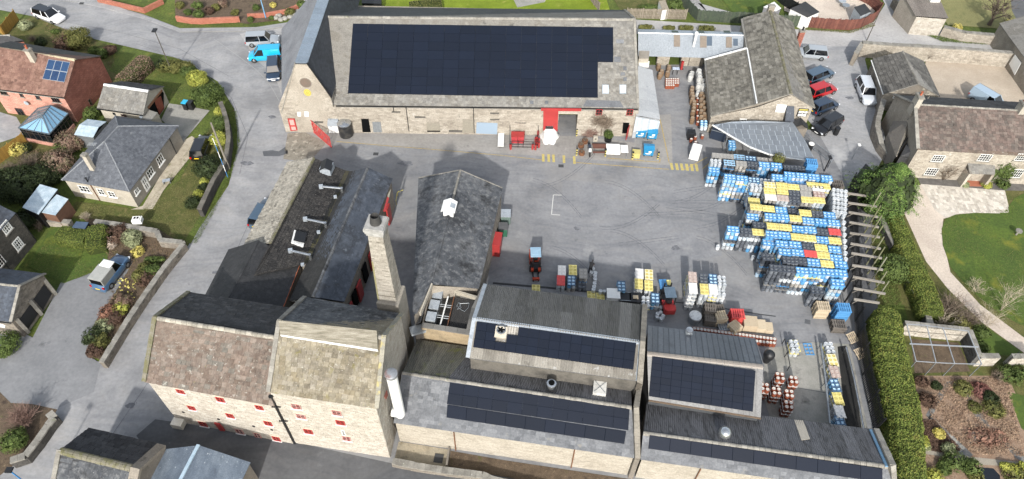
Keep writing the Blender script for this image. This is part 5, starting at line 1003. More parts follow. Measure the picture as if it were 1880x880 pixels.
m = MB(); m.bar(VA+V((0,0,.1)),VB+V((0,0,.1)),.45,.1); m.build('valley_gutter',M('mossy_gutter',['#2c2b26','#3b3828','#5a5722'],scale=1.6,bump=.6),br)
m = MB()
for k_ in range(70): p_ = VA.lerp(VB,.22+.6*k_/70)+V((-.12,0,.16)); m.box(p_,(.5,.05,.04),-.14)
m.build('cable_ladder',BLACK,br)
for x,y in ((455,190),(508,190),(440,198),(352,378)):
 pass
# ---------------------------------------------------------------- houses on the left
z0 = t(0,0); z1 = t(0,1)
bh = house('brick_house','pink and red brick house with brown pantiles, six panel solar array and lean conservatory','house',z0(-60,474),z0(345,525),z0(-60,250),z0(405,322),3.9,6.4,BRICK_P,TILE_R,None,
           tw=.4,th=.36,thick=.045,indiv=140,BRp=z0(545,303),tname='roof_tile',rmat=M('cream_ridge',['#9c9076','#aa9e84'],tile=True,scale=1))
tiles([bh['b1'],bh['b0'],bh['r0'],bh['r1']],'back_tile',TILE_N,bh['roof'],.4,.36,.03)
g_ = MB(); F1,B1,R1 = bh['F1'],bh['B1'],bh['R1']; e = V((.02,-.0,0)); nn = vpl(F1,B1)[1]; nn = nn if nn.x > 0 else -nn
g_.poly([g0(F1)+nn*.01,g0(B1)+nn*.01,B1+nn*.01,R1+nn*.01,F1+nn*.01]); g_.build('gable_brickwork',BRICK_R,bh['root'])
solar([z0(265,322),z0(381,338),z0(350,446),z0(232,428)],bh['pf'],3,2,bh['roof'],mat=SOLARB,fr=ALU,h=.12)
for p_,w_,h_,nx in ((z0(20,498),.9,.62,2),(z0(114,508),.4,.75,1),(z0(202,520),.5,.75,1),(z0(300,536),1.0,.8,3)): win(bh['root'],bh['front'],p_,w_,h_,M('brown_window_frame',['#4a3730','#5a453c'],scale=2),nx,1,sill=COPE)
win(bh['root'],bh['front'],z0(112,605),.95,1.25,M('brown_window_frame',['#4a3730']),2,1)
win(bh['root'],bh['right'],zA(968,750),.45,.85,M('brown_window_frame',['#4a3730']),1,2)
c = on(zA(300,742),bh['front']); m = MB(); m.lathe([(.0,0),(.2,.04),(.3,.1)],(0,0,0),14); o = m.build('satellite_dish',LEAD,bh['root']); nn = bh['front'][1] if bh['front'][1].y < 0 else -bh['front'][1]
o.matrix_local = Matrix.Translation(c+nn*.25-org(bh['root']))@nn.to_track_quat('Z','Y').to_matrix().to_4x4();
for v_ in o.data.vertices: v_.co += org(bh['root'])
c = on(zA(365,300),bh['pf']); chimney(bh['root'],c,.62,.55,c.z-.3,c.z+1.45,-.2,RENDER_C,1)
m = MB(); m.bar(bh['f0']+V((0,-.1,-.12)),bh['f1']+V((0,-.1,-.12)),.1,.09); m.build('fascia',COPE,bh['root'])
h2 = house('neighbouring_house','dark roofed brick house at the left edge behind the solar house','house',z0(-200,262),z0(128,218),z0(-200,205),z0(55,190),3.0,3.6,BRICK_R,TILE_N,TILE_N,tw=.4,th=.4,thick=.03,ridge_w=.14)
cv = thing('conservatory','blue glazed conservatory with dark frames against the pink brick house','conservatory',P(zAD(430,330)).xy.to_3d())
FRM = M('dark_frame',['#2a2522','#37302b'],scale=2,rough=.6)
c1,c2,c3,c4 = P(zAD(165,270),2.0),P(zAD(445,325),2.0),P(zAD(612,140),2.0),P(zAD(340,95),2.0)
apx,rid = P(zAD(378,165),3.3),P(zAD(455,68),3.3)
GB = M('sky_blue_panel',['#587f9a','#688da6','#7899b0'],tile=True,scale=.8,rough=.12,bump=0,fine=.05,spec=.7); GG = M('grey_glass_panel',['#5a646b','#6c767c','#4c555b'],tile=True,scale=.8,rough=.12,bump=0,fine=.05,spec=.7)
def fan(a,b,c_,d_,k_,mt):
 for i in range(k_):
  s0,s1 = i/k_+.012,(i+1)/k_-.012; m = MB(); A,B = a.lerp(b,s0),a.lerp(b,s1)
  if (c_-d_).length < .01: C2 = D2 = None; m.slab([A,B,c_+V((0,0,0))],.03)
  else: m.slab([A,B,d_.lerp(c_,s1),d_.lerp(c_,s0)],.03)
  m.build('roof_pane',mt,cv)
fan(c1,c2,apx,apx,4,GB); fan(c2,c3,rid,apx,5,GB); fan(c4,c1,apx,rid,4,GG)
m = MB()
for a,b in ((apx,rid),(apx,c1),(apx,c2),(rid,c3),(rid,c4)): m.bar(a+V((0,0,.04)),b+V((0,0,.04)),.09,.06)
for i in range(1,5): m.bar(c2.lerp(c3,i/5)+V((0,0,.02)),apx.lerp(rid,i/5)+V((0,0,.04)),.05,.05)
for i in range(1,4): m.bar(c1.lerp(c2,i/4)+V((0,0,.02)),apx+V((0,0,.03)),.05,.05); m.bar(c4.lerp(c1,i/4)+V((0,0,.02)),rid.lerp(apx,i/4)+V((0,0,.04)),.05,.05)
for a,b in ((c1,c2),(c2,c3),(c4,c1)): m.bar(a,b,.12,.1)
m.build('roof_frame',M('grey_roof_frame',['#4a5257','#59636a'],scale=2,rough=.5),cv)
for a,b,k_ in ((c1,c2,5),(c2,c3,6),(c4,c1,4)):
 m = MB(); ia = a.lerp(ctr(c1,c2,c3,c4),.03); ib = b.lerp(ctr(c1,c2,c3,c4),.03); m.bar(V((ia.x,ia.y,.25)),V((ib.x,ib.y,.25)),.2,.5); m.build('brick_plinth',BRICK_P,cv)
 m = MB()
 for i in range(k_+1): p_ = ia.lerp(ib,i/k_); m.bar(V((p_.x,p_.y,.5)),V((p_.x,p_.y,1.95)),.08,.08)
 for zz_ in (.55,1.5): m.bar(V((ia.x,ia.y,zz_)),V((ib.x,ib.y,zz_)),.07,.07)
 m.build('side_frame',FRM,cv)
 for i in range(k_): p_,q_ = ia.lerp(ib,i/k_),ia.lerp(ib,(i+1)/k_); m = MB(); m.bar(V((p_.x,p_.y,1.2)),V((q_.x,q_.y,1.2)),.02,1.35); m.build('side_pane',GLASS,cv)
gh = house('stone_slate_garage','small cream garage with stone slate roof and an open red brown door','garage',z0(522,583),z0(772,620),z0(560,455),z0(800,490),2.3,3.8,RENDER_C,SLATE_G,SLATE_D,tw=.42,th=.36,thick=.05,indiv=200,BRp=z0(885,466),rmat=LEADW)
for p_ in (z0(615,612),): win(gh['root'],gh['front'],p_,.3,.3,BLACK,1,1)
win(gh['root'],gh['front'],z0(668,622),.7,.3,M('brown_window_frame',['#4a3730']),2,1)
gr = gh['right']; plate(gh['root'],gr,[zD(185,455),zD(328,272),zD(352,300),zD(355,470),zD(310,535),zD(185,470)],DARK,'door_opening',.02,.03)
plate(gh['root'],gr,[zD(248,380),zD(315,330),zD(355,460),zD(305,530)],M('red_brown_door',['#6e3626','#7d402e','#5c2c20'],scale=1.4),'garage_door',.05,.05)
plate(gh['root'],gr,[zD(175,450),zD(325,262),zD(332,275),zD(185,468)],M('brown_beam',['#6b4a33'],scale=2),'lintel_beam',.1,.05)
m = MB(); q = [P(p,2.0) for p in (zD(95,565),zD(165,470),zD(290,510),zD(215,600))]; m.slab(q,.07); l2 = thing('slated_lean_to','little slated lean-to with glass edge between the garage and the bungalow','shed',g0(ctr(*q))); m.build('roof',SLATE_G,l2); wallmesh([p-V((0,0,.08)) for p in q],l2,RENDER_C)
plate(l2,pl3(*q[:3]),[zD(90,560),zD(165,470),zD(185,480),zD(115,580)],LEAD,'glass_strip',.03,.02)
bg_ = thing('slate_bungalow','cream and grey bungalow with a hipped blue grey slate roof and white windows','bungalow',g0(P((215,300))))
ze = 2.6; FLb,FRb,BRb = P(zB(55,575),ze),P(zB(605,670),ze),P(zB(1003,135),ze); BLb = FLb+(BRb-FRb)*.93
BLb = P(zB(300,260),ze).lerp(BLb,.5)
TOP = P(zB(490,55),ze); BLb = TOP
HA,HB = P(zB(405,262),4.9),P(zB(515,140),4.9)
BS = M('bungalow_slate',['#474c54','#535860','#5f646c','#424750'],tile=True,scale=.5,rough=.7,bump=.3,mixn=.5,spots=[('#7e8285',1.6,.64,.12)])
m = MB(); m.slab([FLb,FRb,HA],.08); m.slab([FRb,BRb,HB,HA],.08); m.slab([BRb,BLb,HB],.08); m.slab([BLb,FLb,HA,HB],.08); ro = m.build('roof',BS,bg_)
for q in ([FLb,FRb,HA],[FRb,BRb,HB,HA],[BRb,BLb,HB],[BLb,FLb,HA,HB]): tiles(q,'slate',BS,ro,.32,.24,.016)
for a,b in ((FLb,HA),(FRb,HA),(HA,HB),(BRb,HB),(BLb,HB)): ridge(a,b,M('grey_ridge',['#6d7074','#7a7d80'],tile=True,scale=1),ro,.1,.4,h=.07)
ins = inset(FLb,FRb,BRb,BLb,.2); bw = wallmesh(ins,bg_,RENDER_C)
nn = vpl(ins[1],ins[2])[1]; nn = nn if nn.x > 0 else -nn
m = MB(); m.poly([g0(ins[1])+nn*.015,g0(ins[2])+nn*.015,ins[2]+nn*.015,ins[1]+nn*.015]); m.build('pebbledash',RENDER_G,bw)
fp = (ins[0],vpl(ins[0],ins[1])[1]); rp = (ins[1],vpl(ins[1],ins[2])[1])
for p_,w_,h_,nx in ((zB(245,645),1.25,.95,3),(zB(378,668),.75,.95,2),(zB(465,688),.85,.85,2)): win(bg_,fp,p_,w_,h_,WHITE,nx,2,sill=WHITE,fw=.08)
for p_,w_,h_,nx in ((zB(662,665),.75,.6,2),(zB(770,515),1.15,1.0,3),(zB(850,410),1.15,1.15,3)): win(bg_,rp,p_,w_,h_,WHITE,nx,2,sill=WHITE,fw=.08)
win(bg_,rp,zB(733,605),.85,1.75,WHITE,2,2,name='front_door',fw=.2)
for pl_i,p_,mt in ((fp,zB(300,625),RUST),(rp,zB(930,250),BLACK)):
 a = on(p_,pl_i); n_ = pl_i[1] if pl_i[1].dot(CAM-a) > 0 else -pl_i[1]; a = a+n_*.07; m = MB(); m.tube(V((a.x,a.y,2.4)),V((a.x,a.y,0)),.045); m.build('downpipe',mt,bg_)
c = on(zB(310,485),pl3(FLb,FRb,HA)); chimney(bg_,c,.5,.42,c.z-.3,c.z+2.0,-.2,RENDER_C,0)
m = MB(); a = on(zB(340,340),pl3(FLb,HA,HB)); m.tube(a,a+V((0,0,1)),.02)
for k_ in range(5): m.tube(a+V((-.5,.1*k_-.2,.95)),a+V((.4,.1*k_-.2,.95)),.012,n=4)
m.build('tv_aerial',STEEL,bg_)
c = on(zB(270,590),pl3(FLb,FRb,HA)); m = MB(); m.tube(c,c+V((0,0,.5)),.07); m.box(c+V((0,0,.55)),(.18,.18,.12)); m.build('soil_vent',BLACK,bg_)
def shed(name,label,cat,q,z_,roofm,wallm,ridge_pts=None,zr=None,dz=0):
 pts = [P(p,z_) for p in q]; root = thing(name,label,cat,g0(ctr(*pts))); m = MB()
 if ridge_pts:
  a,b = P(ridge_pts[0],zr),P(ridge_pts[1],zr); m.slab([pts[0],pts[1],b,a],.05); m.slab([pts[2],pts[3],a,b],.05)
 else: m.slab(pts,.05)
 m.build('roof',roofm,root); c = ctr(*pts); ip = [p.lerp(c,.04)-V((0,0,.06)) for p in pts]; wallmesh(ip,root,wallm); return root
TIN = M('pale_tin_roof',['#8fa0ab','#9cacb6','#a9b7bf','#b8c2c8'],scale=.7,rough=.5,bump=.1,streak=(2,2,2))
shed('metal_garden_shed','metal shed with a shallow pale grey gable roof tucked beside the bungalow','shed',[zAD(665,330),zAD(835,355),zAD(955,212),zAD(785,190)],1.9,TIN,M('shed_wall_grey',['#4a4d4f','#5d6062']),(zAD(712,240),zAD(885,262)),2.2)
shed('large_tin_shed','larger tin roofed shed with a pale blue translucent strip below the bungalow','shed',[zC(240,240),zC(415,315),zC(620,45),zC(430,-10)],2.2,TIN,BLACK)
shed('small_tin_shed','smaller pale roofed wooden shed leaning against the larger tin shed','shed',[zC(430,290),zC(595,325),zC(735,150),zC(610,100),],2.0,TIN,M('brown_shed_board',['#5a4032','#6b4d3c'],scale=2))
sd = shed('blue_grey_store','low blue corrugated store with a white lid sunk behind the clipped hedge','store',[zC(775,455),zC(915,470),zC(955,400),zC(820,392)],1.3,M('blue_sheet',['#3c4a5c','#46566a'],scale=1.2,rough=.5),BLACK)
sh_ = thing('stone_cottage','stone cottage cut by the left edge with white sash windows','house',P((20,450)).xy.to_3d())
a,b,c_,d_ = P(zC(130,240),4.4),P(zC(-20,440),4.4),P(zC(-500,330),4.4),P(zC(-300,120),4.4)
e1,e2 = P(zC(390,610),0),P(zC(205,830),0)
a = V((e1.x,e1.y,4.4)); b = P(zC(-60,1150),0); b = V((b.x,b.y,4.4)); c_ = b+V((-9,3,0)); d_ = a+V((-9,3,0))
sw = wallmesh([a,b,c_,d_],sh_,STONE2); tiles([g0(a),g0(b),b,a],'stone_course',M('dark_cottage_stone',['#4a4439','#5a5346','#6a6253','#514b40'],tile=True,scale=.8,bump=.6,rough=.95),sw,.35,.18,.03,wall=True,gap=.016)
ra,rb = a+V((-3.4,.9,1.9)),b+V((-3.4,.9,1.9)); m = MB(); m.slab([a+V((.15,0,0)),b+V((.15,0,0)),rb,ra],.09); m.slab([c_,d_,ra,rb],.09); ro = m.build('roof',SLATE_B,sh_); tiles([b+V((.15,0,0)),a+V((.15,0,0)),ra,rb],'slate',SLATE_B,ro,.34,.28,.02)
sp = (a,vpl(a,b)[1])
for p_ in (zC(62,455),zC(190,635)): win(sh_,sp,p_,1.0,1.25,WHITE,4,3,sill=COPE,fw=.12)
win(sh_,sp,zC(-5,820),.9,1.1,WHITE,3,3,sill=COPE)
m = MB(); m.bar(a+V((.05,.05,-.1)),V((a.x+.05,a.y+.05,.1)),.09,.09); m.bar(g0(a).lerp(g0(b),.62)+V((.15,0,4.3)),g0(a).lerp(g0(b),.62)+V((.15,0,.1)),.08,.08); m.build('downpipe',BLACK,sh_)
dg = house('double_garage','stone double garage with two dark openings and pale blue slates at the left edge','garage',zP(-320,660),zP(120,715),zP(-320,270),zP(215,325),2.7,4.3,STONE2,SLATE_B,SLATE_B,tw=.36,th=.28,thick=.02,BRp=zP(490,195),stone=STONE2,faces='FR',rmat=COPE,gut=True,ridge_w=.12)
copings([dg['f1']+V((0,0,.08)),dg['r1']+V((0,0,.08)),dg['b1']+V((0,0,.08))],COPE,dg['root'],.28,.1,.7,name='verge_coping')
DRp = dg['right']
for q in ([zP(202,690),zP(322,520),zP(405,625),zP(292,795)],[zP(358,468),zP(470,305),zP(552,410),zP(456,580)]):
 dd = plate(dg['root'],DRp,q,BLACK,'garage_door',.03,.03)
 pts = q+[q[0]]
 for a_,b_ in zip(pts[1:-1],pts[2:]):
  pass
for (p_,q_) in ((zP(330,505),zP(425,622)),(zP(480,290),zP(590,400)),(zP(160,705),zP(300,800))):
 a,b = on(p_,DRp),on(q_,DRp); m = MB(); m.box(((a.x+b.x)/2+.06,(a.y+b.y)/2,1.15),(.3,.3,2.3),1.1); m.build('stone_pier',COPE,dg['root'])
plate(dg['root'],dg['front'],[zP(0,725),zP(60,745),zP(60,770),zP(0,760)],WHITE,'white_window',.04,.03)
# ---------------------------------------------------------------- buildings at the bottom left
bl = thing('mossy_roofed_barn','barn at the bottom edge with thick stone slates and a bright moss covered ridge','barn',P((190,860)).xy.to_3d())
R0,R1 = P(zW(140,455),5.2),P(zW(755,605),5.2); BA,BB = P(zW(390,265),3.4),P(zW(985,400),3.4); FA,FB = 2*R0-BA,2*R1-BB; FA.z = FB.z = 3.4
m = MB(); m.slab([FA,FB,R1,R0],.1); m.slab([BB,BA,R0,R1],.1); ro = m.build('roof',SLATE_D,bl)
tiles([BB,BA,R0,R1],'stone_slate',M('dark_thick_slate',['#25262a','#2f3034','#393a3e','#434447'],tile=True,scale=.5,rough=.9,bump=.7,spots=[('#5c5d5e',3,.66,.08),('#4b4a2a',.9,.68,.1)]),ro,.55,.42,.06,indiv=150); tiles([FA,FB,R1,R0],'stone_slate',SLATE_P,ro,.5,.4,.06)
ridge(R0,R1,MOSSY,ro,.3,.4,name='moss_ridge',h=.12)
ov_ = (BA-R0).normalized()*0; W_ = R1-R0; tb = BB+W_.normalized()*.75; tr = R1+W_.normalized()*.75; tf = FB+W_.normalized()*.75
m = MB(); m.slab([BB+V((0,0,.12)),tb+V((0,0,.12)),tr+V((0,0,.12)),R1+V((0,0,.12))],.3); m.slab([FB+V((0,0,.12)),tf+V((0,0,.12)),tr+V((0,0,.12)),R1+V((0,0,.12))],.3); m.build('stone_verge',STONE2,bl)
copings([R0+V((0,0,.1)),FA+V((0,0,.1))],COPE,bl,.35,.12,.5,name='verge_coping')
wallmesh([FA+V((.2,.2,-.15)),tf+V((-.1,.2,-.15)),tr-V((.1,0,.2)),tb+V((-.1,-.2,-.15)),BA+V((.2,-.2,-.15)),R0+V((.2,0,-.2))],bl,STONE2)
lr = thing('lead_roofed_building','grey blue sheet metal roofed building with a bright central roll at the bottom edge','building',P((390,870)).xy.to_3d())
a,b,c_,d_,e_ = P(zW(1015,450),3.0),P(zW(1340,412),3.4),P(zW(1785,560),3.0),P(zW(1180,720),3.4),P(zW(1700,740),3.0)
dn = (d_-b); a2,c2 = a+dn*1.6,c_+(e_-c_)*2.5; b2 = b+dn*2
LZ = M('blue_grey_zinc',['#525b66','#606a75','#6f7983','#59626c'],scale=.7,rough=.5,bump=.15,metal=.2,streak=(1.2,.5,1),spots=[('#a7aeb2',3.5,.64,.06)])
m = MB(); m.slab([a2,b2,b,a],.08); m.slab([b2,c2,c_,b],.08); m.build('roof',LZ,lr); m = MB(); m.bar(b+V((0,0,.08)),b2+V((0,0,.08)),.26,.14); m.build('ridge_roll',M('pale_zinc_roll',['#8ca0ae','#9dafbb'],scale=2,rough=.4),lr)
wallmesh([a2-V((0,0,.1)),c2-V((0,0,.1)),c_-V((.1,.1,.1)),b-V((0,.1,.1)),a-V((0,.1,.1))],lr,STONE2)
# ---------------------------------------------------------------- houses on the right
rg = house('stone_outhouse','square stone outhouse with a stone slate roof between the car park and the gravel court','outhouse',zK(190,545),zK(795,570),zK(190,545),zK(565,435),2.5,4.25,STONE2,None,None) if 0 else None
og = thing('stone_outhouse','square stone outhouse with a stone slate roof between the car park and the gravel court','outhouse',P((1660,150)).xy.to_3d())
L0,L1,T0,T1,E0_,E1_ = P(zK(190,545),2.6),P(zK(60,178),2.6),P(zK(565,435),4.35),P(zK(395,85),4.35),P(zK(797,570),2.6),P(zK(620,190),2.6)
m = MB(); m.slab([L0,T0,T1,L1],.1); m.slab([E0_,E1_,T1,T0],.1); ro = m.build('roof',SLATE_G,og)
OG = M('mottled_stone_slate',['#55524c','#605d57','#6c6962','#4b4945','#76736c'],tile=True,scale=.5,rough=.9,bump=.5,spots=[('#8f8c83',3,.68,.06),('#5b5836',1.4,.68,.08)])
tiles([L0,T0,T1,L1],'stone_slate',OG,ro,.5,.42,.05,indiv=160); tiles([E0_,E1_,T1,T0],'stone_slate',OG,ro,.45,.36,.03); ridge(T0,T1,COPE,ro,.15)
iw = [L0+V((.15,.15,-.12)),T0+V((0,.15,-.15)),E0_+V((-.15,.15,-.12)),E1_+V((-.15,-.15,-.12)),T1+V((0,-.15,-.15)),L1+V((.15,-.15,-.12))]
ww = wallmesh(iw,og,STONE2); tiles([g0(iw[0]),g0(iw[2]),iw[2],iw[1],iw[0]],'stone_course',STONE,ww,.4,.2,.025,wall=True,gap=.016); tiles([g0(iw[5]),g0(iw[0]),iw[0],iw[5]],'stone_course',STONE2,ww,.4,.2,.025,wall=True,gap=.016)
win(og,(iw[0],vpl(iw[0],iw[2])[1]),zK(333,573),1.0,.5,WHITE,2,2,fw=.1); m = MB(); m.bar(L0+V((-.05,0,-.05)),L1+V((-.05,0,-.05)),.1,.09); m.build('gutter',WHITE,og)
rh = thing('long_stone_house','long cream stone house with reddish stone slates, white sash windows and a gabled porch','house',P((1790,270)).xy.to_3d())
ze,zr = 4.35,6.8
f0,fm,f1 = P(zL(425,475),ze),P(zL(890,503),ze),P(zL(1700,555),ze); r0_,r1_ = P(zL(468,62),zr),P(zL(1700,128),zr)
f1 = f0+(fm-f0).normalized()*(f1-f0).length; rd_ = (r1_-r0_); dq = (r0_-f0); dq = dq-(fm-f0).normalized()*dq.dot((fm-f0).normalized()); dq.z = 0
b0,b1 = f0+dq*2,f1+dq*2; r0_ = f0+dq+V((0,0,zr-ze)); r1_ = f1+dq+V((0,0,zr-ze))
m = MB(); m.slab([f0,f1,r1_,r0_],.1); m.slab([b1,b0,r0_,r1_],.1); ro = m.build('roof',SLATE_R,rh)
RH = M('pinkish_stone_slate',['#6b5a50','#786459','#856f63','#72665c','#5f5148','#8c7b6e'],tile=True,scale=.4,rough=.9,bump=.5,mixn=.4,spots=[('#8d877b',1.2,.64,.1),('#4f463f',2.5,.66,.08)])
tiles([f0,fm,fm+dq+V((0,0,zr-ze)),r0_],'stone_slate',RH,ro,.4,.34,.045,indiv=260); sft = dq.normalized()*.28+V((0,0,.15))
tiles([fm+sft,f1+sft,r1_,fm+dq+V((0,0,zr-ze))],'stone_slate',RH,ro,.4,.34,.045,indiv=200); tiles([b1,b0,r0_,r1_],'stone_slate',SLATE_D,ro,.4,.34,.03); ridge(r0_,r1_,COPE,ro,.14)
ins = inset(f0,f1,b1,b0,.15); dz_ = V((0,0,-.12)); hw = wallmesh([ins[0],ins[1],r1_+dz_-V((.15,0,0)),ins[2],ins[3],r0_+dz_+V((.15,0,0))],rh,STONE); tiles([g0(ins[0]),g0(ins[1]),ins[1],ins[0]],'stone_course',STONE,hw,.42,.2,.025,wall=True,gap=.016)
hp = (ins[0],vpl(ins[0],ins[1])[1])
for p_,w_,h_ in ((zL(612,557),1.3,.95),(zL(1045,550),1.35,1.0),(zL(1385,545),1.2,1.0),(zL(552,678),1.3,1.1),(zL(1340,695),1.2,1.25)): win(rh,hp,p_,w_,h_,WHITE,5,3,sill=COPE,fw=.055)
copings([f0+V((0,0,.1)),r0_+V((0,0,.1)),b0+V((0,0,.1))],COPE,rh,.4,.16,.6,name='verge_coping')
chimney(rh,r0_+V((.1,0,0)),1.0,.55,5.5,7.9,math.radians(88),M('pale_chimney_stone',['#aca28c','#bbb29c'],scale=1,bump=.4),1); c = r0_.lerp(r1_,(P(zL(1365,105),zr)-r0_).length/(r1_-r0_).length); chimney(rh,c,1.0,.6,5.8,7.7,math.radians(88),M('pale_chimney_stone',['#aca28c']),2)
pc = thing('stone_porch','small gabled stone porch with terracotta floor over the front door of the long house','porch',P(zL(970,810)).xy.to_3d())
a,b,c_,d_ = P(zL(905,700),2.1),P(zL(1140,708),2.1),P(zL(890,600),2.7),P(zL(1140,605),2.7)
m = MB(); m.slab([a,b,d_,c_],.08); back = (c_-a); m.slab([c_,d_,d_+V((back.x,back.y,-.6)),c_+V((back.x,back.y,-.6))],.08); pr = m.build('roof',SLATE_G,pc); tiles([a,b,d_,c_],'stone_slate',SLATE_G,pr,.4,.3,.04)
for s_ in (a,b): m = MB(); cen = ctr(a,b,c_,d_); p_ = s_.lerp(V((cen.x,s_.y,0)),.1); m.box((p_.x,p_.y+1.0,1.0),(.3,2.0,2.0),.0); m.build('side_wall',STONE,pc)
m = MB(); m.box(((a.x+b.x)/2,a.y+1.1,.04),(abs(b.x-a.x)-.5,1.9,.06)); m.build('tiled_floor',M('terracotta_floor',['#8d5540','#9c6048'],scale=2),pc); m = MB(); m.box(((a.x+b.x)/2,a.y+2.05,1.0),(1.0,.06,1.9)); m.build('white_door',WHITE,pc)
lw = thing('side_wing','narrow dark slated side wing with stone sides joining the long house to the outhouse','building',P((1655,250)).xy.to_3d())
q = [P(zL(265,540),2.4),P(zL(360,350),3.4),P(zL(425,470),3.4),P(zL(372,545),2.4)]
wa,wb,wc,wd = P(zL(225,540),2.6),P(zL(345,200),4.6),P(zL(420,90),5.0),P(zL(290,20),2.6)
m = MB(); W0_ = P(zL(150,330),2.2); W1_ = P(zL(240,10),2.6)
m.add([g0(wa),wa,W0_,g0(W0_)],[(0,1,2,3)]); m.slab([wa,wb,wc,wd,W0_],.15); m.build('stone_slope',STONE2,lw)
tiles([wa,wb,wc,W1_,W0_],'stone_slate',M('pale_rubble_slope',['#77705f','#857d6b','#6a6455','#938b79'],tile=True,scale=.8,rough=.95,bump=.8),lw,.4,.34,.05)
m = MB(); m.slab(q,.1); m.build('dark_slope',SLATE_D,lw); copings([P(zL(350,205),4.7),P(zL(425,90),5.2)],COPE,lw,.5,.2,.8); copings([P(zL(235,530),2.6),P(zL(365,320),3.7)],BLACK,lw,.12,.12,1.5,name='gutter')
wallmesh([q[0]-V((0,0,.1)),q[3]-V((0,0,.1)),q[2]-V((0,0,.1)),q[1]-V((0,0,.1))],lw,SLATE_D)
rb_ = thing('edge_cottage','stone building with white garage door cut by the right edge beside the gravel court','building',P((1875,110)).xy.to_3d())
a = P(t(3,0)(1330,350),3.0); b = P(t(3,0)(1400,220),3.0); m = MB()
c1_,c2_ = P(t(3,0)(1370,460),0),P(t(3,0)(1300,350),0)
wallmesh([V((c1_.x,c1_.y-3,3.2)),V((c1_.x+8,c1_.y-3,3.2)),V((c2_.x+8,c2_.y+5,3.2)),V((c2_.x,c2_.y+5,3.2))],rb_,STONE); m.slab([V((c1_.x-.2,c1_.y-3.2,3.2)),V((c1_.x+4,c1_.y-3.2,5)),V((c2_.x+4,c2_.y+5,5)),V((c2_.x-.2,c2_.y+5,3.2))],.1); m.build('roof',SLATE_G,rb_)
pw_ = (V((c1_.x,c1_.y,0)),vpl(V((c1_.x,c1_.y-3,0)),V((c2_.x,c2_.y+5,0)))[1]); plate(rb_,pw_,[t(3,0)(1330,345),t(3,0)(1362,295),t(3,0)(1395,340),t(3,0)(1360,405)],WHITE,'garage_door',.05,.03)
tr_ = thing('brown_roofed_barn','stone barn with grey brown corrugated roof above the lane at the top right','barn',P(zAF(1100,100)).xy.to_3d())
q = [P(zAF(990,135),2.9),P(zAF(1262,155),2.9),P(zAF(1190,0),3.6),P(zAF(915,0),3.6)]; q[2] = q[1]+(q[2]-q[1])*1.5; q[3] = q[0]+(q[3]-q[0])*1.5
sheets(q,'roof_sheet',M('taupe_sheet',['#56504b','#645e58','#706a64'],tile=True,scale=.6,rough=.7,bump=.1),tr_,1.0,.35,.07)
wq = wallmesh([q[0]+V((.2,.1,-.15)),q[1]+V((-.2,.1,-.15)),q[2]-V((.2,0,.15)),q[3]+V((.2,0,-.15))],tr_,STONE); i0,i1 = q[0]+V((.2,.1,-.15)),q[1]+V((-.2,.1,-.15)); tiles([g0(i0),g0(i1),i1,i0],'stone_course',STONE3,wq,.4,.22,.03,wall=True,gap=.016)
m = MB(); m.box((*P(zAF(1140,5),3.6).xy,3.7),(1.3,.8,.3)); m.build('white_roof_box',WHITE,tr_)
# ---------------------------------------------------------------- walls and fences
def gwall(name,label,px,h,th_=.45,mat=STONE2,cope=COPE,cseg=.45,ch=.14,faces=(1,-1),z0=0,hs=None,cat='wall',tw=.38,tth=.2,cw=.1,base=True):
 """px = top centre line in photo pixels"""
 hs = hs or [h]*len(px); pts = [P(p,q_) for p,q_ in zip(px,hs)]
 root = thing(name,label,cat,g0(pts[len(pts)//2])); m = MB(); sides = []
 for i in range(len(pts)-1):
  a,b = pts[i],pts[i+1]; d = (b-a); d.z = 0; d.normalize(); s_ = V((-d.y,d.x,0))*th_/2
  if i == 0: a0 = [a-s_,a+s_]
  nd = None
  if i < len(pts)-2: nd = pts[i+2]-b; nd.z = 0; nd.normalize(); av = (d+nd).normalized(); s2 = V((-av.y,av.x,0))*th_/2/max(.4,av.dot(d))
  else: s2 = s_
  b0_ = [b-s2,b+s2]; q = [a0[0],b0_[0],b0_[1],a0[1]]
  m.add([V((p.x,p.y,p.z-ch)) for p in q]+[V((p.x,p.y,-.2)) for p in q],[(0,1,2,3),(4,5,1,0),(5,6,2,1),(6,7,3,2),(7,4,0,3)])
  sides.append((a0[0],b0_[0])); sides.append((a0[1],b0_[1])); a0 = b0_
 w_ = m.build('masonry',mat,root)
 for a,b in sides:
  mid = (a+b)/2; n_ = vpl(a,b)[1]; c_ = (pts[0]+pts[-1])/2
  if tw: tiles([g0(a),g0(b),V((b.x,b.y,b.z-ch)),V((a.x,a.y,a.z-ch))],'wall_stone',mat,w_,tw,tth,.03,wall=True,gap=.018) if ((CAM-mid).dot(n_) > 0) == ((mid-(g0(a)+g0(b))/2).dot(n_) >= -1) or True else None
 copings([p-V((0,0,ch*.45)) for p in pts],cope,root,th_+cw,ch,cseg); return root
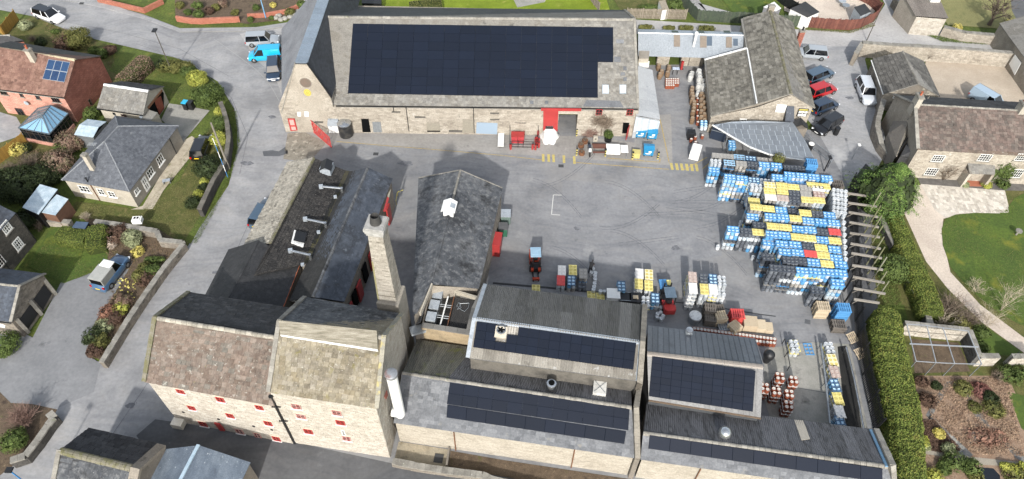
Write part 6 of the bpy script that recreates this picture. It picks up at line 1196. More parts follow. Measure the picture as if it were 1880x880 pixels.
def fence(name,label,px,h,mat,bw=.14,gap=.01,posts=1.8,cat='fence',top=True,indiv=True,z0=0,rails=True,pt=.03):
 """px = foot line on the ground; every board a part"""
 pts = [P(p) for p in px]; root = thing(name,label,cat,pts[len(pts)//2]); cnt = 0; jm = MB()
 for a,b in zip(pts[:-1],pts[1:]):
  d = b-a; L = d.length; d.normalize(); n = max(1,round(L/(bw+gap))); ang_ = math.atan2(d.y,d.x); s_ = V((-d.y,d.x,0))
  for i in range(n):
   p = a+d*(L*(i+.5)/n); hh = h*random.uniform(.96,1.03); m = MB() if (indiv and cnt < 280) else jm
   m.box((p.x,p.y,hh/2+z0),(L/n-gap,pt,hh),ang_)
   if m is not jm: m.build('fence_board',mat,root)
   cnt += 1
  if rails: m = MB(); m.bar(a+V((0,0,h*.3))+s_*.04,b+V((0,0,h*.3))+s_*.04,.04,.09); m.bar(a+V((0,0,h*.8))+s_*.04,b+V((0,0,h*.8))+s_*.04,.04,.09); m.build('rail',mat,root)
  if posts:
   k_ = max(1,round(L/posts))
   for i in range(k_+1): p = a+d*(L*i/k_)+s_*.06; m = MB(); m.box((p.x,p.y,h*.53),(.1,.1,h*1.06),ang_); m.build('fence_post',mat,root)
 if jm.v: jm.build('far_boards',mat,root,kind='stuff')
 return root
WD = M('dark_wall_stone',['#3d3a35','#4b4741','#5a554d','#46423c'],tile=True,scale=1,rough=.95,bump=.7,spots=[('#7d786d',3,.66,.08)])
gwall('roadside_wall','dark dry stone wall curving along the road past the black car',[z0(1185,548),z0(1202,590),z0(1222,660),z0(1230,740),z0(1215,860),z1(1195,40),z1(1145,120),z1(1072,275)],1.25,.42,WD,M('dark_cope',['#4b4842','#5c5850','#6b675e'],tile=True,scale=1))
gwall('corner_garden_wall','pale stone garden wall turning the corner above the driveway beds',[zC(1015,385),zC(1240,415),z1(842,392),z1(862,440),z1(978,452),z1(985,462),z1(880,590),z1(770,745),z1(680,880),t(0,2)(545,250)],1.0,.42,STONE2,COPE)
gwall('low_boundary_wall','low pale rubble wall between the tin sheds and the clipped hedge',[zC(400,350),zC(540,375),zC(760,392)],.8,.4,STONE)
gwall('gatepost_wall','stone wall with a square gate pier beside the pink winter shrub',[zAC(490,205),zAC(540,260),zAC(480,330),zAC(370,490),zAC(250,640),zAC(100,690)],1.0,.5,WD,COPE)
gwall('brick_garden_wall','long low orange brick garden wall at the top of the road',[z0(520,-12),z0(770,45),z0(872,-5)],.7,.24,BRICK_B,BRICK_B,.24,.07,tw=.24,tth=.08,cw=.04)
gwall('front_brick_wall','curved orange brick wall in front of the rockery flower beds',[zAB(150,200),zAB(330,228),zAB(450,232),zAB(700,218),zAB(930,210)],.75,.28,BRICK_B,BRICK_B,.24,.07,tw=.24,tth=.08,cw=.04)
gwall('short_brick_wall','short orange brick wall running behind the blue and white pole',[zAB(1030,175),zAB(1250,165),zAB(1500,120),zAB(1650,60)],.6,.28,BRICK_B,BRICK_B,.24,.07,tw=.24,tth=.08,cw=.04)
gwall('lane_stone_wall','tall pale stone wall closing the gravel court below the top lane',[t(3,0)(540,226),t(3,0)(700,238),t(3,0)(850,246),t(3,0)(1110,262),t(3,0)(1380,285)],2.2,.5,STONE,COPE)
gwall('car_park_wall','old stone wall along the car park side of the outhouse',[t(3,0)(540,228),t(3,0)(505,285)],2.0,.5,STONE2)
gwall('outhouse_yard_wall','old stone wall stepping down from the outhouse to the conifer',[zK(195,600),zK(165,700),zK(130,830),zL(60,270),zL(95,420),zL(190,540)],1.9,.5,STONE2,hs=[1.9,1.9,1.8,1.7,1.2,1.2])
gwall('top_lane_wall','mossy stone retaining wall beside the top right lane',[zAF(830,-30),zAF(880,30),zAF(960,120)],1.6,.6,STONE2)
gwall('orchard_wall','long rough stone wall running right from the brown roofed barn',[zAF(1225,215),zAF(1400,262),zAF(1650,285),zAF(1880,298)],1.5,.5,STONE,COPE)
gwall('glasshouse_back_wall','pale stone wall behind the bare aluminium glasshouse frame',[zX(130,75),zX(400,105),zX(830,148)],1.7,.4,STONE3,COPE,.5)
gwall('glasshouse_end_wall','dark sided stone wall at the right end of the glasshouse frame',[zX(830,148),zX(870,250),zX(935,430)],1.7,.35,M('blackened_stone',['#3c3c3b','#4b4b49','#6b6a66','#2f2f2f'],tile=True,scale=.8,bump=.5,spots=[('#8d8b84',1.5,.64,.1)]),COPE)
gwall('gateway_wall','short stone garden wall left of the black wooden gate',[zX(935,430),zX(1150,428)],1.5,.4,STONE3)
gwall('far_gate_wall','stone garden wall right of the black wooden gate',[zX(1285,432),zX(1420,432),zX(1600,440)],1.5,.4,STONE3)
gwall('hedge_foot_wall','low dark stone wall along the lane below the tall clipped hedge',[t(3,2)(575,50),t(3,2)(620,170),t(3,2)(665,370),t(3,2)(685,560)],.9,.5,WD)
gwall('conifer_wall','dark stone wall behind the ivy bush along the clipped hedge',[zAJ(262,220),zAJ(320,330),zAJ(365,420)],1.0,.45,WD); gwall('sloping_garden_wall','dark tiled top wall sloping down to the glasshouse',[zAJ(440,600),zAJ(500,720),zAJ(580,880),t(3,2)(905,40)],1.1,.5,WD)
gwall('street_retaining_wall','rough stone retaining wall along the street below the front range',[zR(232,750),zR(420,788),zR(620,818),zR(860,848),(905,880),(1010,905)],.7,.45,STONE2)
m = MB(); a,b = P(zR(632,675)),P(zR(614,800)); yw = thing('yard_divider','thin wall dividing the little sunken yard by the mill from the front strip','wall',a); m.bar(a+V((0,0,.3)),b+V((0,0,.3)),.15,.6); m.build('masonry',STONE2,yw)
sheet('sunken_yard',[zR(275,615),zR(632,672),zR(614,800),zR(245,745)],M('stained_yard_floor',['#8b8371','#978e7b','#7a7261'],scale=1,rough=.9,bump=.3,spots=[('#5b5235',1.2,.62,.1),('#55524a',2.2,.66,.08)]),.03)
sheet('front_strip',[zR(640,680),(925,845),(1190,885),(1190,925),(905,872),zR(620,805)],SOIL,.02)
m = MB(); c = P(zR(556,735)); m.box((c.x,c.y,.05),(.75,.75,.06),YAW); dc = thing('drain_cover','dark square drain cover in the sunken yard','drain cover',c); m.build('cover_plate',M('dark_cover',['#3a3b3c'],scale=2),dc)
fence('tan_panel_fence','tan wooden garden fence panels at the top left corner with a black gate',[zAA(-40,330),zAA(60,395),zAA(205,215)],1.6,WOOD_T)
fence('tan_garden_fence','tan close boarded fence running beside the conservatory patio',[zAD(0,590),zAD(250,405)],1.5,WOOD_T)
fence('white_washed_fence','grey weathered picket fence behind the right end of the barn',[zAE(-60,200),zAE(110,202),zAE(330,208),zAE(580,212)],1.6,WOOD_G,.15,.05)
fence('garden_trellis_fence','short grey picket fence climbing away behind the barn lawn',[(1100,22),(1072,-15)],1.4,WOOD_G,.15,.05)
fence('green_board_fence','faded green board fence along the back lane',[zAE(520,40),zAE(700,225),zAE(1000,245),zAE(1180,250),zAE(1500,280),zAE(1860,292)],1.75,WOOD_V,.22,.012)
fence('red_board_fence','red brown board fence curving round the gravel garden',[zAF(68,222),zAF(250,242),zAF(430,250),zAF(520,240),zAF(640,180),zAF(685,115),zAF(600,40),zAF(520,0)],1.7,WOOD_R,.22,.012)
fence('black_board_fence','black horizontal railed fence between lawn and gravel garden',[(1405,-15),(1440,12),(1478,34)],1.6,BLACK,.3,.01)
fence('palisade_fence','tall black palisade fence between the keg stacks and the sunken lane',[(1557,345),(1560,420),(1564,500),(1567,560),(1571,620),(1582,690),(1604,792)],2.3,BLACK,.1,.1,rails=True,posts=2.6)
# ---------------------------------------------------------------- vegetation
def LM(name,cols,sp=()): return M(name,cols,tile=True,scale=.9,rough=.75,bump=0,fine=.3,mixn=.45,spec=.25,spots=sp)
LG = LM('mid_green_leaf',['#2c3a14','#3a4a1a','#4a5a22','#5b6a2b'])
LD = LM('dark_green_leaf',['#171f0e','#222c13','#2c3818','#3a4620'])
LO = LM('olive_leaf',['#3d421a','#4d5020','#5f5f28','#6d6a34'])
LY = LM('yellow_green_leaf',['#66701c','#7c8226','#8f9230','#a3a13a'])
LF = LM('yellow_blossom',['#b3a21c','#c9b824','#dccb34','#8f8a22'])
LP = LM('pink_brown_leaf',['#6a4c3c','#7d5c4a','#8d6d58','#55602a','#99806a'])
LB = LM('brown_leaf',['#4a3426','#5c4230','#6d503b','#3c2c20'])
LR = LM('russet_leaf',['#7a4a34','#8d5940','#9c6a4c','#6a4a34'])
LPG = LM('pale_green_leaf',['#6d7450','#7f8560','#90946c','#5a6240'])
LH = LM('clipped_hedge_leaf',['#39461a','#47541e','#566325','#66702e','#6f6a30'],[('#5c5728',.9,.62,.16)])
LC = LM('conifer_frond',['#2f4616','#3e591d','#507026','#6a862f','#7d9338'])
LK = LM('hedge_core',['#2a3212','#333c17','#3c461c'])
TWP = M('pinkish_twig',['#6d4f42','#805e50','#93705f','#a18272'],tile=True,scale=2,rough=.9,bump=0)
TWB = M('grey_brown_twig',['#4d4238','#5f5347','#736657','#84776a'],tile=True,scale=2,rough=.9,bump=0)
TWL = M('pale_twig',['#8a7f6c','#9c917e','#aea390'],tile=True,scale=2,rough=.9,bump=0)
BARK = M('tree_bark',['#4a4036','#5a4f44','#3b332b'],scale=2,rough=.95,bump=.8)
def leafq(c,out,size,spread=.9,asp=.6,droop=0.0):
 n = len(c); nr = np.random.normal(size=(n,3)); nr /= np.linalg.norm(nr,axis=1)[:,None]+1e-9
 nn = out+nr*spread; nn /= np.linalg.norm(nn,axis=1)[:,None]+1e-9
 tv = np.cross(nn,np.random.normal(size=(n,3))); tv /= np.linalg.norm(tv,axis=1)[:,None]+1e-9; bv = np.cross(nn,tv)
 s_ = (size*np.random.uniform(.6,1.4,n))[:,None]; tv = tv*s_; bv = bv*s_*asp
 return np.stack([c-tv,c-bv,c+tv,c+bv],axis=1)
def blob_pts(lumps,n):
 lumps = np.array(lumps); w_ = lumps[:,3]**2; idx = np.random.choice(len(lumps),int(n*1.8),p=w_/w_.sum())
 d = np.random.normal(size=(len(idx),3)); d /= np.linalg.norm(d,axis=1)[:,None]
 R_ = lumps[idx]; k_ = np.random.uniform(.82,1.05,len(idx))[:,None]
 p = R_[:,:3]+d*R_[:,3:4]*k_*np.stack([np.ones(len(idx)),np.ones(len(idx)),R_[:,4]],axis=1)
 keep = p[:,2] > .02
 for L in lumps:
  q = (p-L[:3])/np.array([L[3],L[3],L[3]*L[4]]); keep &= (q**2).sum(1) > .55
 p,d = p[keep],d[keep]; return p[:n],d[:n]
def bush(name,label,px,rx,h,mat,n=900,size=.07,ry=None,lumps=9,cat='bush',group=None,z0=0,zc=None,tidy=.35,rz=0):
 """px = photo pixel of the crown centre"""
 ry = ry or rx; c = P(px,z0+h*.5 if zc is None else zc); base = V((c.x,c.y,z0)); root = thing(name,label,cat,base,0,group)
 L = [(0,0,h*.48,min(rx,ry)*.9,h*.5/max(min(rx,ry)*.8,.01))]; ca,sa = math.cos(rz),math.sin(rz)
 for i in range(lumps):
  a = random.uniform(0,6.28); r_ = random.uniform(.25,1)*tidy+.15; lr = random.uniform(.34,.55); zz_ = random.uniform(.25,.72)
  x,y = math.cos(a)*r_*1.25*rx,math.sin(a)*r_*1.25*ry; rr = lr*min(rx,ry)*random.uniform(.8,1.15)
  L.append((x*ca-y*sa,x*sa+y*ca,zz_*h,rr,random.uniform(.7,1.1)*min(1.2,h/(2*min(rx,ry)))))
 if rx > ry*1.3:
  for k_ in np.linspace(-.75,.75,5): x = rx*k_; L.append((x*ca,x*sa,h*.45,ry*.85,h*.5/(ry*.85)))
 L = [(a_+base.x,b_+base.y,c_+z0,r_,f_) for a_,b_,c_,r_,f_ in L]
 p,d = blob_pts(L,n); p[:,2] = np.maximum(p[:,2],z0+.02)
 cp,cdn = blob_pts([(x,y,z_,r_*.72,f_) for x,y,z_,r_,f_ in L],max(60,n//9)); cq = leafq(cp,cdn,size*3.2,.3,.9)
 q = leafq(p,d,size,1.0)
 fo = quads_np('foliage',np.concatenate([q,cq]),mat,root)
 m = MB(); m.tube(base-V((0,0,.1)),base+V((0,0,h*.6)),.05+.02*h,.03,6); m.build('stem',BARK,root); return root
def hedge(name,label,px,ztop,wd,mat,size=.06,dens=170,cat='hedge',zb=0,round_=.25,group=None,wob=.06,wds=None):
 """px = centre line of the top of the hedge"""
 pts = [P(p,ztop) for p in px]; root = thing(name,label,cat,g0(pts[len(pts)//2]),0,group)
 S = [];
 for i,(a,b) in enumerate(zip(pts[:-1],pts[1:])):
  k_ = max(1,int((b-a).length/.35))
  for j in range(k_): s_ = j/k_; S.append((a.lerp(b,s_),(wds[i]*(1-s_)+wds[i+1]*s_) if wds else wd))
 S.append((pts[-1],wds[-1] if wds else wd)); prof = [(-.5,0),(-.52,.35),(-.5,.75),(-.5+round_*.4,.95),(-.12,1.0),(.12,1.0),(.5-round_*.4,.95),(.5,.75),(.52,.35),(.5,0)]
 m = MB(); rings = []
 for i,(p,w_) in enumerate(S):
  d = (S[min(i+1,len(S)-1)][0]-S[max(i-1,0)][0]); d.z = 0; d.normalize(); s_ = V((-d.y,d.x,0)); wj = w_*(1+random.uniform(-wob,wob)); hj = (p.z-zb)*(1+random.uniform(-wob,wob)*.6)
  if i in (0,len(S)-1): wj *= .86
  rings.append([V((p.x,p.y,zb))+s_*(a*wj)+V((0,0,b*hj)) for a,b in prof])
 vs = [v_ for r_ in rings for v_ in r_]; k_ = len(prof)
 fs = [(i*k_+j,i*k_+j+1,(i+1)*k_+j+1,(i+1)*k_+j) for i in range(len(rings)-1) for j in range(k_-1)]+[tuple(range(k_))[::-1],tuple((len(rings)-1)*k_+j for j in range(k_))]
 m.add(vs,fs)
 core = m.build('hedge_body',LK,root)
 A = np.array([tuple(v_) for v_ in vs]); F = np.array([f for f in fs[:-2]]); a,b,c_,d_ = (A[F[:,i]] for i in range(4))
 area = np.linalg.norm(np.cross(c_-a,d_-b),axis=1)/2; nn = np.cross(b-a,d_-a); nn /= np.linalg.norm(nn,axis=1)[:,None]+1e-9
 cen = np.array(tuple(ctr(*[s_[0] for s_ in S])));
 N_ = int(area.sum()*dens); idx = np.random.choice(len(F),N_,p=area/area.sum()); u,v_ = np.random.rand(N_,1),np.random.rand(N_,1)
 p = (a[idx]*(1-u)+b[idx]*u)*(1-v_)+(d_[idx]*(1-u)+c_[idx]*u)*v_
 o_ = nn[idx]; mid = (a+b+c_+d_)[idx]/4; ringc = np.array([tuple(S[i//(k_-1)][0]) for i in idx]); ringc[:,2] = zb+(ztop-zb)*.5
 fl = ((mid-ringc)*o_).sum(1) < 0; o_[fl] *= -1
 p = p+o_*np.random.uniform(-.03,.09,(N_,1))
 ends = []
 for r_,sgn in ((rings[0],-1),(rings[-1],1)):
  rr = np.array([tuple(x) for x in r_]); n2 = int(dens*wd*(ztop-zb)); cc = rr.mean(0); w1 = np.random.rand(n2,1); i2 = np.random.randint(0,k_,n2); ends.append(cc+(rr[i2]-cc)*np.sqrt(w1))
 dd = S[-1][0]-S[0][0]; dd = np.array(tuple(dd/dd.length)); P2 = np.concatenate([p]+ends); O2 = np.concatenate([o_]+[np.tile(-dd,(len(ends[0]),1)),np.tile(dd,(len(ends[1]),1))])
 quads_np('foliage',leafq(P2,O2,size,.9),mat,root); return root
def twigs(name,label,px,h,r,mat,n=26,sub=5,th_=.022,cat='shrub',group=None,z0=0,spread=1.0,zc=None,trunk=0):
 c = P(px,z0+h*.45 if zc is None else zc); base = V((c.x,c.y,z0)); root = thing(name,label,cat,base,0,group); m = MB()
 def grow(p,d,L,t_,lvl):
  k_ = 3; q = p
  for i in range(k_):
   d = (d+V((random.gauss(0,.16),random.gauss(0,.16),random.gauss(.03,.1)))).normalized(); q2 = q+d*(L/k_); m.tube(q,q2,t_*(1-.25*i/k_),t_*(1-.25*(i+1)/k_)*.9,4 if lvl > 1 else 3,caps=False); q = q2
   if lvl > 0:
    for _ in range(sub if i else max(1,sub-2)):
     if random.random() < .62: s_ = (d*.75+V((random.gauss(0,.55),random.gauss(0,.55),random.gauss(.1,.35)))).normalized(); grow(q,s_,L*random.uniform(.4,.65),t_*.55,lvl-1)
 st = base+V((0,0,trunk));
 if trunk: tb = MB(); tb.tube(base-V((0,0,.1)),st,th_*3.6,th_*2.6,8); tb.build('trunk',BARK,root)
 for i in range(n):
  a = random.uniform(0,6.283); s_ = random.uniform(.15,1)*spread; d = V((math.cos(a)*s_*r/h*1.3,math.sin(a)*s_*r/h*1.3,1)).normalized(); grow(st,d,(h-trunk)*random.uniform(.55,.8),th_,1 if n > 12 else 2)
 m.build('branches',mat,root); return root
# --- left side
hedge('leafy_hedge','hedge turning from green to pink brown leading up to the road',[z0(648,425),z0(700,372),z0(780,300)],1.7,2.0,LP,.075,150)
hedge('green_corner_hedge','green end of the pink hedge nearest the stone slate garage',[z0(640,420),z0(690,375)],1.5,1.5,LG,.07,120)
D = [('domed_yew','tall olive domed bush beside the road above the solar house',z0(415,205),1.7,2.6,LO,2600,.07,None),
 ('dark_shrub','dark brown green shrub leaning on the olive domed bush',z0(345,235),1.5,1.9,LB,1400,.08,None),
 ('round_dark_bush','small dark upright bush at the foot of the lamp post',z0(872,350),.75,1.5,LD,900,.06,None),
 ('mounded_bush','broad olive green mounded bush beside the lamp post',z0(945,358),1.9,1.5,LO,2200,.07,1.1),
 ('low_green_bush','smaller green bush between the mounded bush and clipped ball',z0(1005,388),.95,1.3,LG,1000,.06,None),
 ('clipped_ball','golden green clipped ball bush at the inside of the road bend',z0(1056,420),1.25,1.8,LY,1800,.06,None),
 ('laurel_bush','largest glossy green laurel bush on the road bend',z0(1115,515),1.9,2.2,LG,2800,.085,None),
 ('golden_bush','small golden bush at the top of the roadside wall',z0(1178,605),.6,1.1,LY,600,.06,None),
 ('green_bush','green bush behind the leaning pole and the black car',z0(1180,662),1.1,1.6,LG,1400,.07,None),
 ('green_bush','bush with golden top hard against the pole by the black car',z0(1178,748),1.0,1.6,LY,1300,.07,None),
 ('clipped_yew','large dark clipped yew in front of the black car',z1(1125,50),1.75,2.0,LD,2600,.06,None),
 ('golden_ball','small golden ball at the wall just below the dark yew',z1(1105,130),.5,.9,LY,420,.06,None),
 ('green_bush','dark green bush between two golden balls on the lawn',z1(1092,162),.6,.9,LD,600,.06,None),
 ('golden_ball','second golden ball further down the lawn edge',z1(1068,195),.6,.9,LY,600,.06,None),
 ('round_dark_bush','round dark bush at the lower end of the lawn row',z1(1040,240),.95,1.2,LD,1200,.06,None),
 ('pink_shrub','tall pink brown flowering shrub beside the metal shed',zAD(625,385),1.7,2.0,LP,2200,.07,None),
 ('pink_shrub','broad pink brown shrub below the conservatory',zAD(520,575),1.9,2.0,LP,2400,.07,None),
 ('green_bush','green bush between the two pink brown shrubs',zAD(545,462),1.0,1.5,LG,900,.07,None),
 ('forsythia','bright yellow forsythia beside the tan garden fence',zAD(155,462),.95,1.3,LF,700,.06,None),
 ('small_green_bush','dark green bush next to the bright yellow forsythia',zAD(225,450),.8,.9,LD,600,.07,None),
 ('conifer_mass','large dark evergreen left of the tin sheds',zAD(215,770),2.8,2.6,LD,3200,.09,None),
 ('conifer_mass','dark evergreen below the broad pink shrub',zAD(380,690),1.9,2.0,LD,2000,.08,None),
 ('conifer_mass','dark evergreen at the left edge above the stone cottage',z1(30,150),2.6,2.2,LD,2400,.09,None),
 ('conifer_mass','dark shaded shrub between the stone cottage and tin sheds',z1(130,330),1.6,1.2,LD,1400,.08,None),
 ('side_hedge','green hedge filling the gap between brick house and garage',zAD(815,140),.9,1.7,LG,900,.07,1.8),
 ('pale_ball','pale green clipped ball in front of the corner garden wall',z1(707,430),1.05,1.5,LPG,1600,.05,None),
 ('brown_shrub','brown leafed shrub against the corner garden wall',z1(622,412),1.3,1.4,LB,1300,.07,None),
 ('white_shrub','small whitish twiggy shrub in front of the brown shrub',z1(592,458),.85,.9,M('pale_pink_blossom',['#9c8c7c','#b3a494','#c4b8aa'],tile=True,scale=2,rough=.9,bump=0),700,.05,None),
 ('daffodil_clump','clump of yellow daffodils below the pale green ball',z1(742,505),.7,.7,LF,420,.05,None),
 ('rock_plant','bright green plant in the round paved bed',z1(832,548),.85,.5,LG,600,.05,.5),
 ('green_bush','bright green bush beside the wall right of the blue pickup',z1(830,605),.85,1.0,LG,900,.06,None),
 ('green_bush','green bush in the bed nearest the blue pickup bonnet',z1(752,632),.8,.9,LO,800,.06,None),
 ('brown_shrub','brown shrub in the middle of the long roadside bed',z1(792,648),1.0,1.0,LB,900,.06,None),
 ('olive_bush','olive bush below the round paved bed',z1(775,592),.75,.8,LO,700,.06,None),
 ('heather','pink brown heather ball behind the blue pickup',z1(627,768),.8,.9,LP,800,.05,None),
 ('heather','second pink brown heather ball nearer the wall',z1(676,770),.75,.9,LP,700,.05,None),
 ('olive_ball','olive green clipped ball in the roadside bed',z1(645,812),.85,.9,LY,900,.05,None),
 ('orange_shrub','orange clipped ball at the driveway edge of the bed',z1(577,834),.95,1.0,LR,1000,.05,None),
 ('russet_shrub','russet shrub between orange ball and roadside wall',z1(615,862),.95,1.0,LB,1000,.05,None),
 ('pale_ball','pale grey green ball near the foot of the long bed',t(0,2)(555,58),.95,1.0,LPG,1000,.05,None),
 ('dark_ball','dark green ball at the driveway mouth',t(0,2)(502,102),1.05,1.2,LD,1300,.05,None),
 ('olive_ball','dark olive ball against the end of the roadside wall',t(0,2)(545,137),.8,1.0,LO,900,.05,None),
 ('brown_ball','brown clipped ball at the very end of the roadside wall',t(0,2)(512,188),.8,.9,LB,900,.05,None),
 ('camellia','dark green bush with pale flowers below the pink winter shrub',zAC(130,490),1.15,1.4,LG,1500,.06,None),
 ('hedge_lump','rounded green hedge cut by the left edge below the double garage',t(0,2)(25,150),1.4,1.6,LG,1600,.06,None),
 ('small_green_bush','small green bush by the white car verge',zAA(590,340),.5,.6,LG,360,.06,None),
 ('small_green_bush','green bush in the dark front garden of the brick house',zAA(440,460),.8,.9,LD,700,.07,None),
 ('small_green_bush','dark shrub next to the gravel path above the brick gable',zAA(1010,545),.8,.8,LG,700,.07,None),
 ('small_green_bush','shrub at the top corner of the brick gable',zAA(1105,575),.7,1.2,LG,700,.07,None),
 ('dark_shrub','dark shrub by the pavement above the brick gable corner',zAA(1180,540),.9,.9,LB,700,.07,None),
 ('grey_shrub','silvery climbing shrub on the tan corner fence',zAA(270,270),.9,1.3,LPG,800,.06,None)]
for nm,lb,px,rx,h,mt,n,sz,ry in D: bush(nm,lb,px,rx*1.08,h,mt,int(n*1.2),sz,ry)
hedge('clipped_hedge','squared green hedge on the cottage lawn curving round the blue store',[zC(620,490),zC(760,520),zC(930,540)],1.2,1.9,LH,.05,260)
hedge('clipped_hedge','bright squared hedge block at the right end of the cottage lawn',[zC(1030,425),zC(1020,520),zC(1000,640)],1.5,1.9,LH,.05,260)
for px,h,r,mt,n,lb in ((zAC(220,260),1.9,1.5,TWP,150,'pink winter shrub of bare twigs behind the stone gate pier'),(zAD(260,560),1.6,1.9,TWB,80,'grey brown bare shrub sprawling below the yellow forsythia'),(zAD(110,660),1.6,1.8,TWB,70,'bare twiggy shrub at the left edge under the tan fence'),
  (z1(40,60),1.5,1.8,TWB,60,'sprawling bare shrub above the dark evergreens'),(t(0,2)(612,32),.9,.8,TWP,50,'bare reddish shrub in the bed near the wall end'),(z1(690,545),.8,.8,TWB,40,'grey twiggy shrub beside the bonnet of the blue pickup'),(z1(715,640),.6,.7,TWB,36,'sparse twiggy shrub in the daffodil bed'),(zAA(340,420),.9,.9,TWB,40,'bare twiggy shrub above the brick house chimney'),
  (zC(420,450),.9,.8,TWB,40,'bare shrub beside the low rubble wall'),(zC(920,335),.7,.8,TWL,50,'pale heap of pruned twigs above the clipped hedge')):
 twigs('bare_shrub',lb,px,h,r,mt,n,3,.02)
for i,(x,y,r_,mt,lb) in enumerate(((200,60,.9,LO,'olive shrub at the left corner of the front brick wall'),(420,60,1.0,LG,'green shrub behind the front brick wall'),(430,170,1.0,LG,'dark green shrub spilling over the front brick wall'),(300,150,.7,LG,'bright green shrub near the front wall corner'),(560,130,.9,LB,'brown shrub in the middle of the front bed'),(640,90,.8,LO,'olive bush left of the white stones'),(730,40,.9,LP,'pink twiggy bush above the white stones'),
  (880,150,.7,LO,'square olive bush at the garden gate'),(1140,90,.7,LG,'round green bush right of the garden path'),(1350,60,.6,LF,'yellow flowering plant by the short brick wall'),(1070,240,.6,LG,'green plant outside the short brick wall'),(1330,220,.45,LG,'small green plant beside the boulders'),(1550,150,.9,LO,'low olive plant along the curved rockery'),(1700,50,.9,LG,'green shrub at the end of the rockery'))):
 bush('rockery_shrub',lb,zAB(x,y),r_*.85,r_*1.1,mt,700,.06)
hedge('brown_hedge','brown green hedge behind the barn roof beside the pale path',[(752,8),(810,2)],1.2,2.0,LO,.07,120)
for i,(x,y,r_) in enumerate(((155,296,.95),(400,304,.75),(585,300,.9),(800,305,1.1))): bush('verge_bush',['leftmost','second','third','rightmost'][i]+' of the low bushes along the back lane behind the pale blue shed',zAE(x,y),r_,.8,LO,800,.06,r_*.6,group='low bushes behind the pale blue shed')
bush('garden_shrub','green leafy shrub at the end of the grey picket fence',zAE(460,55),1.3,1.8,LG,1500,.08); bush('garden_shrub','low green plants behind the grey picket fence',zAE(190,80),1.5,.8,LG,1200,.07,.8)
bush('yellow_shrub','bright yellow shrub at the right foot of the brown roofed barn',zAF(1332,222),.75,.9,LF,600,.05); bush('yellow_shrub','pale yellow shrub under the bare orchard tree',zAF(1770,182),.7,.8,LF,500,.05)
twigs('orchard_tree','bare old fruit tree in the orchard at the top right',zAF(1650,110),4.2,2.6,BARK,7,4,.09,cat='tree',trunk=.9)
twigs('bare_shrub','bare shrub growing up the tall pale court wall',t(3,0)(893,300),1.6,1.0,TWB,14,4,.025)
# --- barn climbers and canopy vine
def climber(name,label,pts,mat,n,size):
 c = [on(p,BF) for p in pts]; root = thing(name,label,'climber',g0(ctr(*c))); m = MB(); cc = ctr(*c); lo = V((cc.x,cc.y-.08,.05))
 for i in range(n):
  w_ = [random.random()**1.5 for _ in c]; s_ = sum(w_); t_ = sum((c[k_]*w_[k_] for k_ in range(len(c))),V((0,0,0)))/s_
  t_ = t_+V((random.gauss(0,.35),-.1-abs(random.gauss(0,.08)),random.gauss(0,.3))); p = t_; d = V((random.gauss(0,1),random.gauss(0,.15),random.gauss(.3,.8))).normalized()
  for _ in range(4): q = p+d*size+V((random.gauss(0,.05),0,random.gauss(0,.05))); m.tube(p,q,.014,.01,3,caps=False); p = q; d = (d+V((random.gauss(0,.5),random.gauss(0,.1),random.gauss(0,.5)))).normalized()
 m.tube(lo,cc+V((0,-.08,0)),.05,.03,6); m.build('stems',mat,root)
climber('bare_climber','bare brown climber spread over the barn wall between the red window and door',[zN(500,215),zN(600,240),zN(760,260),zN(640,300),zN(740,310),zN(520,150)],TWB,520,.16)
climber('red_brown_climber','dense reddish brown climber low on the barn wall behind the motorbike',[zN(450,400),zN(500,340),zN(480,430),zN(520,400)],TWP,300,.14)
bush('canopy_vine','brown green climber sprouting over the lower edge of the grid canopy',zK1(830,155),.8,.9,LO,700,.06,z0=2.2,zc=2.8)
bush('wall_climber','green climbing shrub on the long stone house right of the porch',zL(1235,650),1.2,3.2,LG,1600,.07,.6,zc=2.2); bush('porch_shrub','low green shrub at the foot of the house climber',zL(1215,785),.9,.7,LG,700,.06)
bush('porch_shrub','yellow green rounded shrub right of the porch',zL(1070,800),.6,.7,LY,600,.05); bush('porch_shrub','olive rounded shrub left of the porch',zL(868,798),.5,.6,LPG,500,.05); twigs('bare_climber','bare trained climber on the wall between the long house windows',zL(700,690),2.6,1.6,TWB,10,4,.03,cat='climber')
# --- conifer
cc = P((1637,338),3.6); ct = thing('conifer_tree','big feathery bright green conifer between the car park and the beige drive','tree',g0(cc))
NF = 2300; quad = []
for i in range(NF):
 hfr = random.random()**.75; z_ = 1.0+hfr*5.4; rmax = 3.6*(1-hfr**1.6)*(.8+.25*math.sin(i*.7)); a = random.uniform(0,6.2832); rmax *= 1+.16*math.sin(a*3+1)+.1*math.sin(a*7)
 d = np.array([math.cos(a),math.sin(a),0]); r0_ = rmax*random.uniform(.35,.8); L = rmax*random.uniform(.25,.5)+.25; p = np.array([cc.x,cc.y,z_])+d*r0_; k_ = 12; pts_ = []
 for j in range(k_): s_ = j/k_; pts_.append(p+d*L*s_+np.array([0,0,-.45*L*s_*s_+.12*s_])+np.random.normal(size=3)*.05)
 pts_ = np.array(pts_); side = np.array([-d[1],d[0],0]); pts_ = np.concatenate([pts_,pts_[2:]+side*.13-[0,0,.03],pts_[2:]-side*.13-[0,0,.03]])
 o_ = np.tile(d*.4+np.array([0,0,.8]),(len(pts_),1)); quad.append(leafq(pts_,o_,.085,.7,.4))
quads_np('foliage',np.concatenate(quad),LC,ct)
cpz,cdz = blob_pts([(cc.x,cc.y,2.2,2.8,.9),(cc.x,cc.y,3.6,2.1,1),(cc.x,cc.y,4.8,1.1,1)],1500); quads_np('inner_foliage',leafq(cpz,cdz,.3,.4,.9),LD,ct)
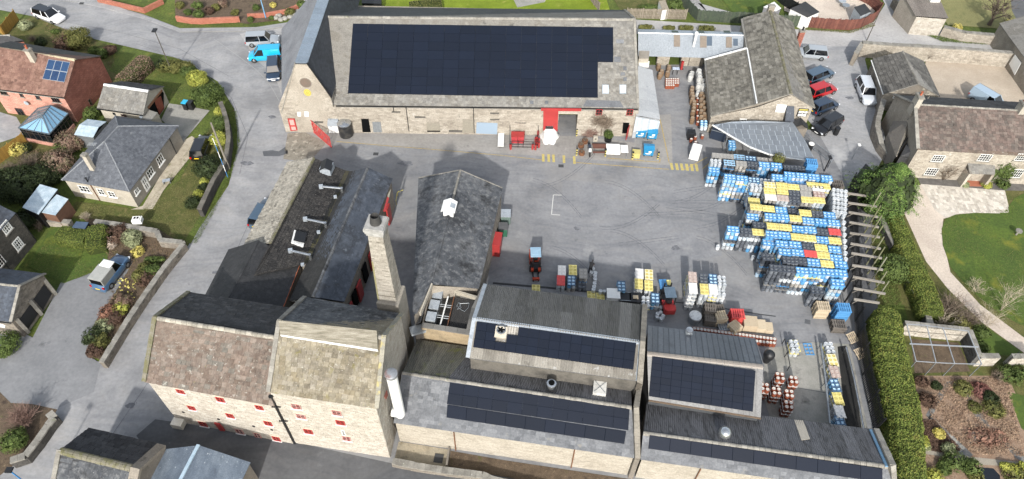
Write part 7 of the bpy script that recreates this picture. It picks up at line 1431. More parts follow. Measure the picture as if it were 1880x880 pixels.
m = MB(); m.tube(g0(cc)-V((0,0,.1)),g0(cc)+V((0,0,6)),.28,.04,8); m.build('trunk',BARK,ct)
# --- right hand hedges, ivy, beds
hedge('driveway_hedge','long narrow clipped hedge along the beige drive',[t(3,1)(712,285),t(3,1)(760,400),t(3,1)(800,510),t(3,1)(850,620),t(3,1)(905,740),t(3,1)(930,830)],1.8,1.9,LH,.06,320,wds=[1.3,1.6,1.9,2.0,2.1,2.0])
hedge('tall_clipped_hedge','huge tall clipped hedge running down to the bottom edge',[t(3,2)(690,-45),t(3,2)(685,60),t(3,2)(715,220),t(3,2)(757,400),t(3,2)(792,560),t(3,2)(800,700),t(3,2)(820,980)],2.7,2.8,LH,.07,330,wds=[2.2,2.9,2.9,2.9,2.6,2.6,2.6],round_=.35)
bush('ivy_bush','dense glossy ivy bush swallowing the posts beside the lane',zAJ(350,575),1.9,2.4,LG,3200,.085,2.0)
bush('golden_sprig','small yellow green shrub by the wooden frames of the drive hedge',zAJ(505,650),.5,.8,LO,400,.05)
for px,h,r,mt,n,lb,nm in ((t(3,1)(1010,800),2.4,2.2,TWB,70,'tangled bare shrubs beside the bend of the beige drive','bare_shrub'),(t(3,1)(1120,860),1.8,1.6,TWB,46,'bare shrub at the lower side of the beige drive','bare_shrub'),(t(3,1)(1165,700),1.6,1.0,TWL,9,'small bare sapling on the lawn edge','bare_sapling'),(t(3,1)(1320,780),3.0,1.6,TWL,8,'pale bare sapling overhanging the drive','bare_sapling'),(t(3,2)(1225,40),2.6,1.4,TWL,7,'pale bare sapling above the small triangular lawn','bare_sapling'),
  (zX(560,60),1.8,1.8,TWL,20,'pale branched shrub above the glasshouse wall','bare_shrub'),(zX(1120,650),.8,1.0,TWB,40,'dry twiggy plants by the black gate','bare_shrub')): twigs(nm,lb,px,h,r,mt,n,4,.022)
DR = [(zX(690,60),1.5,.8,LO,'low olive shrubs above the glasshouse wall'),(zX(960,160),.9,.7,LG,'green shrub between drive and glasshouse wall'),(zX(960,330),.8,.5,LG,'green plant strip along the glasshouse end wall'),(zX(1260,630),1.2,.7,LG,'green shrubs right of the black gate'),(zX(1380,600),.9,.7,LG,'green shrub at the right edge by the gate wall'),
 (zX(755,780),.95,.7,LO,'olive bush at the head of the kitchen garden'),(zX(470,750),.5,.5,LD,'small dark bush by the flagstone path head'),(zX(310,710),.7,.5,LB,'brown plant against the tall hedge'),(zY(370,30),.9,.6,LB,'dark russet plant beside the tall hedge'),(zY(1060,15),.85,.6,LD,'dark green bush at the right end of the garden'),(zY(1085,120),1.1,.6,LO,'wide dark olive bush in the right hand bed'),(zY(880,105),.7,.35,LO,'low olive plant by the crossing of the flagstone paths'),
 (zY(495,385),.6,.4,LF,'yellow flowering plant in the dark triangular bed'),(zY(320,485),.65,.5,LY,'yellow green plant next to the tall hedge'),(zY(592,553),.65,.6,LPG,'pale green ball at the tip of the triangular bed'),(zY(672,690),1.15,1.0,LG,'larger clipped green bush above the pond path'),(zY(862,745),.85,1.1,LG,'upright clipped bush beside the pond'),(zY(440,850),.9,.6,LY,'light green spurge at the bottom of the garden'),(zY(545,770),.7,.5,LG,'green fern in the lowest bed'),(zY(880,845),.8,.4,LO,'olive plants along the pond edge'),
 (zY(1215,750),.5,.5,LY,'pale leaved plant right of the pond'),(zY(1295,775),.6,.5,LY,'yellow green plant in the pond corner bed'),(zY(1400,745),.4,.4,LY,'small yellow green plant at the right edge'),(zY(1310,840),1.2,.5,LO,'mixed low plants right of the pond'),(zY(360,600 - 70),.4,.35,LPG,'grey leaved plant beside the paved path')]
for px,r_,h_,mt,lb in DR: bush('garden_plant',lb,px,r_,h_,mt,int(500+500*r_),.055,cat='plant')
bush('heather_mound','reddish heather mound right of the olive bush',zX(930,800),1.3,.35,LM('red_heather',['#7a4a40','#8a5548','#6a4238']),1500,.05,1.0,cat='plant'); bush('heather_mound','faded pink mound in the lower right bed',zY(1010,430),1.5,.25,LM('faded_heather',['#7a5a4c','#8a6a5a','#6d5042']),1500,.05,1.1,cat='plant')
# --- scattered stuff: dead stems, grass tufts, daffodils
def inpoly(x,y,poly):
 c_ = np.zeros(len(x),bool); n = len(poly); j = n-1
 for i in range(n):
  xi,yi,xj,yj = poly[i][0],poly[i][1],poly[j][0],poly[j][1]
  c_ ^= ((yi > y) != (yj > y)) & (x < (xj-xi)*(y-yi)/(yj-yi+1e-12)+xi); j = i
 return c_
def scatter(name,label,poly,n,size,mat,z_=.05,cat='grass',asp=.25,up=.3,clump=0):
 q = [P(p) for p in poly]; X = [p.x for p in q]; Y = [p.y for p in q]; x = np.random.uniform(min(X),max(X),n*2); y = np.random.uniform(min(Y),max(Y),n*2)
 if clump: k_ = np.sin(x*clump)*np.sin(y*clump*1.13+1)+.5*np.sin(x*clump*2.3+y*clump*1.7); ok = k_ > np.random.uniform(-1,.9,len(x)); x,y = x[ok],y[ok]
 ok = inpoly(x,y,[(p.x,p.y) for p in q]); x,y = x[ok][:n],y[ok][:n]; c = np.stack([x,y,np.full(len(x),z_)+np.random.uniform(0,z_,len(x))],1); o_ = np.tile(np.array([0,-.3,up]),(len(x),1))
 o = quads_np(name,leafq(c,o_,size,.8,asp),mat,None,'stuff'); tag(o,label,cat); return o
scatter('dead_stems','dry straw coloured stems covering the kitchen garden beds',[zY(330,-200),zY(1230,-200),zY(1408,640),zY(860,620),zY(400,220)],15000,.09,M('dry_stem',['#77604c','#8d7560','#a38c74','#6a4f40','#b5a088'],tile=True,scale=1.5,rough=.95,bump=0),.08,'plants',.2,.5,2.2)
scatter('leaf_litter','brown leaf litter on the dark triangular bed',[zY(290,250),zY(430,240),zY(740,570),zY(540,600),zY(290,550)],2600,.08,LB,.05,'leaf litter',.6,.8)
scatter('grass_tufts','coarse winter grass on the bungalow plot',[(140,372),(260,388),(350,270),(395,225),(425,205),(430,260),(385,385),(340,448),(180,402)],16000,.075,M('grass_blade',['#3f4a1c','#525a26','#666634','#7a7044'],tile=True,scale=.8,rough=.9,bump=0),.05,'grass',.2,.5,1.1)
scatter('verge_grass','green verge grass between the roadside wall and the road',[(352,448),(385,385),(415,325),(432,262),(425,205),(434,205),(441,262),(425,325),(395,388),(362,448)],6000,.085,LM('verge_blade',['#3d4d1a','#4c5d20','#5f6d2a']),.07,'grass',.2,.5)
scatter('lawn_grass','rough grass on the garden of the road bend',[(270,160),(215,140),(225,110),(300,118),(350,140),(395,190),(350,190),(305,178)],7000,.07,M('grass_blade',['#3f4a1c']),.05,'grass',.2,.5,.9)
scatter('lane_grass','grass strip under the concrete beams',[(1600,400),(1625,395),(1655,560),(1622,580)],5000,.09,LM('verge_blade',['#3d4d1a']),.07,'grass',.2,.5)
scatter('wall_foot_grass','green grass strip at the foot of the orchard wall',[zAF(990,258),zAF(1240,318),zAF(1600,340),zAF(1800,352),zAF(1800,378),zAF(1500,368),zAF(1200,345)],5000,.11,LM('verge_blade',['#3d4d1a']),.08,'grass',.2,.5)
scatter('fence_foot_grass','dry grass below the red brown fence',[zAF(70,228),zAF(430,258),zAF(640,190),zAF(660,215),zAF(450,278),zAF(60,250)],3500,.09,M('grass_blade',['#3f4a1c']),.06,'grass',.2,.5)
scatter('bed_litter','brown litter and stems in the long roadside bed',[(170,500),(200,445),(290,425),(335,452),(258,558),(186,655),(160,640),(212,545)],6000,.07,M('bed_stem',['#4f3f30','#63503e','#7a6550','#57562a'],tile=True,scale=1.5,rough=.95,bump=0),.05,'plants',.35,.6,1.4)
scatter('daffodils','scattered yellow daffodils in the roadside bed',[(215,515),(262,505),(245,555),(200,600),(205,560)],110,.09,LF,.12,'flowers',.8,.8)
scatter('front_plot_stems','rough weeds in the front plots of the brick house',[(70,40),(130,55),(205,85),(215,140),(180,95),(90,90)],5000,.09,M('bed_stem',['#4f3f30']),.07,'plants',.3,.5,1.2)
scatter('backyard_weeds','rough ground cover below the conservatory',[(20,290),(90,270),(130,290),(110,330),(30,360),(0,330)],5000,.08,M('bed_stem',['#4f3f30']),.07,'plants',.3,.5,1.2)
scatter('lawn_blades','ragged grass blades and tufts on the round lawn',[(1886,350),(1846,385),(1790,389),(1734,400),(1727,430),(1743,492),(1773,528),(1813,563),(1880,602),(1960,620),(1960,340)],16000,.06,LM('lawn_blade',['#3d4a18','#4c5a20','#5d6628','#7a7238']),.045,'grass',.25,.9,.5)
scatter('lawn_blades','grass blades on the cottage lawn',[(50,488),(90,440),(200,462),(197,480),(170,502),(116,522)],6000,.06,LM('lawn_blade',['#3d4a18']),.03,'grass',.25,.9,.7)
# ---------------------------------------------------------------- kegs
KS = M('keg_steel',['#8f9396','#a3a7aa','#b5b9bb','#7d8285'],tile=True,scale=2,rough=.42,metal=.2,bump=.05,mixn=.2)
KD = M('dark_keg',['#363a40','#484c53','#5b6066','#72767b'],tile=True,scale=2,rough=.45,metal=.3,bump=.05,mixn=.2)
KB = M('blue_banded_keg',['#4a86b0','#6b9dbf','#a3aaad','#b9bec1'],tile=True,scale=2,rough=.4,metal=.3,bump=.05,mixn=.1)
KG = M('worn_grey_keg',['#6e6b66','#807d77','#918e88','#a19e98'],tile=True,scale=2,rough=.5,metal=.25,bump=.05,mixn=.2)
KC = M('copper_cask',['#8a4c36','#99573f','#7a4230'],tile=True,scale=2,rough=.5,metal=.2,bump=.05); KT = G('cask_white_top','#b8b6b0',.45)
BC = {'b': ('blue','#1f6fa5','#2f82b8'),'y': ('yellow','#b5a51e','#c9b82a'),'w': ('white','#b9b7b1','#c9c7c2'),'g': ('grey','#76736d','#8a8780'),'lb': ('pale blue','#6f9cbb','#83adc9'),'nb': ('navy','#2d4a66','#3a5a78'),'r': ('red','#b5231f','#c4332d'),'br': ('brown','#7d5a4c','#a39389'),'c': ('cream','#c2b278','#d0c49a'),'d': ('dark grey','#353a42','#424851')}
BM = {k: M('board_'+v[0].replace(' ','_'),[v[1],v[2]],tile=True,scale=5,rough=.5,bump=.05,fine=.15) for k,v in BC.items()}
def kegmesh(mat,top=None,n=10,r=.2,h=.5):
 m = MB(); m.lathe([(r*.9,0),(r,.05),(r*.93,.12),(r,h*.5),(r*.93,h-.12),(r,h-.05),(r*.95,h),(r*.78,h),(r*.72,h-.05),(r*.22,h-.04),(r*.2,h)],(0,0,0),n,m=0,mf=[0]*7+[1]*4); return m.mesh('keg',[mat,top or mat],(0,0,0),35)
KM = {'k': kegmesh(KS,G('keg_top_steel','#c0c3c4',.3,.5,.4)),'d': kegmesh(KD,G('keg_top_grey','#767b80',.35,.5,.3)),'b': kegmesh(KB,G('keg_top_blue_steel','#b4cfe0',.4,.5,.1)),'g': kegmesh(KG),'copper': kegmesh(KC,KT)}
def boardmesh(key,nx,ny):
 w_,d_ = nx*.405,ny*.42; m = MB(); op = key in ('b','d','nb','lb')
 if op:
  for i in range(nx+1): m.box(((i/nx-.5)*(w_-.1),0,.03),(.085 if 0 < i < nx else .06,d_,.06))
  for j in range(ny+1): m.box((0,(j/ny-.5)*(d_-.1),.034),(w_,.085,.06))
 else:
  m.box((0,0,.03),(w_,d_,.06))
  for i in range(nx):
   for j in range(ny):
    x,y = (i+.5)/nx*w_-w_/2,(j+.5)/ny*d_-d_/2; m.lathe([(.15,.06),(.14,.085),(.09,.085),(.08,.065),(0,.065)],(x,y,0),8,m=2)
    if key in ('y','w','c','br'): m.box((x+.13,y,.07),(.03,.07,.025),m=1)
 return m.mesh('keg_board',[BM[key],DARK,M('board_cup_'+key,[BC[key][2]],rough=.5,bump=0,fine=.1) if key not in ('y','c') else M('board_cup_pale',['#b5a545','#a5983c'],tile=True,scale=3,bump=0)],(0,0,0))
BDM = {}
ORD = ['first','second','third','fourth','fifth','sixth','seventh','eighth','ninth','tenth','eleventh','twelfth','thirteenth','fourteenth','fifteenth','sixteenth','seventeenth','eighteenth']
KEGS = []; BOARDS = []; TH = .565
def stack(px,key,tiers,nx,ny,rz,where,under='bbgdyb',hide=0,kegkey=None,top=True):
 """px photo pixel of the centre of the top board"""
 H = tiers*TH; c = P(px,H); c = V((c.x,c.y,0)); ca,sa = math.cos(rz),math.sin(rz); nm = {'k': 'steel','d': 'dark','b': 'blue banded','g': 'grey','copper': 'copper'}
 for t_ in range(tiers):
  kk = kegkey or {'b': 'b','d': 'd','k': 'k','g': 'g','nb': 'b','lb': 'd','copper': 'copper'}.get(key,random.choice('kkdgb'))
  if kegkey is None and t_ < tiers-1 and random.random() < .35 and key != 'copper': kk = random.choice('kdgb')
  for i in range(nx):
   for j in range(ny):
    if t_ < tiers-1 and j > 0 and 0 < i < nx-1: continue
    if t_ < hide and j > 0: continue
    x,y = (i-(nx-1)/2)*.42+random.gauss(0,.008),(j-(ny-1)/2)*.43+random.gauss(0,.008); vis = (10 if (t_ == tiers-1) else 0)*(2 if key in ('k','d','b','nb','copper') else .3)+(3 if j == 0 and t_ >= hide else 0)+c.y*-.01
    KEGS.append((vis,V((c.x+x*ca-y*sa,c.y+x*sa+y*ca,t_*TH)),kk,'%s keg on tier %s of %s' % (nm[kk],['one','two','three','four','five','six','seven'][t_],where),'kegs in %s' % where))
  bk = key if t_ == tiers-1 else random.choice(under)
  if t_ == tiers-1 and (key in ('k','copper') or not top): continue
  if t_ < tiers-1 and key == 'copper': bk = 'w'
  if t_ < tiers-1 and key != 'copper' and random.random() < .45: continue
  BOARDS.append((10 if t_ == tiers-1 else (t_ >= hide)*3,V((c.x,c.y,t_*TH+.5)),bk,nx,ny,rz,'%s keg board %s of %s' % (BC[bk][0],'topping' if t_ == tiers-1 else 'above tier '+['one','two','three','four','five','six'][t_],where)))
ROWS = [([(145,105,'g'),(255,115,'g'),(365,122,'lb'),(482,135,'nb'),(600,150,'g'),(718,162,'g')],4),([(130,162,'k'),(265,178,'lb'),(386,186,'g'),(502,192,'d'),(620,198,'b'),(741,206,'b'),(868,228,'d',4),(980,234,'d',4)],5),([(112,253,'b',4)],5),
 ([(272,321,'b'),(395,335,'b'),(516,352,'nb'),(634,362,'k',5),(752,322,'b'),(877,298,'b'),(998,308,'b'),(1120,320,'b'),(1249,332,'b')],6),([(540,412,'k',6),(880,388,'b',5),(1000,392,'b',5),(1105,402,'y',6),(1225,415,'y')],6),([(672,400,'c'),(797,406,'y'),(912,422,'y'),(1035,431,'g'),(1158,437,'w')],6),
 ([(672,462,'y'),(800,467,'y'),(925,489,'d'),(1036,491,'g'),(1172,498,'br')],6),([(514,562,'y',5),(683,526,'w'),(805,534,'br'),(925,549,'d'),(1050,551,'y'),(1171,556,'y')],6),([(535,625,'y'),(660,640,'y'),(789,655,'b'),(915,667,'d',5),(1032,683,'y'),(1158,693,'d'),(1275,706,'b')],6),
 ([(500,722,'b',5),(684,718,'b'),(809,726,'b'),(935,739,'y'),(1066,762,'b'),(1194,773,'b'),(1322,784,'b')],6),([(565,806,'d',5),(705,818,'y'),(832,829,'y'),(960,845,'b'),(1084,852,'b'),(1209,874,'d'),(1328,875,'r')],6),
 ([(304,850,'b',5),(436,868,'d',5),(556,879,'y',5),(696,900,'b'),(820,908,'b'),(950,926,'y'),(1078,940,'y'),(1205,954,'b'),(1331,964,'y')],6),([(665,984,'b',5),(798,996,'b'),(931,1006,'b'),(1064,1026,'d'),(1192,1036,'y'),(1329,1052,'b')],6),([(660,1132,'d',5),(826,1078,'b'),(956,1085,'b'),(1085,1096,'r'),(1215,1113,'y'),(1346,1140,'b')],6),
 ([(866,1160,'d'),(989,1168,'d'),(1116,1182,'b'),(1252,1198,'y'),(1394,1206,'b')],6),([(738,1243,'d'),(869,1252,'d'),(1005,1268,'b'),(1135,1276,'b'),(1265,1284,'b'),(1393,1292,'b')],6),([(1155,1468,'d',4),(1362,1390,'b')],6)]
KYAW = math.radians(-5.6)
for r_,(row,tt) in enumerate(ROWS):
 for i,e_ in enumerate(row):
  x,y,k_ = e_[:3]; tr_ = e_[3] if len(e_) > 3 else tt
  nxt = [a for q_ in ROWS[r_+1:r_+3] for a in q_[0] if abs(a[0]-x) < 90]; hide = 0 if not nxt else max(0,tr_-2)
  stack(zK1(x+61,y+36),k_,tr_,3,2,KYAW,'%s stack in %s row below canopy' % (ORD[i],ORD[r_]),hide=hide)
for i,(x,y) in enumerate([(1385+38*a+random.randint(-5,5),482+44*b+6*a) for a in range(4) for b in range(6)]+[(1482+b*3,750+62*b) for b in range(8)]):
 c = P(zK1(x,y),3.3)
 for t_ in range(6): KEGS.append((9 if t_ == 5 else 0,V((c.x,c.y,t_*TH)),'k','silver keg column along the palisade fence edge of the stacks','loose silver keg columns by the fence'))
MID = [(zK4(388,355),'w',2,'white'),(zK4(376,470),'r',2,'red'),(zK4(514,350),'y',2,'yellow'),(zK4(498,470),'nb',2,'blue'),(zK4(634,392),'g',2,'grey'),(zK4(620,500),'d',1,'navy'),(zK4(1076,535),'nb',2,'navy')]
for p_,k_,tr_,cn_ in MID: stack(p_,k_,tr_,2,3,-.03,'low %s pallet between loader and red forklift' % cn_)
for p_,k_,tr_,w_ in ((zK4(1283,392),'w',2,'white back pallet left of red forklift'),(zK4(1275,510),'y',2,'left yellow pallet near red forklift'),(zK4(1392,402),'c',2,'cream back pallet left of red forklift'),(zK4(1390,530),'y',2,'right yellow pallet near red forklift'),(zK3(210,425),'nb',2,'blue pallet hard left of red forklift'),(zK3(100,455),'k',2,'bare kegs pallet by the box roof'),
  (zK3(640,180),'br',5,'brown topped pallet right of red forklift'),(zK3(645,308),'w',5,'white topped pallet right of red forklift'),(zK3(768,200),'d',4,'dark pallet of the double block'),(zK3(775,318),'y',4,'yellow topped pallet of the double block'),(zK3(877,205),'nb',4,'blue pallet of the double block'),(zK3(878,320),'w',4,'pale topped pallet of the double block'),(zK3(982,220),'k',4,'silver pallet of the double block'),(zK3(972,330),'k',3,'front silver pallet of the double block'),
  (zU(388,560),'y',1,'yellow pallet on the concrete yard'),(zU(705,575),'k',2,'silver kegs heading the long file'),(zU(728,690),'c',2,'cream topped pallet in the long file'),(zU(745,790),'br',2,'brown topped pallet in the long file'),(zV(678,120),'nb',2,'blue pallet in the long file'),(zV(700,230),'y',2,'yellow pallet in the long file'),(zV(712,330),'w',2,'pale pallet in the long file'),(zV(720,420),'nb',2,'last blue pallet in the long file'),(zK1(355,25),'b',2,'blue pallet under the canopy edge')):
 stack(p_,k_,tr_,2,3,-.08 if p_[0] < 1400 else .02,w_,under='yyyw',kegkey=None if k_ in ('d','nb','b') else 'k')
stack(zU(388,555),'k',2,2,3,-.03,'yellow pallet on the concrete yard')
for p_,tr_,w_ in ((zV(235,45),3,'back left copper block'),(zV(345,75),2,'back right copper block'),(zV(110,130),3,'copper block against the seamed roof'),(zV(205,165),3,'middle copper block'),(zV(310,185),3,'right copper block'),(zV(305,275),3,'front copper block')): stack(p_,'copper',tr_,2,2,-.1,w_)
for i in range(24):
 s_ = i/23; c = P(zT(508+(1155-508)*s_,100+88*s_),.5); KEGS.append((14,c*1-V((0,0,.5)),'copper','white topped cask in the single file behind the seamed roof','casks in single file behind the seamed roof'))
for i in range(6): c = P(zT(1012+28*i,205+3*i),.5); KEGS.append((14,c-V((0,0,.5)),'copper','white topped cask in the short second file','casks in the short second file'))
LK_ = [(zK4(*p),'k') for p in ((748,330),(730,375),(775,378),(770,412),(772,450),(765,500),(760,540),(752,572),(835,590),(880,592))]+[(zK3(*p),'k') for p in ((232,640),(300,625),(278,655),(275,525),(272,585),(235,600))]+[(zK2(212,285),'k'),(zK2(568,390),'k'),(zK1(445,805),'k'),(zK1(440,835),'k')]
for p_,k_ in LK_: c = P(p_,.5); KEGS.append((20,V((c.x,c.y,0)),k_,*(('loose silver keg in the broken line beside the bending person','loose kegs beside the person') if p_[1] < 535 and p_[0] < 1120 else ('loose silver keg in the little cluster left of the red forklift','loose kegs left of the red forklift') if p_[0] < 1250 else ('loose silver keg left behind at the edge of the keg stacks','loose kegs at the stack edge'))))
KEGS.sort(key=lambda a: -a[0]); km = {k: [] for k in KM}
for i,(vs_,p_,kk,lb,gp) in enumerate(KEGS):
 if i < 300:
  o = bpy.data.objects.new('keg',KM[kk]); COL.objects.link(o); o.location = p_; o.rotation_euler.z = random.uniform(0,6); tag(o,lb if kk != 'copper' else lb.replace('keg','cask'),'keg',gp)
 else: km[kk].append(p_)
me0 = {}
for kk,L in km.items():
 if not L: continue
 src = KM[kk]; co = np.zeros(len(src.vertices)*3); src.vertices.foreach_get('co',co); co = co.reshape(-1,3); fs = [tuple(p.vertices) for p in src.polygons]; mi = [p.material_index for p in src.polygons]; b = MB()
 for p_ in L: k0 = len(b.v); b.v += (co+np.array(tuple(p_))).tolist(); rv = random.random(); b.f += [tuple(i+k0 for i in f) for f in fs]; b.r += [rv]*len(fs); b.m += mi
 me0[kk] = b
first = True
allb = MB(); mats = []
for kk,b in me0.items():
 k0 = len(allb.v); off_m = len(mats); mats += list(KM[kk].materials); allb.v += b.v; allb.f += [tuple(i+k0 for i in f) for f in b.f]; allb.r += b.r; allb.m += [q+off_m for q in b.m]
o = allb.build('packed_kegs',mats,None,kind='stuff',smooth=35); tag(o,'packed kegs filling the inside and lower tiers of the stacks','kegs')
BOARDS.sort(key=lambda a: -a[0]); jb = {}
for i,(vs_,p_,k_,nx,ny,rz,lb) in enumerate(BOARDS):
 kk = (k_,nx,ny)
 if kk not in BDM: BDM[kk] = boardmesh(*kk)
 if i < 300: o = bpy.data.objects.new('keg_board',BDM[kk]); COL.objects.link(o); o.location = p_; o.scale.z = 1 if 'topping' in lb else .5; o.rotation_euler.z = rz; tag(o,lb,'keg board','keg boards')
 else:
  b = jb.setdefault(k_,MB()); b.box(p_+V((0,0,.03)),(nx*.41,ny*.42,.03),rz)
ab = MB(); mm = []
for i,(k_,b) in enumerate(jb.items()): k0 = len(ab.v); ab.v += b.v; ab.f += [tuple(q+k0 for q in f) for f in b.f]; ab.r += b.r; ab.m += [i]*len(b.f); mm.append(BM[k_])
if ab.v: tag(ab.build('lower_keg_boards',mm,None,kind='stuff'),'coloured boards between the lower keg tiers','keg boards')
for p_,lb in ((zK4(88,560),'yellow keg board lying flat in front of the orange loader'),(zK4(727,637),'left yellow keg board lying flat on the drain channel'),(zK4(832,655),'right yellow keg board lying flat on the drain channel'),(zU(512,592),'blue eight hole keg board lying on the concrete yard')):
 c = P(p_,.06); k_ = 'b' if 'blue' in lb else 'y'; o = bpy.data.objects.new('keg_board',boardmesh(k_,2,3 if k_ == 'b' else 2)); COL.objects.link(o); o.location = (c.x,c.y,.01); tag(o,lb,'keg board')
CW = M('oak_cask',['#5f4b38','#705a44','#806a52','#6a5c50'],tile=True,scale=3,rough=.85,bump=.4); CH_ = G('cask_head','#8a7a66',.7)
cm = MB(); cm.lathe([(.26,0),(.3,.22),(.33,.45),(.3,.7),(.26,.9),(.23,.9),(.23,.86),(0,.86)],(0,0,0),12,mf=[0]*5+[1]*2); CASK = cm.mesh('cask',[CW,CH_],(0,0,0),35)
cm = MB(); cm.lathe([(.3,0),(.36,.3),(.37,.5),(.36,.7),(.3,1.0),(.26,1.0),(.26,.95),(0,.95)],(0,0,0),12,mf=[0]*5+[1]*2); WCASK = cm.mesh('white_drum',[M('white_grey_drum',['#8f8f8d','#a5a5a2','#bdbdb9'],tile=True,scale=2,rough=.6),G('drum_top','#b0b0ac',.5)],(0,0,0),35)
def put(me,nm,px,z_,lb,cat,gp=None,rz=0,zc=.5):
 c = P(px,z_+zc); o = bpy.data.objects.new(nm,me); COL.objects.link(o); o.location = (c.x,c.y,z_); o.rotation_euler.z = rz; return tag(o,lb,cat,gp)
for i,(x,y) in enumerate(((160,205),(145,228),(210,215),(135,155),(222,165),(418,345),(415,370),(418,395),(425,420),(420,445),(435,465),(435,490),(432,520),(425,550),(420,605))): put(CASK,'oak_cask',zAG(x,y),0,'brown oak cask in the cluster before the pale blue shed' if i < 5 else '%s oak cask counting down the long cask column' % ORD[i-5],'cask','oak casks in the cask yard')
for i,(x,y,z_) in enumerate(((415,225,0),(405,245,0),(475,205,1),(478,235,1),(480,262,1),(510,250,0),(475,300,.5),(515,290,.5),(475,325,.5),(515,330,.5),(470,390,0),(512,375,0))): put(WCASK,'plastic_drum',zAG(x,y),z_,'pale drum piled against the wall of the catslide building','drum','pale drums piled against the catslide building')
for i in range(22): put(KM['copper'],'copper_cask',zAG(205+(i % 6)*19,255+(i//6)*18),.0,'red copper cask in the block before the pale blue shed','cask','copper casks before the pale blue shed')
for i in range(30): put(CASK if i % 3 else KM['copper'],'rusty_cask',zAG(470+(i % 3)*26,395+(i//3)*25),.35*(i % 2),'rusty brown cask heaped beside the catslide building wall','cask','rusty casks beside the catslide building')
for i in range(6): put(KM['b'],'blue_keg',zAG(505+(i % 2)*32,615+(i//2)*22),.9,'blue banded keg on the small pallet by the canopy corner','keg','kegs on the pallet by the canopy corner',zc=.5)
for i,(x,y) in enumerate(((415,765),(450,745),(452,790),(510,735))): put(KM['copper'],'small_cask',zAG(x,y),.2,'small copper topped cask at the mouth of the cask yard','cask','small casks at the cask yard mouth')
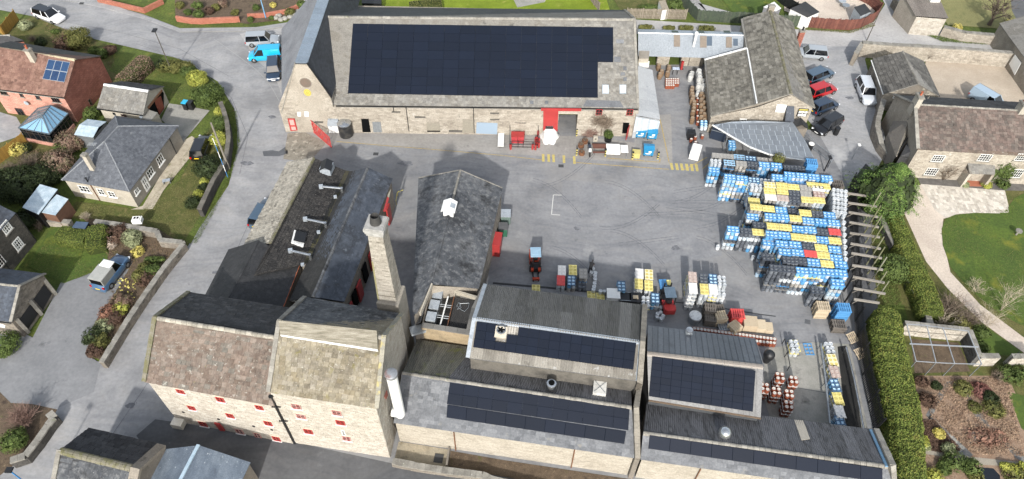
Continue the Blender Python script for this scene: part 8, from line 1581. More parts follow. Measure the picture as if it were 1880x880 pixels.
# ---------------------------------------------------------------- vehicles
TYRE = G('tyre_rubber','#0d0d0e',.8); RIM = G('alloy_rim','#8f9396',.3,.5,.7); CGL = G('car_glass','#0b0e12',.05,.8); LAMPW = G('headlamp','#d5dade',.1); LAMPR = G('tail_lamp','#9c1512',.25); PLW = G('plate_white','#d8d8d4',.5); PLY = G('plate_yellow','#d6b21e',.5)
def paint(n,c): return M('car_paint_'+n,[c],rough=.28,bump=0,fine=0,spec=.6,coat=.6)
def car(label,rear,front,L,W,H,pt,style='hatch',cat='car',roofm=None,name='parked_car'):
 a,b = P(rear),P(front); d = (b-a); rz = math.atan2(d.y,d.x); c = (a+b)/2; root = thing(name,label,cat,V((c.x,c.y,.012)),rz)
 belt = H*.56; hood = belt*.98; hl = {'hatch': .24,'van': .2,'suv': .25,'pickup': .26}[style]; X = lambda s_: (s_-.5)*L
 st = [(0,.80,.62),(.015,.92,.9),(.06,.97,1),(.3,1,1),(.6,1,.98),(1-hl,.99,.95),(1-hl*.5,.97,.88),(.965,.9,.78),(.99,.8,.66),(1.0,.7,.5)]
 m = MB(); rings = []
 for s_,fw,fz in st:
  w_ = W/2*fw; zb = belt*fz; rings.append([V((X(s_),y,z_)) for y,z_ in ((w_*.86,.2),(w_*.98,.3),(w_,zb*.62),(w_*.95,zb*.93),(w_*.8,zb),(0,zb+.03),(-w_*.8,zb),(-w_*.95,zb*.93),(-w_,zb*.62),(-w_*.98,.3),(-w_*.86,.2))])
 k_ = 11; n = len(rings); m.add([v_ for r_ in rings for v_ in r_],[((i+1)*k_+j,(i+1)*k_+j+1,i*k_+j+1,i*k_+j) for i in range(n-1) for j in range(k_-1)]+[tuple(range(k_)),tuple((n-1)*k_+j for j in range(k_))[::-1]]+[(i*k_+10,i*k_,(i+1)*k_,(i+1)*k_+10) for i in range(n-1)])
 body = m.build('body',pt,None,smooth=50); body.parent = root
 r0_,r1_,t0_,t1_ = {'hatch': (.02,1-hl-.02,.09,.62),'suv': (.015,1-hl-.01,.06,.62),'van': (.0,1-hl+.02,.015,.64),'pickup': (.42,.70,.44,.62)}[style]
 wb,wt = W/2*.9,W/2*.72; zb,zt = belt*.96,H
 G_ = [V((X(r0_),-wb,zb)),V((X(r1_),-wb,zb)),V((X(r1_),wb,zb)),V((X(r0_),wb,zb)),V((X(t0_),-wt,zt)),V((X(t1_),-wt,zt)),V((X(t1_),wt,zt)),V((X(t0_),wt,zt))]
 m = MB(); m.add(G_,[(0,1,5,4),(1,2,6,5),(2,3,7,6),(3,0,4,7)]); o = m.build('windows',CGL,None); o.parent = root
 m = MB(); rf = [V((X(t0_)-.05,-wt-.02,zt-.03)),V((X(t0_)-.05,wt+.02,zt-.03)),V((X(t1_)+.04,wt+.02,zt-.03)),V((X(t1_)+.04,-wt-.02,zt-.03))]; cr = V((0,0,.05)); inn = [rf[0]+V((.12,.12,.06)),rf[1]+V((.12,-.12,.06)),rf[2]+V((-.12,-.12,.06)),rf[3]+V((-.12,.12,.06))]
 m.add(rf+inn,[(0,4,5,1)[::-1],(1,5,6,2)[::-1],(2,6,7,3)[::-1],(3,7,4,0)[::-1],(4,7,6,5)]); o = m.build('roof',roofm or pt,None,smooth=50); o.parent = root
 m = MB()
 for i,j in ((0,4),(1,5),(2,6),(3,7)): m.bar(G_[i],G_[j],.07,.07)
 for s_,e_ in ((.48,.5),):
  if style != 'pickup':
   for sg in (-1,1): m.bar(V((X(.45),sg*wb,zb)),V((X(.43),sg*wt,zt)),.08,.05)
 if style == 'van':
  for sg in (-1,1): m.add([V((X(.005),sg*(wb+.015),zb)),V((X(.5),sg*(wb+.015),zb)),V((X(.5),sg*(wt+.02),zt)),V((X(.02),sg*(wt+.02),zt))],[(0,1,2,3)])
 o = m.build('pillars',pt,None); o.parent = root
 wr_ = .34 if H > 1.55 else .31
 for s_ in (.19,.82):
  for sg in (-1,1):
   cx_,cy_ = X(s_),sg*(W/2-.1); m = MB(); m.tube(V((cx_,cy_-sg*.1,wr_)),V((cx_,cy_+sg*.115,wr_)),wr_,n=14); o = m.build('wheel',TYRE,None,smooth=40); o.parent = root; m = MB(); m.tube(V((cx_,cy_+sg*.1,wr_)),V((cx_,cy_+sg*.13,wr_)),wr_*.62,wr_*.5,n=10); q = m.build('rim',RIM,None); q.parent = o
 for sg in (-1,1):
  m = MB(); m.box((X(.972),sg*W*.36,belt*.66),(.16,.3,.13),sg*-.35); o = m.build('headlight',LAMPW,None); o.parent = root
  m = MB(); m.box((X(.012),sg*W*.4,belt*.8),(.1,.2,.24)); o = m.build('tail_light',LAMPR,None); o.parent = root
  m = MB(); m.box((X(1-hl-.03),sg*(W/2+.08),belt*1.02),(.12,.2,.12)); o = m.build('wing_mirror',pt,None); o.parent = root
 m = MB(); m.box((X(1.0),0,.38),(.03,.5,.11)); o = m.build('front_plate',PLW,None); o.parent = root; m = MB(); m.box((X(0.0)-.01,0,.6),(.03,.5,.11)); o = m.build('rear_plate',PLY,None); o.parent = root
 m = MB(); m.box((X(.99),0,belt*.5),(.06,W*.5,.12)); o = m.build('grille',BLACK,None); o.parent = root
 for a0,b0_ in ((V((X(1-hl-.02),-W*.4,belt*.99)),V((X(1-hl-.02),W*.4,belt*.99))),): m = MB(); m.bar(a0,b0_,.1,.03); o = m.build('wiper_panel',BLACK,None); o.parent = root
 return root
PW,PK,PSI,PNB = paint('white','#d9dadb'),paint('black','#0c0d10'),paint('silver','#8e9499'),paint('dark_blue','#1f2f42')
PTB,PRD,PGB = paint('turquoise','#199ac4'),paint('red','#a01418'),paint('grey_blue','#3c4f60')
car('white car with a black roof driving along the road at the top left',zAA(395,150),zAA(700,255),4.6,1.85,1.5,PW,'suv',roofm=CGL)
car('silver car with black sunroof parked nose towards the barn wing',zAI(60,280),zAI(400,262),4.4,1.8,1.6,PSI,'suv')
car('bright turquoise small van parked next to the silver car',zAI(445,450),zAI(75,470),4.3,1.75,1.8,PTB,'van','van',name='parked_van')
car('dark blue car parked facing down the road beside the barn wing',zAI(370,500),zAI(360,775),4.3,1.8,1.45,PNB,'hatch')
car('black hatchback with yellow rear plate on the bungalow lawn',z0(1075,858),z0(1110,765),4.1,1.7,1.45,PK,'hatch')
car('blue car almost hidden under the cream pantile roof edge',zE(610,800),zE(740,580),4.2,1.7,1.45,PGB,'hatch')
T3 = t(3,0)
car('silver grey car nearest the brick chimney in the car park',T3(308,310),T3(200,300),4.3,1.75,1.5,PSI,'hatch')
car('blue grey estate car with dark sunroof in the car park',T3(240,445),T3(350,400),4.6,1.8,1.5,PGB,'suv')
car('bright red hatchback in the car park row',T3(250,525),T3(368,485),4.2,1.75,1.5,PRD,'suv')
car('dark blue car between the red and black cars',T3(270,610),T3(372,570),4.1,1.7,1.5,PNB,'hatch')
car('black car parked askew at the lower end of the car park row',T3(405,650),T3(278,730),4.3,1.75,1.48,PK,'hatch')
car('white silver car parked alone against the stone outhouse wall',T3(525,455),T3(572,575),4.6,1.85,1.65,paint('pearl','#b5bac0'),'suv')
car('pale blue grey estate half hidden behind the long house roof',T3(1160,545),T3(1240,592),4.5,1.85,1.8,paint('pale_blue','#8fa0ad'),'van')
lrp = car('old blue off road pickup with white hard top on the driveway',z1(550,715),z1(672,560),4.3,1.7,1.85,paint('faded_blue','#3e5a76'),'pickup','pickup',roofm=WHITE,name='pickup_truck')
m = MB(); m.box((-1.0,0,1.32),(1.8,1.55,.85)); o = m.build('rear_canopy',M('grubby_canvas',['#6d6f6c','#7d7f7b'],scale=2),None); o.parent = lrp
m = MB(); m.box((-1.0,0,1.77),(1.85,1.5,.07)); o = m.build('canopy_roof',M('grubby_white',['#8b8c88','#9b9c97'],scale=2),None); o.parent = lrp
m = MB(); m.box((-1.92,0,1.35),(.03,1.25,.6)); o = m.build('rear_opening',DARK,None); o.parent = lrp
# --- forklifts
def lift(label,px,rz,body,roofc,name,loaderlike):
 c = P(px,.8); root = thing(name,label,'forklift',V((c.x,c.y,.01)),rz)
 def bx(nm,mt,*bs):
  m = MB()
  for b in bs: m.box(b[0],b[1])
  o = m.build(nm,mt,None); o.parent = root; return o
 bx('counterweight',body,((0,1.1,.62),(1.1,.55,.85)),((0,.5,.5),(1.15,.9,.55)),((0,1.3,.8),(.8,.4,.5)))
 bx('chassis',BLACK,((0,-.2,.42),(1.0,1.2,.4))); bx('seat',BLACK,((0,.3,.95),(.5,.5,.2)),((0,.55,1.2),(.5,.12,.5)))
 bx('overhead_guard',roofc,((0,.1,2.1),(1.05,1.25,.07)),((0,.1,2.15),(.6,.7,.05)))
 m = MB()
 for sx in (-.48,.48): m.bar(V((sx,.7,.8)),V((sx,.65,2.1)),.07,.07); m.bar(V((sx,-.6,.6)),V((sx,-.45,2.1)),.07,.07)
 o = m.build('guard_post',BLACK,None); o.parent = root
 bx('mast',BLACK,((-.32,-.95,1.1),(.1,.14,2.1)),((.32,-.95,1.1),(.1,.14,2.1)),((0,-.95,1.6),(.6,.1,.1)),((0,-.95,.5),(.9,.1,.5)))
 for sx in (-.26,.26): bx('fork',BLACK,((sx,-1.5,.12),(.12,1.1,.05)))
 for sx in (-.5,.5):
  for sy in (-.6,.8): m = MB(); m.tube(V((sx-.1,sy,.3)),V((sx+.1,sy,.3)),.3,n=14); o = m.build('wheel',TYRE,None); o.parent = root
 return root,bx
fr,bx = lift('red forklift with a blue grey roof lifting a blue pallet',zK3(350,440),math.pi+.05,M('forklift_red',['#b81c16','#c9241c'],scale=1,rough=.35),M('forklift_roof',['#4a5a68','#566674'],scale=1,rough=.5),'forklift',0)
bx('raised_load',BM['b'],((0,-1.7,1.0),(1.1,1.0,.25))); bx('yellow_crate',BM['y'],((-.35,-1.7,1.22),(.4,.6,.16)))
fo,bx = lift('orange and black forklift with glazed cab roof parked left of the pallets',zK4(80,250),.04,M('forklift_orange',['#8a3018','#a83a1c'],scale=2,rough=.4),M('cab_roof_glass',['#7a97ab','#8fa9ba'],scale=2,rough=.15),'forklift',1)
bx('orange_hood',M('forklift_orange',['#a83a1c']),((0,1.45,.95),(.9,.25,.35)),((-.35,-1.15,.9),(.25,.3,.25)),((.35,-1.15,.9),(.25,.3,.25)),((0,-1.9,.35),(.7,.25,.2)))
# ---------------------------------------------------------------- yard and garden objects
def bits(name,label,cat,px,parts,rz=0,z=.01,zc=.4,group=None):
 """parts: (part name, material, [(centre, size) ...] ) in the thing's own frame"""
 c = P(px,zc); root = thing(name,label,cat,V((c.x,c.y,z)),rz,group)
 for nm,mt,bs in parts:
  m = MB()
  for b in bs:
   if len(b) == 2: m.box(b[0],b[1])
   elif len(b) == 3: m.tube(b[0],b[1],b[2],n=12)
   else: m.bar(b[0],b[1],b[2],b[3])
  o = m.build(nm,mt,None); o.parent = root
 return root
BLU = M('bin_blue',['#1c6d96','#257ba4'],scale=1,rough=.45,bump=.05); YP = M('crate_yellow',['#c0b040','#cdbf55'],scale=2,rough=.6)
def bin_(px,lb,rz=0,lid=0):
 r = bits('waste_bin',lb,'bin',px,[('container',BLU,[((0,0,.62),(1.15,.85,.9)),((0,0,1.08),(1.26,.98,.06))]),('wheel',BLACK,[((-.45,-.35,.08),(.12,.1,.16)),((.45,-.35,.08),(.12,.1,.16)),((.45,.35,.08),(.12,.1,.16)),((-.45,.35,.08),(.12,.1,.16))]),('emblem',WHITE,[((.15,-.432,.75),(.35,.012,.2)),((-.05,-.432,.5),(.7,.012,.06)),((-.05,-.432,.4),(.5,.012,.05))])],rz)
 m = MB(); m.slab([V((-.63,-.5,1.12)),V((.63,-.5,1.12)),V((.63,0,1.3)),V((-.63,0,1.3))],.04); m.slab([V((-.63,0,1.3)),V((.63,0,1.3)),V((.63,.5,1.2)),V((-.63,.5,1.2))],.04); o = m.build('lid',BLU,None); o.parent = r
bin_(zN(1030,385),'left blue wheeled waste bin under the strip curtain'); bin_(zN(1150,400),'right blue wheeled waste bin with its lid swung open under the strip curtain'); bin_(zN(1115,580),'blue wheeled waste bin standing alone between yellow grit box and striped post',-.06)
bits('grit_box','pale yellow grit box behind a striped bollard','grit box',zN(985,605),[('box',YP,[((0,0,.35),(.85,.7,.65))]),('lid',YP,[((0,.02,.72),(.95,.8,.08))])],-.1)
def bollard(px,lb,h=1.1,w_=.16,long=0):
 n = 6; bs = [((0,0,h*(i+.5)/n),(w_,w_,h/n-.005)) for i in range(n)]
 bits('striped_bollard',lb,'bollard',px,[('yellow_band',M('bollard_yellow',['#c9b62c'],scale=3),bs[::2]),('black_band',BLACK,bs[1::2])],.05)
for px,lb in ((zN(655,600),'yellow and black bollard at the left end of the white table'),(zN(948,630),'yellow and black bollard in front of the grit box'),(zN(1222,630),'yellow and black bollard at the corner of the painted bay'),(zN(345,590),'yellow and black bollard at the corner of the cart entrance'),(zN(345,380),'striped guard against the wall edge of the cart entrance')): bollard(px,lb)
bits('picnic_bench','brown picnic bench against the barn wall planting','bench',zN(592,545),[('table_top',M('brown_bench',['#5a3a30','#6a463a'],tile=True,scale=2),[((0,y,.74),(1.7,.13,.04)) for y in (-.3,-.15,0,.15,.3)]),('seat',M('brown_bench',[]) if 0 else M('brown_bench',['#5a3a30']),[((0,-.7,.44),(1.7,.25,.05)),((0,.7,.44),(1.7,.25,.05))]),('leg',BLACK,[((-.6,-.7,0),(-.6,0,.74),.06,.08),((-.6,.7,0),(-.6,0,.74),.06,.08),((.6,-.7,0),(.6,0,.74),.06,.08),((.6,.7,0),(.6,0,.74),.06,.08)])],.02)
bits('folding_table','long white covered table beside the picnic bench','table',zN(770,545),[('table_top',WHITE,[((-.35,0,.95),(1.6,1.35,.06)),((.95,-.02,.9),(.85,1.25,.06))]),('front_skirt',WHITE,[((-.35,-.66,.75),(1.6,.02,.4))]),('leg',STEEL,[((x,y,.45),(.05,.05,.9)) for x in (-1.05,1.25) for y in (-.55,.55)])],-.02,zc=.9)
mt_ = bits('motorbike','parked blue and silver motorbike facing the yard','motorbike',zN(480,560),[('frame',STEEL,[((0,-.5,.5),(0,.5,.5),.12,.25)]),('tank',PNB,[((0,.05,.85),(.32,.5,.25))]),('seat',BLACK,[((0,.45,.82),(.28,.6,.1))]),('handlebar',BLACK,[((-.35,-.35,1.05),(.35,-.35,1.05),.03)]),('front_wheel',TYRE,[((-.06,-.7,.32),(.06,-.7,.32),.32)]),('rear_wheel',TYRE,[((-.07,.7,.32),(.07,.7,.32),.32)]),('fairing',WHITE,[((0,-.5,.8),(.3,.25,.35))])],.05)
bush('potted_shrub','round green shrub in a black half barrel by the barn wall',zN(685,390),.62,1.1,LG,900,.05,z0=.35); bits('barrel_planter','black half barrel planter below the round green shrub','planter',zN(685,430),[('tub',BLACK,[((0,0,0),(0,0,.42),.45)])])
for i,(x,y) in enumerate(((435,455),(400,580),(395,500))): bits('wicker_planter',['round tyre planter left of the motorbike','wicker planter at the corner of the planted bay','bare potted shrub between two planters'][i],'planter',zN(x,y),[('pot',RUST,[((0,0,0),(0,0,.4),.36)])]); twigs('dry_shrub',['dry twigs in the upper planter','dry twigs in the wicker planter by the striped post','dry twigs in the middle pot'][i],zN(x,y-8),.6,.5,TWB,24,2,.012,z0=.38)
bits('meter_box','small pale box on a post behind the picnic bench','box',zN(545,447),[('box',RENDER_C,[((0,0,.5),(.5,.35,.7))]),('dial',BLACK,[((0,-.18,.6),(.2,.02,.15))])])
tk = thing('steel_tank','round black vat with a shiny domed steel lid against the barn wall','tank',P(zO(800,580)).xy.to_3d()); c = tk.location
m = MB(); m.lathe([(.78,.1),(.8,.2),(.8,1.9)],(0,0,0),24); o = m.build('drum',M('black_vat',['#17181a','#2a2b2c','#4b4843'],scale=1.5,rough=.5,obj=True),None,smooth=True); o.parent = tk; m = MB(); m.lathe([(.84,1.88),(.84,2.0),(.6,2.14),(.25,2.2),(.22,2.3),(0,2.32)],(0,0,0),24); o = m.build('lid',STAIN,None,smooth=True); o.parent = tk
cg = bits('gas_cage','black open cage with red gas bottles and a red locker against the barn','cage',zAH(460,480),[('frame',BLACK,[((-1.75,y,z_),(1.6,y,z_),.05,.05) for y in (-1.1,) for z_ in (.1,.5,.95)]+[((x,-1.1,0),(x,-1.1,.95),.05,.05) for x in (-1.75,-.75,-.15,1.6)]+[((x,-1.1,.95),(x,1.1,1.6),.05,.05) for x in (-1.75,1.6)]+[((-1.2,1.1,1.9),(.1,1.1,1.9),.04,.04)])],0)
bits('red_locker','red storage locker inside the black gas cage','locker',zAH(370,475),[('locker',M('locker_red',['#b0242a','#c03038'],scale=2,rough=.5),[((-.38,0,.5),(.72,.9,.95)),((.38,0,.5),(.72,.9,.95))]),('lid',RED,[((0,.03,1.02),(1.56,1.0,.05))])])
for i,(x,y) in enumerate(((345,375),(405,378),(455,385),(610,490),(635,480),(655,500),(615,530),(640,535),(570,585),(610,590),(655,560),(275,585),(645,400))): bits('gas_bottle','red gas bottle in or beside the black cage','gas bottle',zAH(x,y),[('cylinder',RED,[((0,0,.02),(0,0,.75),.13)]),('valve',BLACK,[((0,0,.75),(0,0,.88),.05)])],group='gas bottles around the cage')
bits('loading_ramp','long white metal ramp lying out from the barn wall','ramp',zAH(145,470),[('plate',WHITE,[((0,0,.2),(.75,2.4,.08))]),('end_stop',WHITE,[((.1,1.3,.5),(.3,.25,.6))]),('side_rail',STEEL,[((-.37,0,.27),(.03,2.4,.08)),((.37,0,.27),(.03,2.4,.08))])])
tp_ = bits('covered_trailer','white sheeted load with a black crate on top in the cart entrance','load',zAH(795,430),[('crate',BLACK,[((-.05,.45,1.4),(.9,.6,.3))]),('bottle_crate',STEEL,[((-.3+.2*i,.45,1.56),(.12,.4,.04)) for i in range(4)])])
m = MB(); q = [V((math.cos(a)*rr*(1.0+.22*math.sin(3*a+k)),math.sin(a)*rr*1.15*(1+.16*math.sin(5*a)),z_)) for k,(rr,z_) in enumerate(((1.15,.03),(.85,.5),(.72,1.0),(.6,1.22))) for a in [i*.3927 for i in range(16)]]; m.add(q,[(k*16+i,k*16+(i+1) % 16,(k+1)*16+(i+1) % 16,(k+1)*16+i) for k in range(3) for i in range(16)]+[tuple(range(48,64))]); o = m.build('white_sheet',WHITE,None,smooth=60); o.parent = tp_
m = MB(); a,b,c_ = P(zO(430,540),.2),P(zO(585,690),.2),P(zO(640,705),.2); gt = thing('red_lattice_gate','red lattice gate folded open beside the barn wing','gate',g0(a)); a = P(zO(440,545),0); b = P(zO(640,715),0); d = b-a
for k_ in (.1,1.9): m.bar(a+V((0,0,k_)),b+V((0,0,k_*.85)),.06,.08)
for i in range(15): s_ = i/14; m.bar(a+d*s_,a+d*s_+V((0,0,1.9-.25*s_)),.05,.05)
for i in range(9): s_ = i/9; m.bar(a+d*s_+V((0,0,.1)),a+d*(s_+.11)+V((0,0,1.75)),.03,.05); m.bar(a+d*s_+V((0,0,1.75)),a+d*(s_+.11)+V((0,0,.1)),.03,.05)
m.build('gate_leaf',M('bright_red',['#c22a26','#d2352f'],scale=2,rough=.5),gt)
tt = bits('white_tote','big white rounded plastic tote lying in the cask yard mouth','container',(1277,279),[('body',WHITE,[((0,0,.65),(1.1,1.5,1.2))]),('top_cap',WHITE,[((0,.05,1.3),(.9,1.25,.12))])],-.35,zc=.7)
bits('dark_crate_stack','black plastic crates stacked at the end of the cask row','crates',zAG(410,735),[('crate',BLACK,[((0,0,.5),(.9,.9,.95)),((0,0,1.0),(.8,.2,.05))])])
bits('red_trolley','red cylinder trolley standing before the pale blue shed','trolley',zM(805,650),[('cylinder',RED,[((0,0,.1),(0,0,1.3),.18)]),('wheel',BLACK,[((-.25,0,.12),(.25,0,.12),.12)])])
bits('info_board','blue and white lectern board before the pale blue shed','sign',zM(700,730),[('panel',M('board_blue_white',['#5b7699','#b3bcc6'],scale=6),[((0,0,1.0),(.9,.5,.06))]),('leg',BLACK,[((-.3,0,.5),(.06,.06,1)),((.3,0,.5),(.06,.06,1))])])
bits('dark_container','dark blue skip tucked under the left corner of the grid canopy','skip',zJ(235,620),[('body',M('dark_blue_skip',['#1a2433','#222e40'],scale=1,rough=.6),[((0,0,.7),(1.8,1.8,1.3))]),('rim',STEEL,[((0,-.9,1.38),(1.85,.06,.06))])],-.4)
def slatbox(name,label,cat,px,w_,d_,h,mat,rz=0,nz=8,n=6,zc=None,gp=None):
 c = P(px,h if zc is None else zc); root = thing(name,label,cat,V((c.x,c.y,0)),rz,gp); k_ = max(1,round(h/(nz and h/nz or h)))
 for j in range(k_):
  z0_ = h*j/k_; z1_ = h*(j+1)/k_; jx,jy = random.uniform(-.03,.03),random.uniform(-.03,.03); m = MB(); hh = z1_-z0_
  for i in range(n): m.box((jx+(i+.5)/n*w_-w_/2,jy,z1_-.015),(w_/n*.62,d_,.025))
  for y in (-.44,0,.44): m.box((jx,jy+y*d_,z0_+hh*.4),(w_,.09,hh*.72))
  o = m.build('pallet',mat,None); o.parent = root
 return root
slatbox('crate_block','pale wooden crate block next to the blue crate block','crates',zU(645,200),1.25,1.05,1.5,WOOD_P,-.05,8)
slatbox('crate_block','tall blue plastic pallet block near the fence','crates',zU(830,215),1.25,1.05,2.0,BM['b'],-.05,10); slatbox('pallet_stack','brown wooden pallet stack in front of the blue block','pallets',zU(790,365),1.3,1.0,.9,WOOD_O,-.05,6)
slatbox('crate_block','tall blue plastic pallet block behind the keg stacks by the gate','crates',zK1(1165,205),1.2,1.0,3.0,BM['b'],-.1,14); slatbox('pallet_stack','old wooden pallet stack at the gate end of the kegs','pallets',zK1(1420,420),1.3,1.0,2.2,WOOD_O,-.08,12)
for px,h,mt,rz,lb in ((zK3(848,530),1.4,WOOD_O,-.1,'taller dark pallet stack beside the double keg block'),(zK3(845,640),1.0,WOOD_O,-.1,'lower dark pallet stack beside the single cask file'),(zK3(970,620),1.2,WOOD_P,.15,'light pallet stack left of the red crate'),(zK3(945,545),.8,WOOD_O,.1,'brown pallet stack behind the light one'),(zK3(1135,740),.9,WOOD_P,.6,'skewed light pallet stack below the red crate'),(zK3(1000,745),.5,STEEL,.1,'grey pallets by the cask file')): slatbox('pallet_stack',lb,'pallets',px,1.1,1.0,h,mt,rz,max(2,int(h/.15)),5)
slatbox('red_crate','red plastic slatted crate on a pallet beyond the cask file','crate',zK3(1165,600),1.3,1.1,1.2,BM['r'],-.03,6)
bits('timber_pile','stepped pile of pale fresh timber beside the red crate','timber',zT(990,75),[('board_stack',WOOD_P,[((-.5,0,.5),(1.3,1.2,1.0)),((.55,-.05,.35),(.9,1.1,.7)),((1.3,-.1,.25),(.8,1.0,.5))])],-.08)
for px,lb in ((zU(892,480),'pallet leaning askew against the palisade below the blue block'),(zU(960,620),'yellow wooden frame leaning on the palisade')):
 r = bits('leaning_pallet',lb,'pallet',px,[('slat',WOOD_P,[((-.4+.2*i,0,.5),(.1,1.0,.03)) for i in range(5)]),('bearer',WOOD_P,[((0,y,.46),(.95,.08,.07)) for y in (-.45,0,.45)])],.45); r.rotation_euler.x = .35
bits('white_ibc','white lidded plastic box beside the drain channel','box',zK4(975,660),[('box',WHITE,[((0,0,.45),(1.2,1.15,.85))]),('lid',WHITE,[((0,0,.92),(1.28,1.2,.1))])],-.03)
bits('dark_ibc','left dark plastic box right of the white lidded box','box',zK4(1110,685),[('box',BLACK,[((0,0,.4),(1.15,1.1,.8))]),('rim',STEEL,[((0,.5,.82),(1.1,.05,.05)),((0,-.5,.82),(1.1,.05,.05))])],-.05); bits('dark_ibc','right dark plastic box with tan rags near the kegs','box',zK4(1230,695),[('box',BLACK,[((0,0,.4),(1.15,1.1,.8))]),('rag',WOOD_P,[((0,0,.84),(.5,.4,.08))])],-.05)
vt = thing('round_vat','round steel vat top with a whitish lid behind the single cask file','vat',P(zK3(648,690)).xy.to_3d()); m = MB(); m.lathe([(.58,0),(.58,.9)],(0,0,0),24); o = m.build('drum',STEEL,None,smooth=True); o.parent = vt; m = MB(); m.lathe([(.6,.88),(.57,1.0),(.3,1.05),(0,1.06)],(0,0,0),24); o = m.build('lid',M('frosty_lid',['#a3a6a8','#c6c8c8','#8f9294'],scale=3,rough=.5,obj=True),None); o.parent = vt
pr_ = thing('black_hopper','black pear shaped cover beside the seamed roof end','hopper',P(zT(1080,370)).xy.to_3d()); m = MB(); m.lathe([(.25,0),(.35,.5),(.5,1.0),(.5,1.35),(.3,1.6),(0,1.68)],(0,0,0),20); o = m.build('shell',BLACK,None,smooth=True); o.parent = pr_
bits('skip','grey green skip against the malthouse wall','skip',t(2,1)(25,325),[('body',M('grey_green_skip',['#55655f','#62726c'],scale=1,rough=.6),[((0,0,.6),(1.0,1.1,1.1))]),('lid',LEAD,[((0,0,1.18),(1.05,1.15,.05))])]); bits('green_skip','green topped skip below the grey one at the malthouse','skip',t(2,1)(10,395),[('body',M('green_skip',['#22503c','#2d5e48'],scale=1,rough=.6),[((0,0,.6),(.9,1.0,1.1))]),('lid',DARKA,[((0,0,1.18),(.95,1.05,.05))])]); bits('red_hut','bright red box hut against the malthouse wall','hut',t(1,1)(1325,485),[('body',RED,[((0,0,.9),(.9,1.7,1.8))]),('roof',RED,[((0,0,1.85),(1.0,1.8,.08))])],-.12)
bits('blue_chest','dark blue chest freezer on the concrete beside the seam roof','box',zT(1150,200),[('tray',LEAD,[((0,-.6,.1),(.7,.4,.2))])]) if 0 else None
for pts,r_,mt,lb in (([zU(622,545),zU(665,880),zV(632,430)],.09,STEEL,'steel guard rail left of the long keg file'),([zU(850,575),zU(925,880),zV(905,468)],.09,STAIN,'bright steel handrail right of the wet gully'),([zU(298,500),zU(345,740)],.04,BLACK,'thin black rail on the concrete yard')):
 q = [P(p,.9) for p in pts]; root = thing('guard_rail',lb,'rail',g0(q[0])); m = MB()
 for a,b in zip(q[:-1],q[1:]): m.tube(a,b,r_,n=8)
 m.build('rail',mt,root)
 for a in q+[q[0].lerp(q[1],.5)]: m = MB(); m.tube(V((a.x,a.y,0)),a,.04,n=6); m.build('rail_post',mt,root)
sheet('wet_gully',[zU(770,570),zU(850,560),zU(925,880),zV(890,468),zV(760,455),zV(720,60)],M('wet_black_concrete',['#121312','#1c1c1b','#262522'],scale=1.2,rough=.85,bump=.4),.012)
WB = M('weathered_beam',['#77726a','#868179','#68635b'],tile=True,scale=2,rough=.9,bump=.4); PO = M('mossy_post',['#5f6040','#72725a','#828275'],tile=True,scale=1.5,rough=.9,bump=.3)
L0 = [(52,88),(57,150),(62,210),(67,275),(70,345),(75,413),(80,475),(85,553),(90,628),(95,703),(97,773)]; L1 = [(208,110),(245,175),(252,242),(258,308),(265,373),(270,447),(277,508),(284,583),(295,667),(300,738),(262,798)]
for i in range(11):
 a,b = P(zAJ(*L0[i]),2.4),P(zAJ(*L1[i]),2.4); root = thing('lane_beam','%s concrete cross beam over the sunken lane counting from the conifer' % ORD[i],'beam',g0(a),0,'beams over the sunken lane'); m = MB(); m.bar(a,b,.16,.2); m.build('beam',WB,root); m = MB(); m.bar(V((a.x,a.y,0)),a,.12,.12); m.build('support',BLACK,root); m = MB(); m.bar(a-V((0,0,.8)),a.lerp(b,.2),.06,.06); m.build('brace',WB,root)
for i,(x,y,h) in enumerate(((160,275,4.6),(165,345,4.3),(170,410,4.3),(175,475,4.35),(178,550,4.4),(185,610,4.3),(192,680,4.4),(205,750,3.9),(225,800,3.6))): c = P(zAJ(x,y)); root = thing('timber_post','%s tall mossy post along the right of the lane from the conifer' % ORD[i],'post',c,0,'tall posts beside the sunken lane'); m = MB(); m.tube(c,c+V((0,0,h)),.07,.06,8); m.build('post',PO,root)
def pole(name,label,cat,px,h,r_,mt,arm=None,head=None,lean=(0,0)):
 c = P(px); root = thing(name,label,cat,c); top = c+V((lean[0],lean[1],h)); m = MB(); m.tube(c-V((0,0,.1)),top,r_,r_*.7,10); m.build('column',mt,root)
 if head: m = MB(); m.box(top+V((head[0]/2,head[1]/2,.05)),(abs(head[0])+.2,abs(head[1])+.25,.12)); m.build('lamp_head',head[2],root)
pole('street_lamp','slim street lamp leaning over the road bend by the hedges','street lamp',(317,135),6.2,.07,M('lamp_column',['#4a463e']),head=(-.3,.5,BLACK)); pole('telegraph_pole','tall wooden telegraph pole at the roadside wall','pole',z1(1235,60),6.8,.13,M('pale_pole',['#6f6a60','#7b766c'],scale=2));
a,b = P(z1(1228,108)),P(z0(1145,745),4.3); st = thing('pole_stay','blue and white striped stay beside the telegraph pole','pole',a); m = MB()
for i in range(6): m = MB(); m.tube(a.lerp(b,i/6),a.lerp(b,(i+1)/6),.035,n=8); m.build('band',[M('sign_blue',['#2f6fa3']),WHITE][i % 2],st)
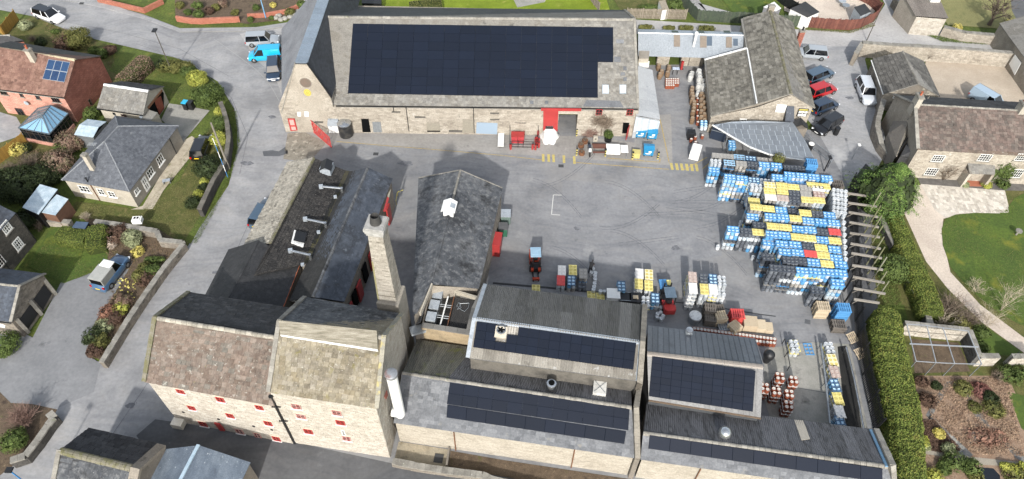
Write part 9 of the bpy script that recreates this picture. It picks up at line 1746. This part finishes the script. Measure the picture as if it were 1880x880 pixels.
pole('gate_pole','tall dark pole at the top corner of the car park','pole',(1591,75),4.4,.06,M('lamp_column',['#4a463e'])); pole('garden_lamp','short lamp with a round white dish at the car park edge','lamp',(1563.6,293),2.2,.04,STEEL,head=(.1,.1,WHITE)); pole('blue_column','blue painted lamp column cut by the bottom edge at the left','street lamp',(80,912),5,.07,M('sign_blue',['#2f6fa3']),head=(-.3,.2,BLACK)); pole('striped_pole','blue and white pole among the rockery flower beds','pole',(488,33),3.5,.08,M('sign_blue_pale',['#4f87b0','#7ba5c4'],scale=1.5))
gf = thing('glasshouse_frame','bare aluminium glasshouse frame standing against the garden wall','frame',P(zX(550,400)).xy.to_3d()); TP = [(145,90),(360,105),(535,130),(805,165)]; BT = [(245,490),(460,505),(660,515),(950,522)]; m = MB(); hz_ = 2.2
for a_,b_ in zip(TP,BT): m = MB(); m.bar(P(zX(*a_),hz_+.3),P(zX(*b_),hz_),.07,.07); m.build('rafter',ALU,gf)
for r_,hh in ((TP,hz_+.3),(BT,hz_)): m = MB(); [m.bar(P(zX(*a_),hh),P(zX(*b_),hh),.06,.06) for a_,b_ in zip(r_[:-1],r_[1:])]; m.build('wall_plate',ALU,gf)
m = MB(); m.bar(P(zX(175,302),hz_+.15),P(zX(915,338),hz_+.15),.1,.1); m.build('ridge_bar',ALU,gf)
for a_ in BT: p_ = P(zX(*a_),hz_); m = MB(); m.bar(V((p_.x,p_.y,0)),p_,.06,.06); m.build('upright',STEEL,gf)
sheet('glasshouse_bed',[zX(195,250),zX(700,290),zX(830,600),zX(230,620)],SOIL,.02)
a,b = P(zX(1080,565)),P(zX(1180,575)); fence('black_garden_gate','black wooden gate standing open in the garden wall',[zX(1165,560),zX(1275,470)],1.5,BLACK,.12,.01,posts=0)
shed('white_cabin','small white flat roofed cabin behind the mossy ridge building','cabin',[zI(715,75),zI(850,120),zI(905,90),zI(830,20)],2.2,WHITE,M('cabin_wall',['#77777a'])); shed('dark_garden_shed','dark grey pitched garden shed with a white gable in the gravel garden','shed',[zI(1000,95),zI(1190,190),zI(1320,130),zI(1165,15)],2.0,TILE_N,WHITE,(zI(1080,60),zI(1250,160)),2.4)
shed('small_dark_shed','small dark roofed summerhouse with white base by the red fence','shed',[zAF(540,130),zAF(625,95),zAF(570,30),zAF(485,60)],2.0,TILE_N,LEAD); shed('white_lean_shed','white ended grey shed behind the picket fence','shed',[zAE(330,110),zAE(400,100),zAE(360,0),zAE(290,10)],1.6,WOOD_G,WHITE); shed('black_box_shed','black garden box at the top behind the barn','shed',[(664,6),(700,7),(700,-8),(664,-8)],1.5,BLACK,BLACK)
for px,lb,mt in ((zAF(382,25),'pale blue round table in the gravel garden',LEAD),(zAF(412,60),'grey round garden table by the small summerhouse',STEEL)): bits('round_table',lb,'table',px,[('table_top',mt,[((0,0,.7),(0,0,.75),.55)]),('leg',STEEL,[((0,0,0),(0,0,.7),.05)])])
for px,lb,mt in ((zD(598,440),'wheelie bin with a turquoise lid on the concrete drive',M('turquoise_lid',['#2a9fc4'])),(zD(655,440),'dark wheelie bin right of the turquoise lidded one',BLACK)): bits('wheelie_bin',lb,'bin',px,[('body',BLACK,[((0,0,.5),(.55,.65,1.0))]),('lid',mt,[((0,0,1.05),(.62,.75,.08))]),('handle',BLACK,[((-.25,.38,1.0),(.25,.38,1.0),.02)])],-.2)
bits('white_pod','white domed garden pod on top of the corner wall','pod',z1(755,362),[('body',WHITE,[((0,0,1.15),(.95,.7,.5)),((0,0,1.45),(.7,.5,.12))]),('window',DARK,[((-.15,0,1.52),(.2,.25,.03)),((.15,0,1.52),(.2,.25,.03))])],.1); bits('garden_bench','white framed garden chairs by the bungalow path','bench',z1(895,122),[('seat',LEAD,[((0,0,.42),(.8,.45,.05))]),('leg',STEEL,[((-.35,0,.2),(.05,.4,.4)),((.35,0,.2),(.05,.4,.4))])],.3); bits('lawn_ornament','small grey bird bath on the round lawn','ornament',t(3,1)(1375,402),[('bowl',COPE,[((0,0,.6),(0,0,.7),.35)]),('stem',COPE,[((0,0,0),(0,0,.6),.1)])])
for i,(x,y) in enumerate(((1400,180),(1430,200),(1390,230),(1450,250),(1500,235),(1560,215),(1620,190),(1660,150))): c = P(zAB(x,y)); m = MB(); m.lathe([(.35,-.1),(.42,.12),(.3,.3),(0,.36)],(0,0,0),7); o = m.build('boulder',CONC,None); o.location = c; tag(o,'pale boulder edging the curved rockery bed','boulder','boulders edging the rockery')
# ---- worker bending over the loose kegs
c = P(zK4(712,385)); pn = thing('person','person in black clothes bending forward over the loose kegs','person',V((c.x,c.y,.01)),-.3)
JN = dict(pel=(0,-.12,.92),sp=(0,.02,1.1),ch=(0,.26,1.26),nk=(0,.4,1.3),hd=(0,.52,1.32),ls=(-.19,.3,1.26),le=(-.24,.42,1.0),lw=(-.2,.55,.78),rs=(.19,.3,1.26),re=(.24,.42,1.0),rw=(.2,.55,.78),lh=(-.1,-.12,.86),lk=(-.13,.0,.48),la=(-.13,-.1,.08),lt=(-.14,.1,.04),rh=(.1,-.12,.86),rk=(.13,.04,.48),ra=(.13,-.04,.08),rt=(.14,.16,.04))
RD = dict(pel=.15,sp=.15,ch=.16,nk=.07,hd=.06,ls=.075,le=.05,lw=.04,rs=.075,re=.05,rw=.04,lh=.1,lk=.07,la=.05,lt=.04,rh=.1,rk=.07,ra=.05,rt=.04); NM = list(JN)
ED = [('pel','sp'),('sp','ch'),('ch','nk'),('nk','hd'),('ch','ls'),('ls','le'),('le','lw'),('ch','rs'),('rs','re'),('re','rw'),('pel','lh'),('lh','lk'),('lk','la'),('la','lt'),('pel','rh'),('rh','rk'),('rk','ra'),('ra','rt')]
me = bpy.data.meshes.new('body'); me.from_pydata([JN[k_] for k_ in NM],[(NM.index(a),NM.index(b)) for a,b in ED],[]); o = bpy.data.objects.new('body',me); COL.objects.link(o); o.parent = pn; sk_ = o.modifiers.new('skin','SKIN')
for i,k_ in enumerate(NM): me.skin_vertices[0].data[i].radius = (RD[k_],RD[k_]); me.skin_vertices[0].data[i].use_root = (i == 0)
o.modifiers.new('sub','SUBSURF').render_levels = 2; me.materials.append(M('black_workwear',['#101114','#17181b'],scale=4,rough=.9))
SK = M('skin',['#9a6b52'],scale=4,rough=.6); m = MB(); m.lathe([(0,-.13),(.06,-.11),(.085,-.04),(.09,.02),(.075,.09),(0,.12)],(0,.56,1.34),12); q = m.build('head',SK,None,smooth=60); q.parent = pn; m = MB(); m.lathe([(.095,0),(.096,.04),(.078,.1),(0,.135)],(0,.55,1.345),12); q = m.build('cap',BLACK,None,smooth=60); q.parent = pn
for sx in (-1,1):
 m = MB(); w_ = V((sx*.2,.57,.73)); m.box(w_,(.05,.04,.09))
 for k_ in range(4): m.tube(w_+V((sx*(-.02+.014*k_),0,-.04)),w_+V((sx*(-.02+.014*k_),.015,-.1-.01*(k_ in (1,2)))),.008,.006,5)
 m.tube(w_+V((-sx*.025,.01,.0)),w_+V((-sx*.055,.03,-.05)),.01,.007,5); q = m.build('hand',SK,None); q.parent = pn
bits('chevron_guard','bright yellow guard rails at the malthouse passage','guard',zG(755,480),[('rail',M('bollard_yellow',['#c9b62c']),[((0,-.8,.6),(0,.5,.6),.06,.06),((0,.5,.6),(.6,.9,.6),.06,.06),((0,-.8,0),(0,-.8,.6),.06,.06),((0,.5,0),(0,.5,.6),.06,.06)])])
root = thing('yard_railing','dark metal railing and gate between the canopy corner and the car park','railing',P((1515,265))); q = [P(p_,1.1) for p_ in (zJ(1160,590),zJ(1300,740),zK1(1385,150),zK1(1350,215))]
for a,b in zip(q[:-1],q[1:]):
 m = MB(); m.bar(a,b,.05,.05); m.bar(a-V((0,0,.9)),b-V((0,0,.9)),.05,.05); m.build('rail',STEEL,root); k_ = int((b-a).length/.14)
 m = MB(); [m.bar(a.lerp(b,i/k_)-V((0,0,.95)),a.lerp(b,i/k_),.02,.02,up=V((0,1,0))) for i in range(k_)]; m.build('infill_bars',STEEL,root)
pole('black_gate_post','black post with a notice beside the canopy gate','post',zK1(1280,300),2.0,.08,BLACK,head=(.1,.3,BLACK))
for i,(x,y) in enumerate(((1215,770),(1500,640),(1290,420))): bits('round_bin',['black litter bin by the railing below the canopy','low black planter between porch and cars','white capped barrel at the gable corner'][i],'bin',zJ(x,y-40*i),[('drum',[BLACK,BLACK,STONE2][i],[((0,0,0),(0,0,.95),.3)]),('lid',[WHITE,BLACK,WHITE][i],[((0,0,.95),(0,0,1.02),.33)])])
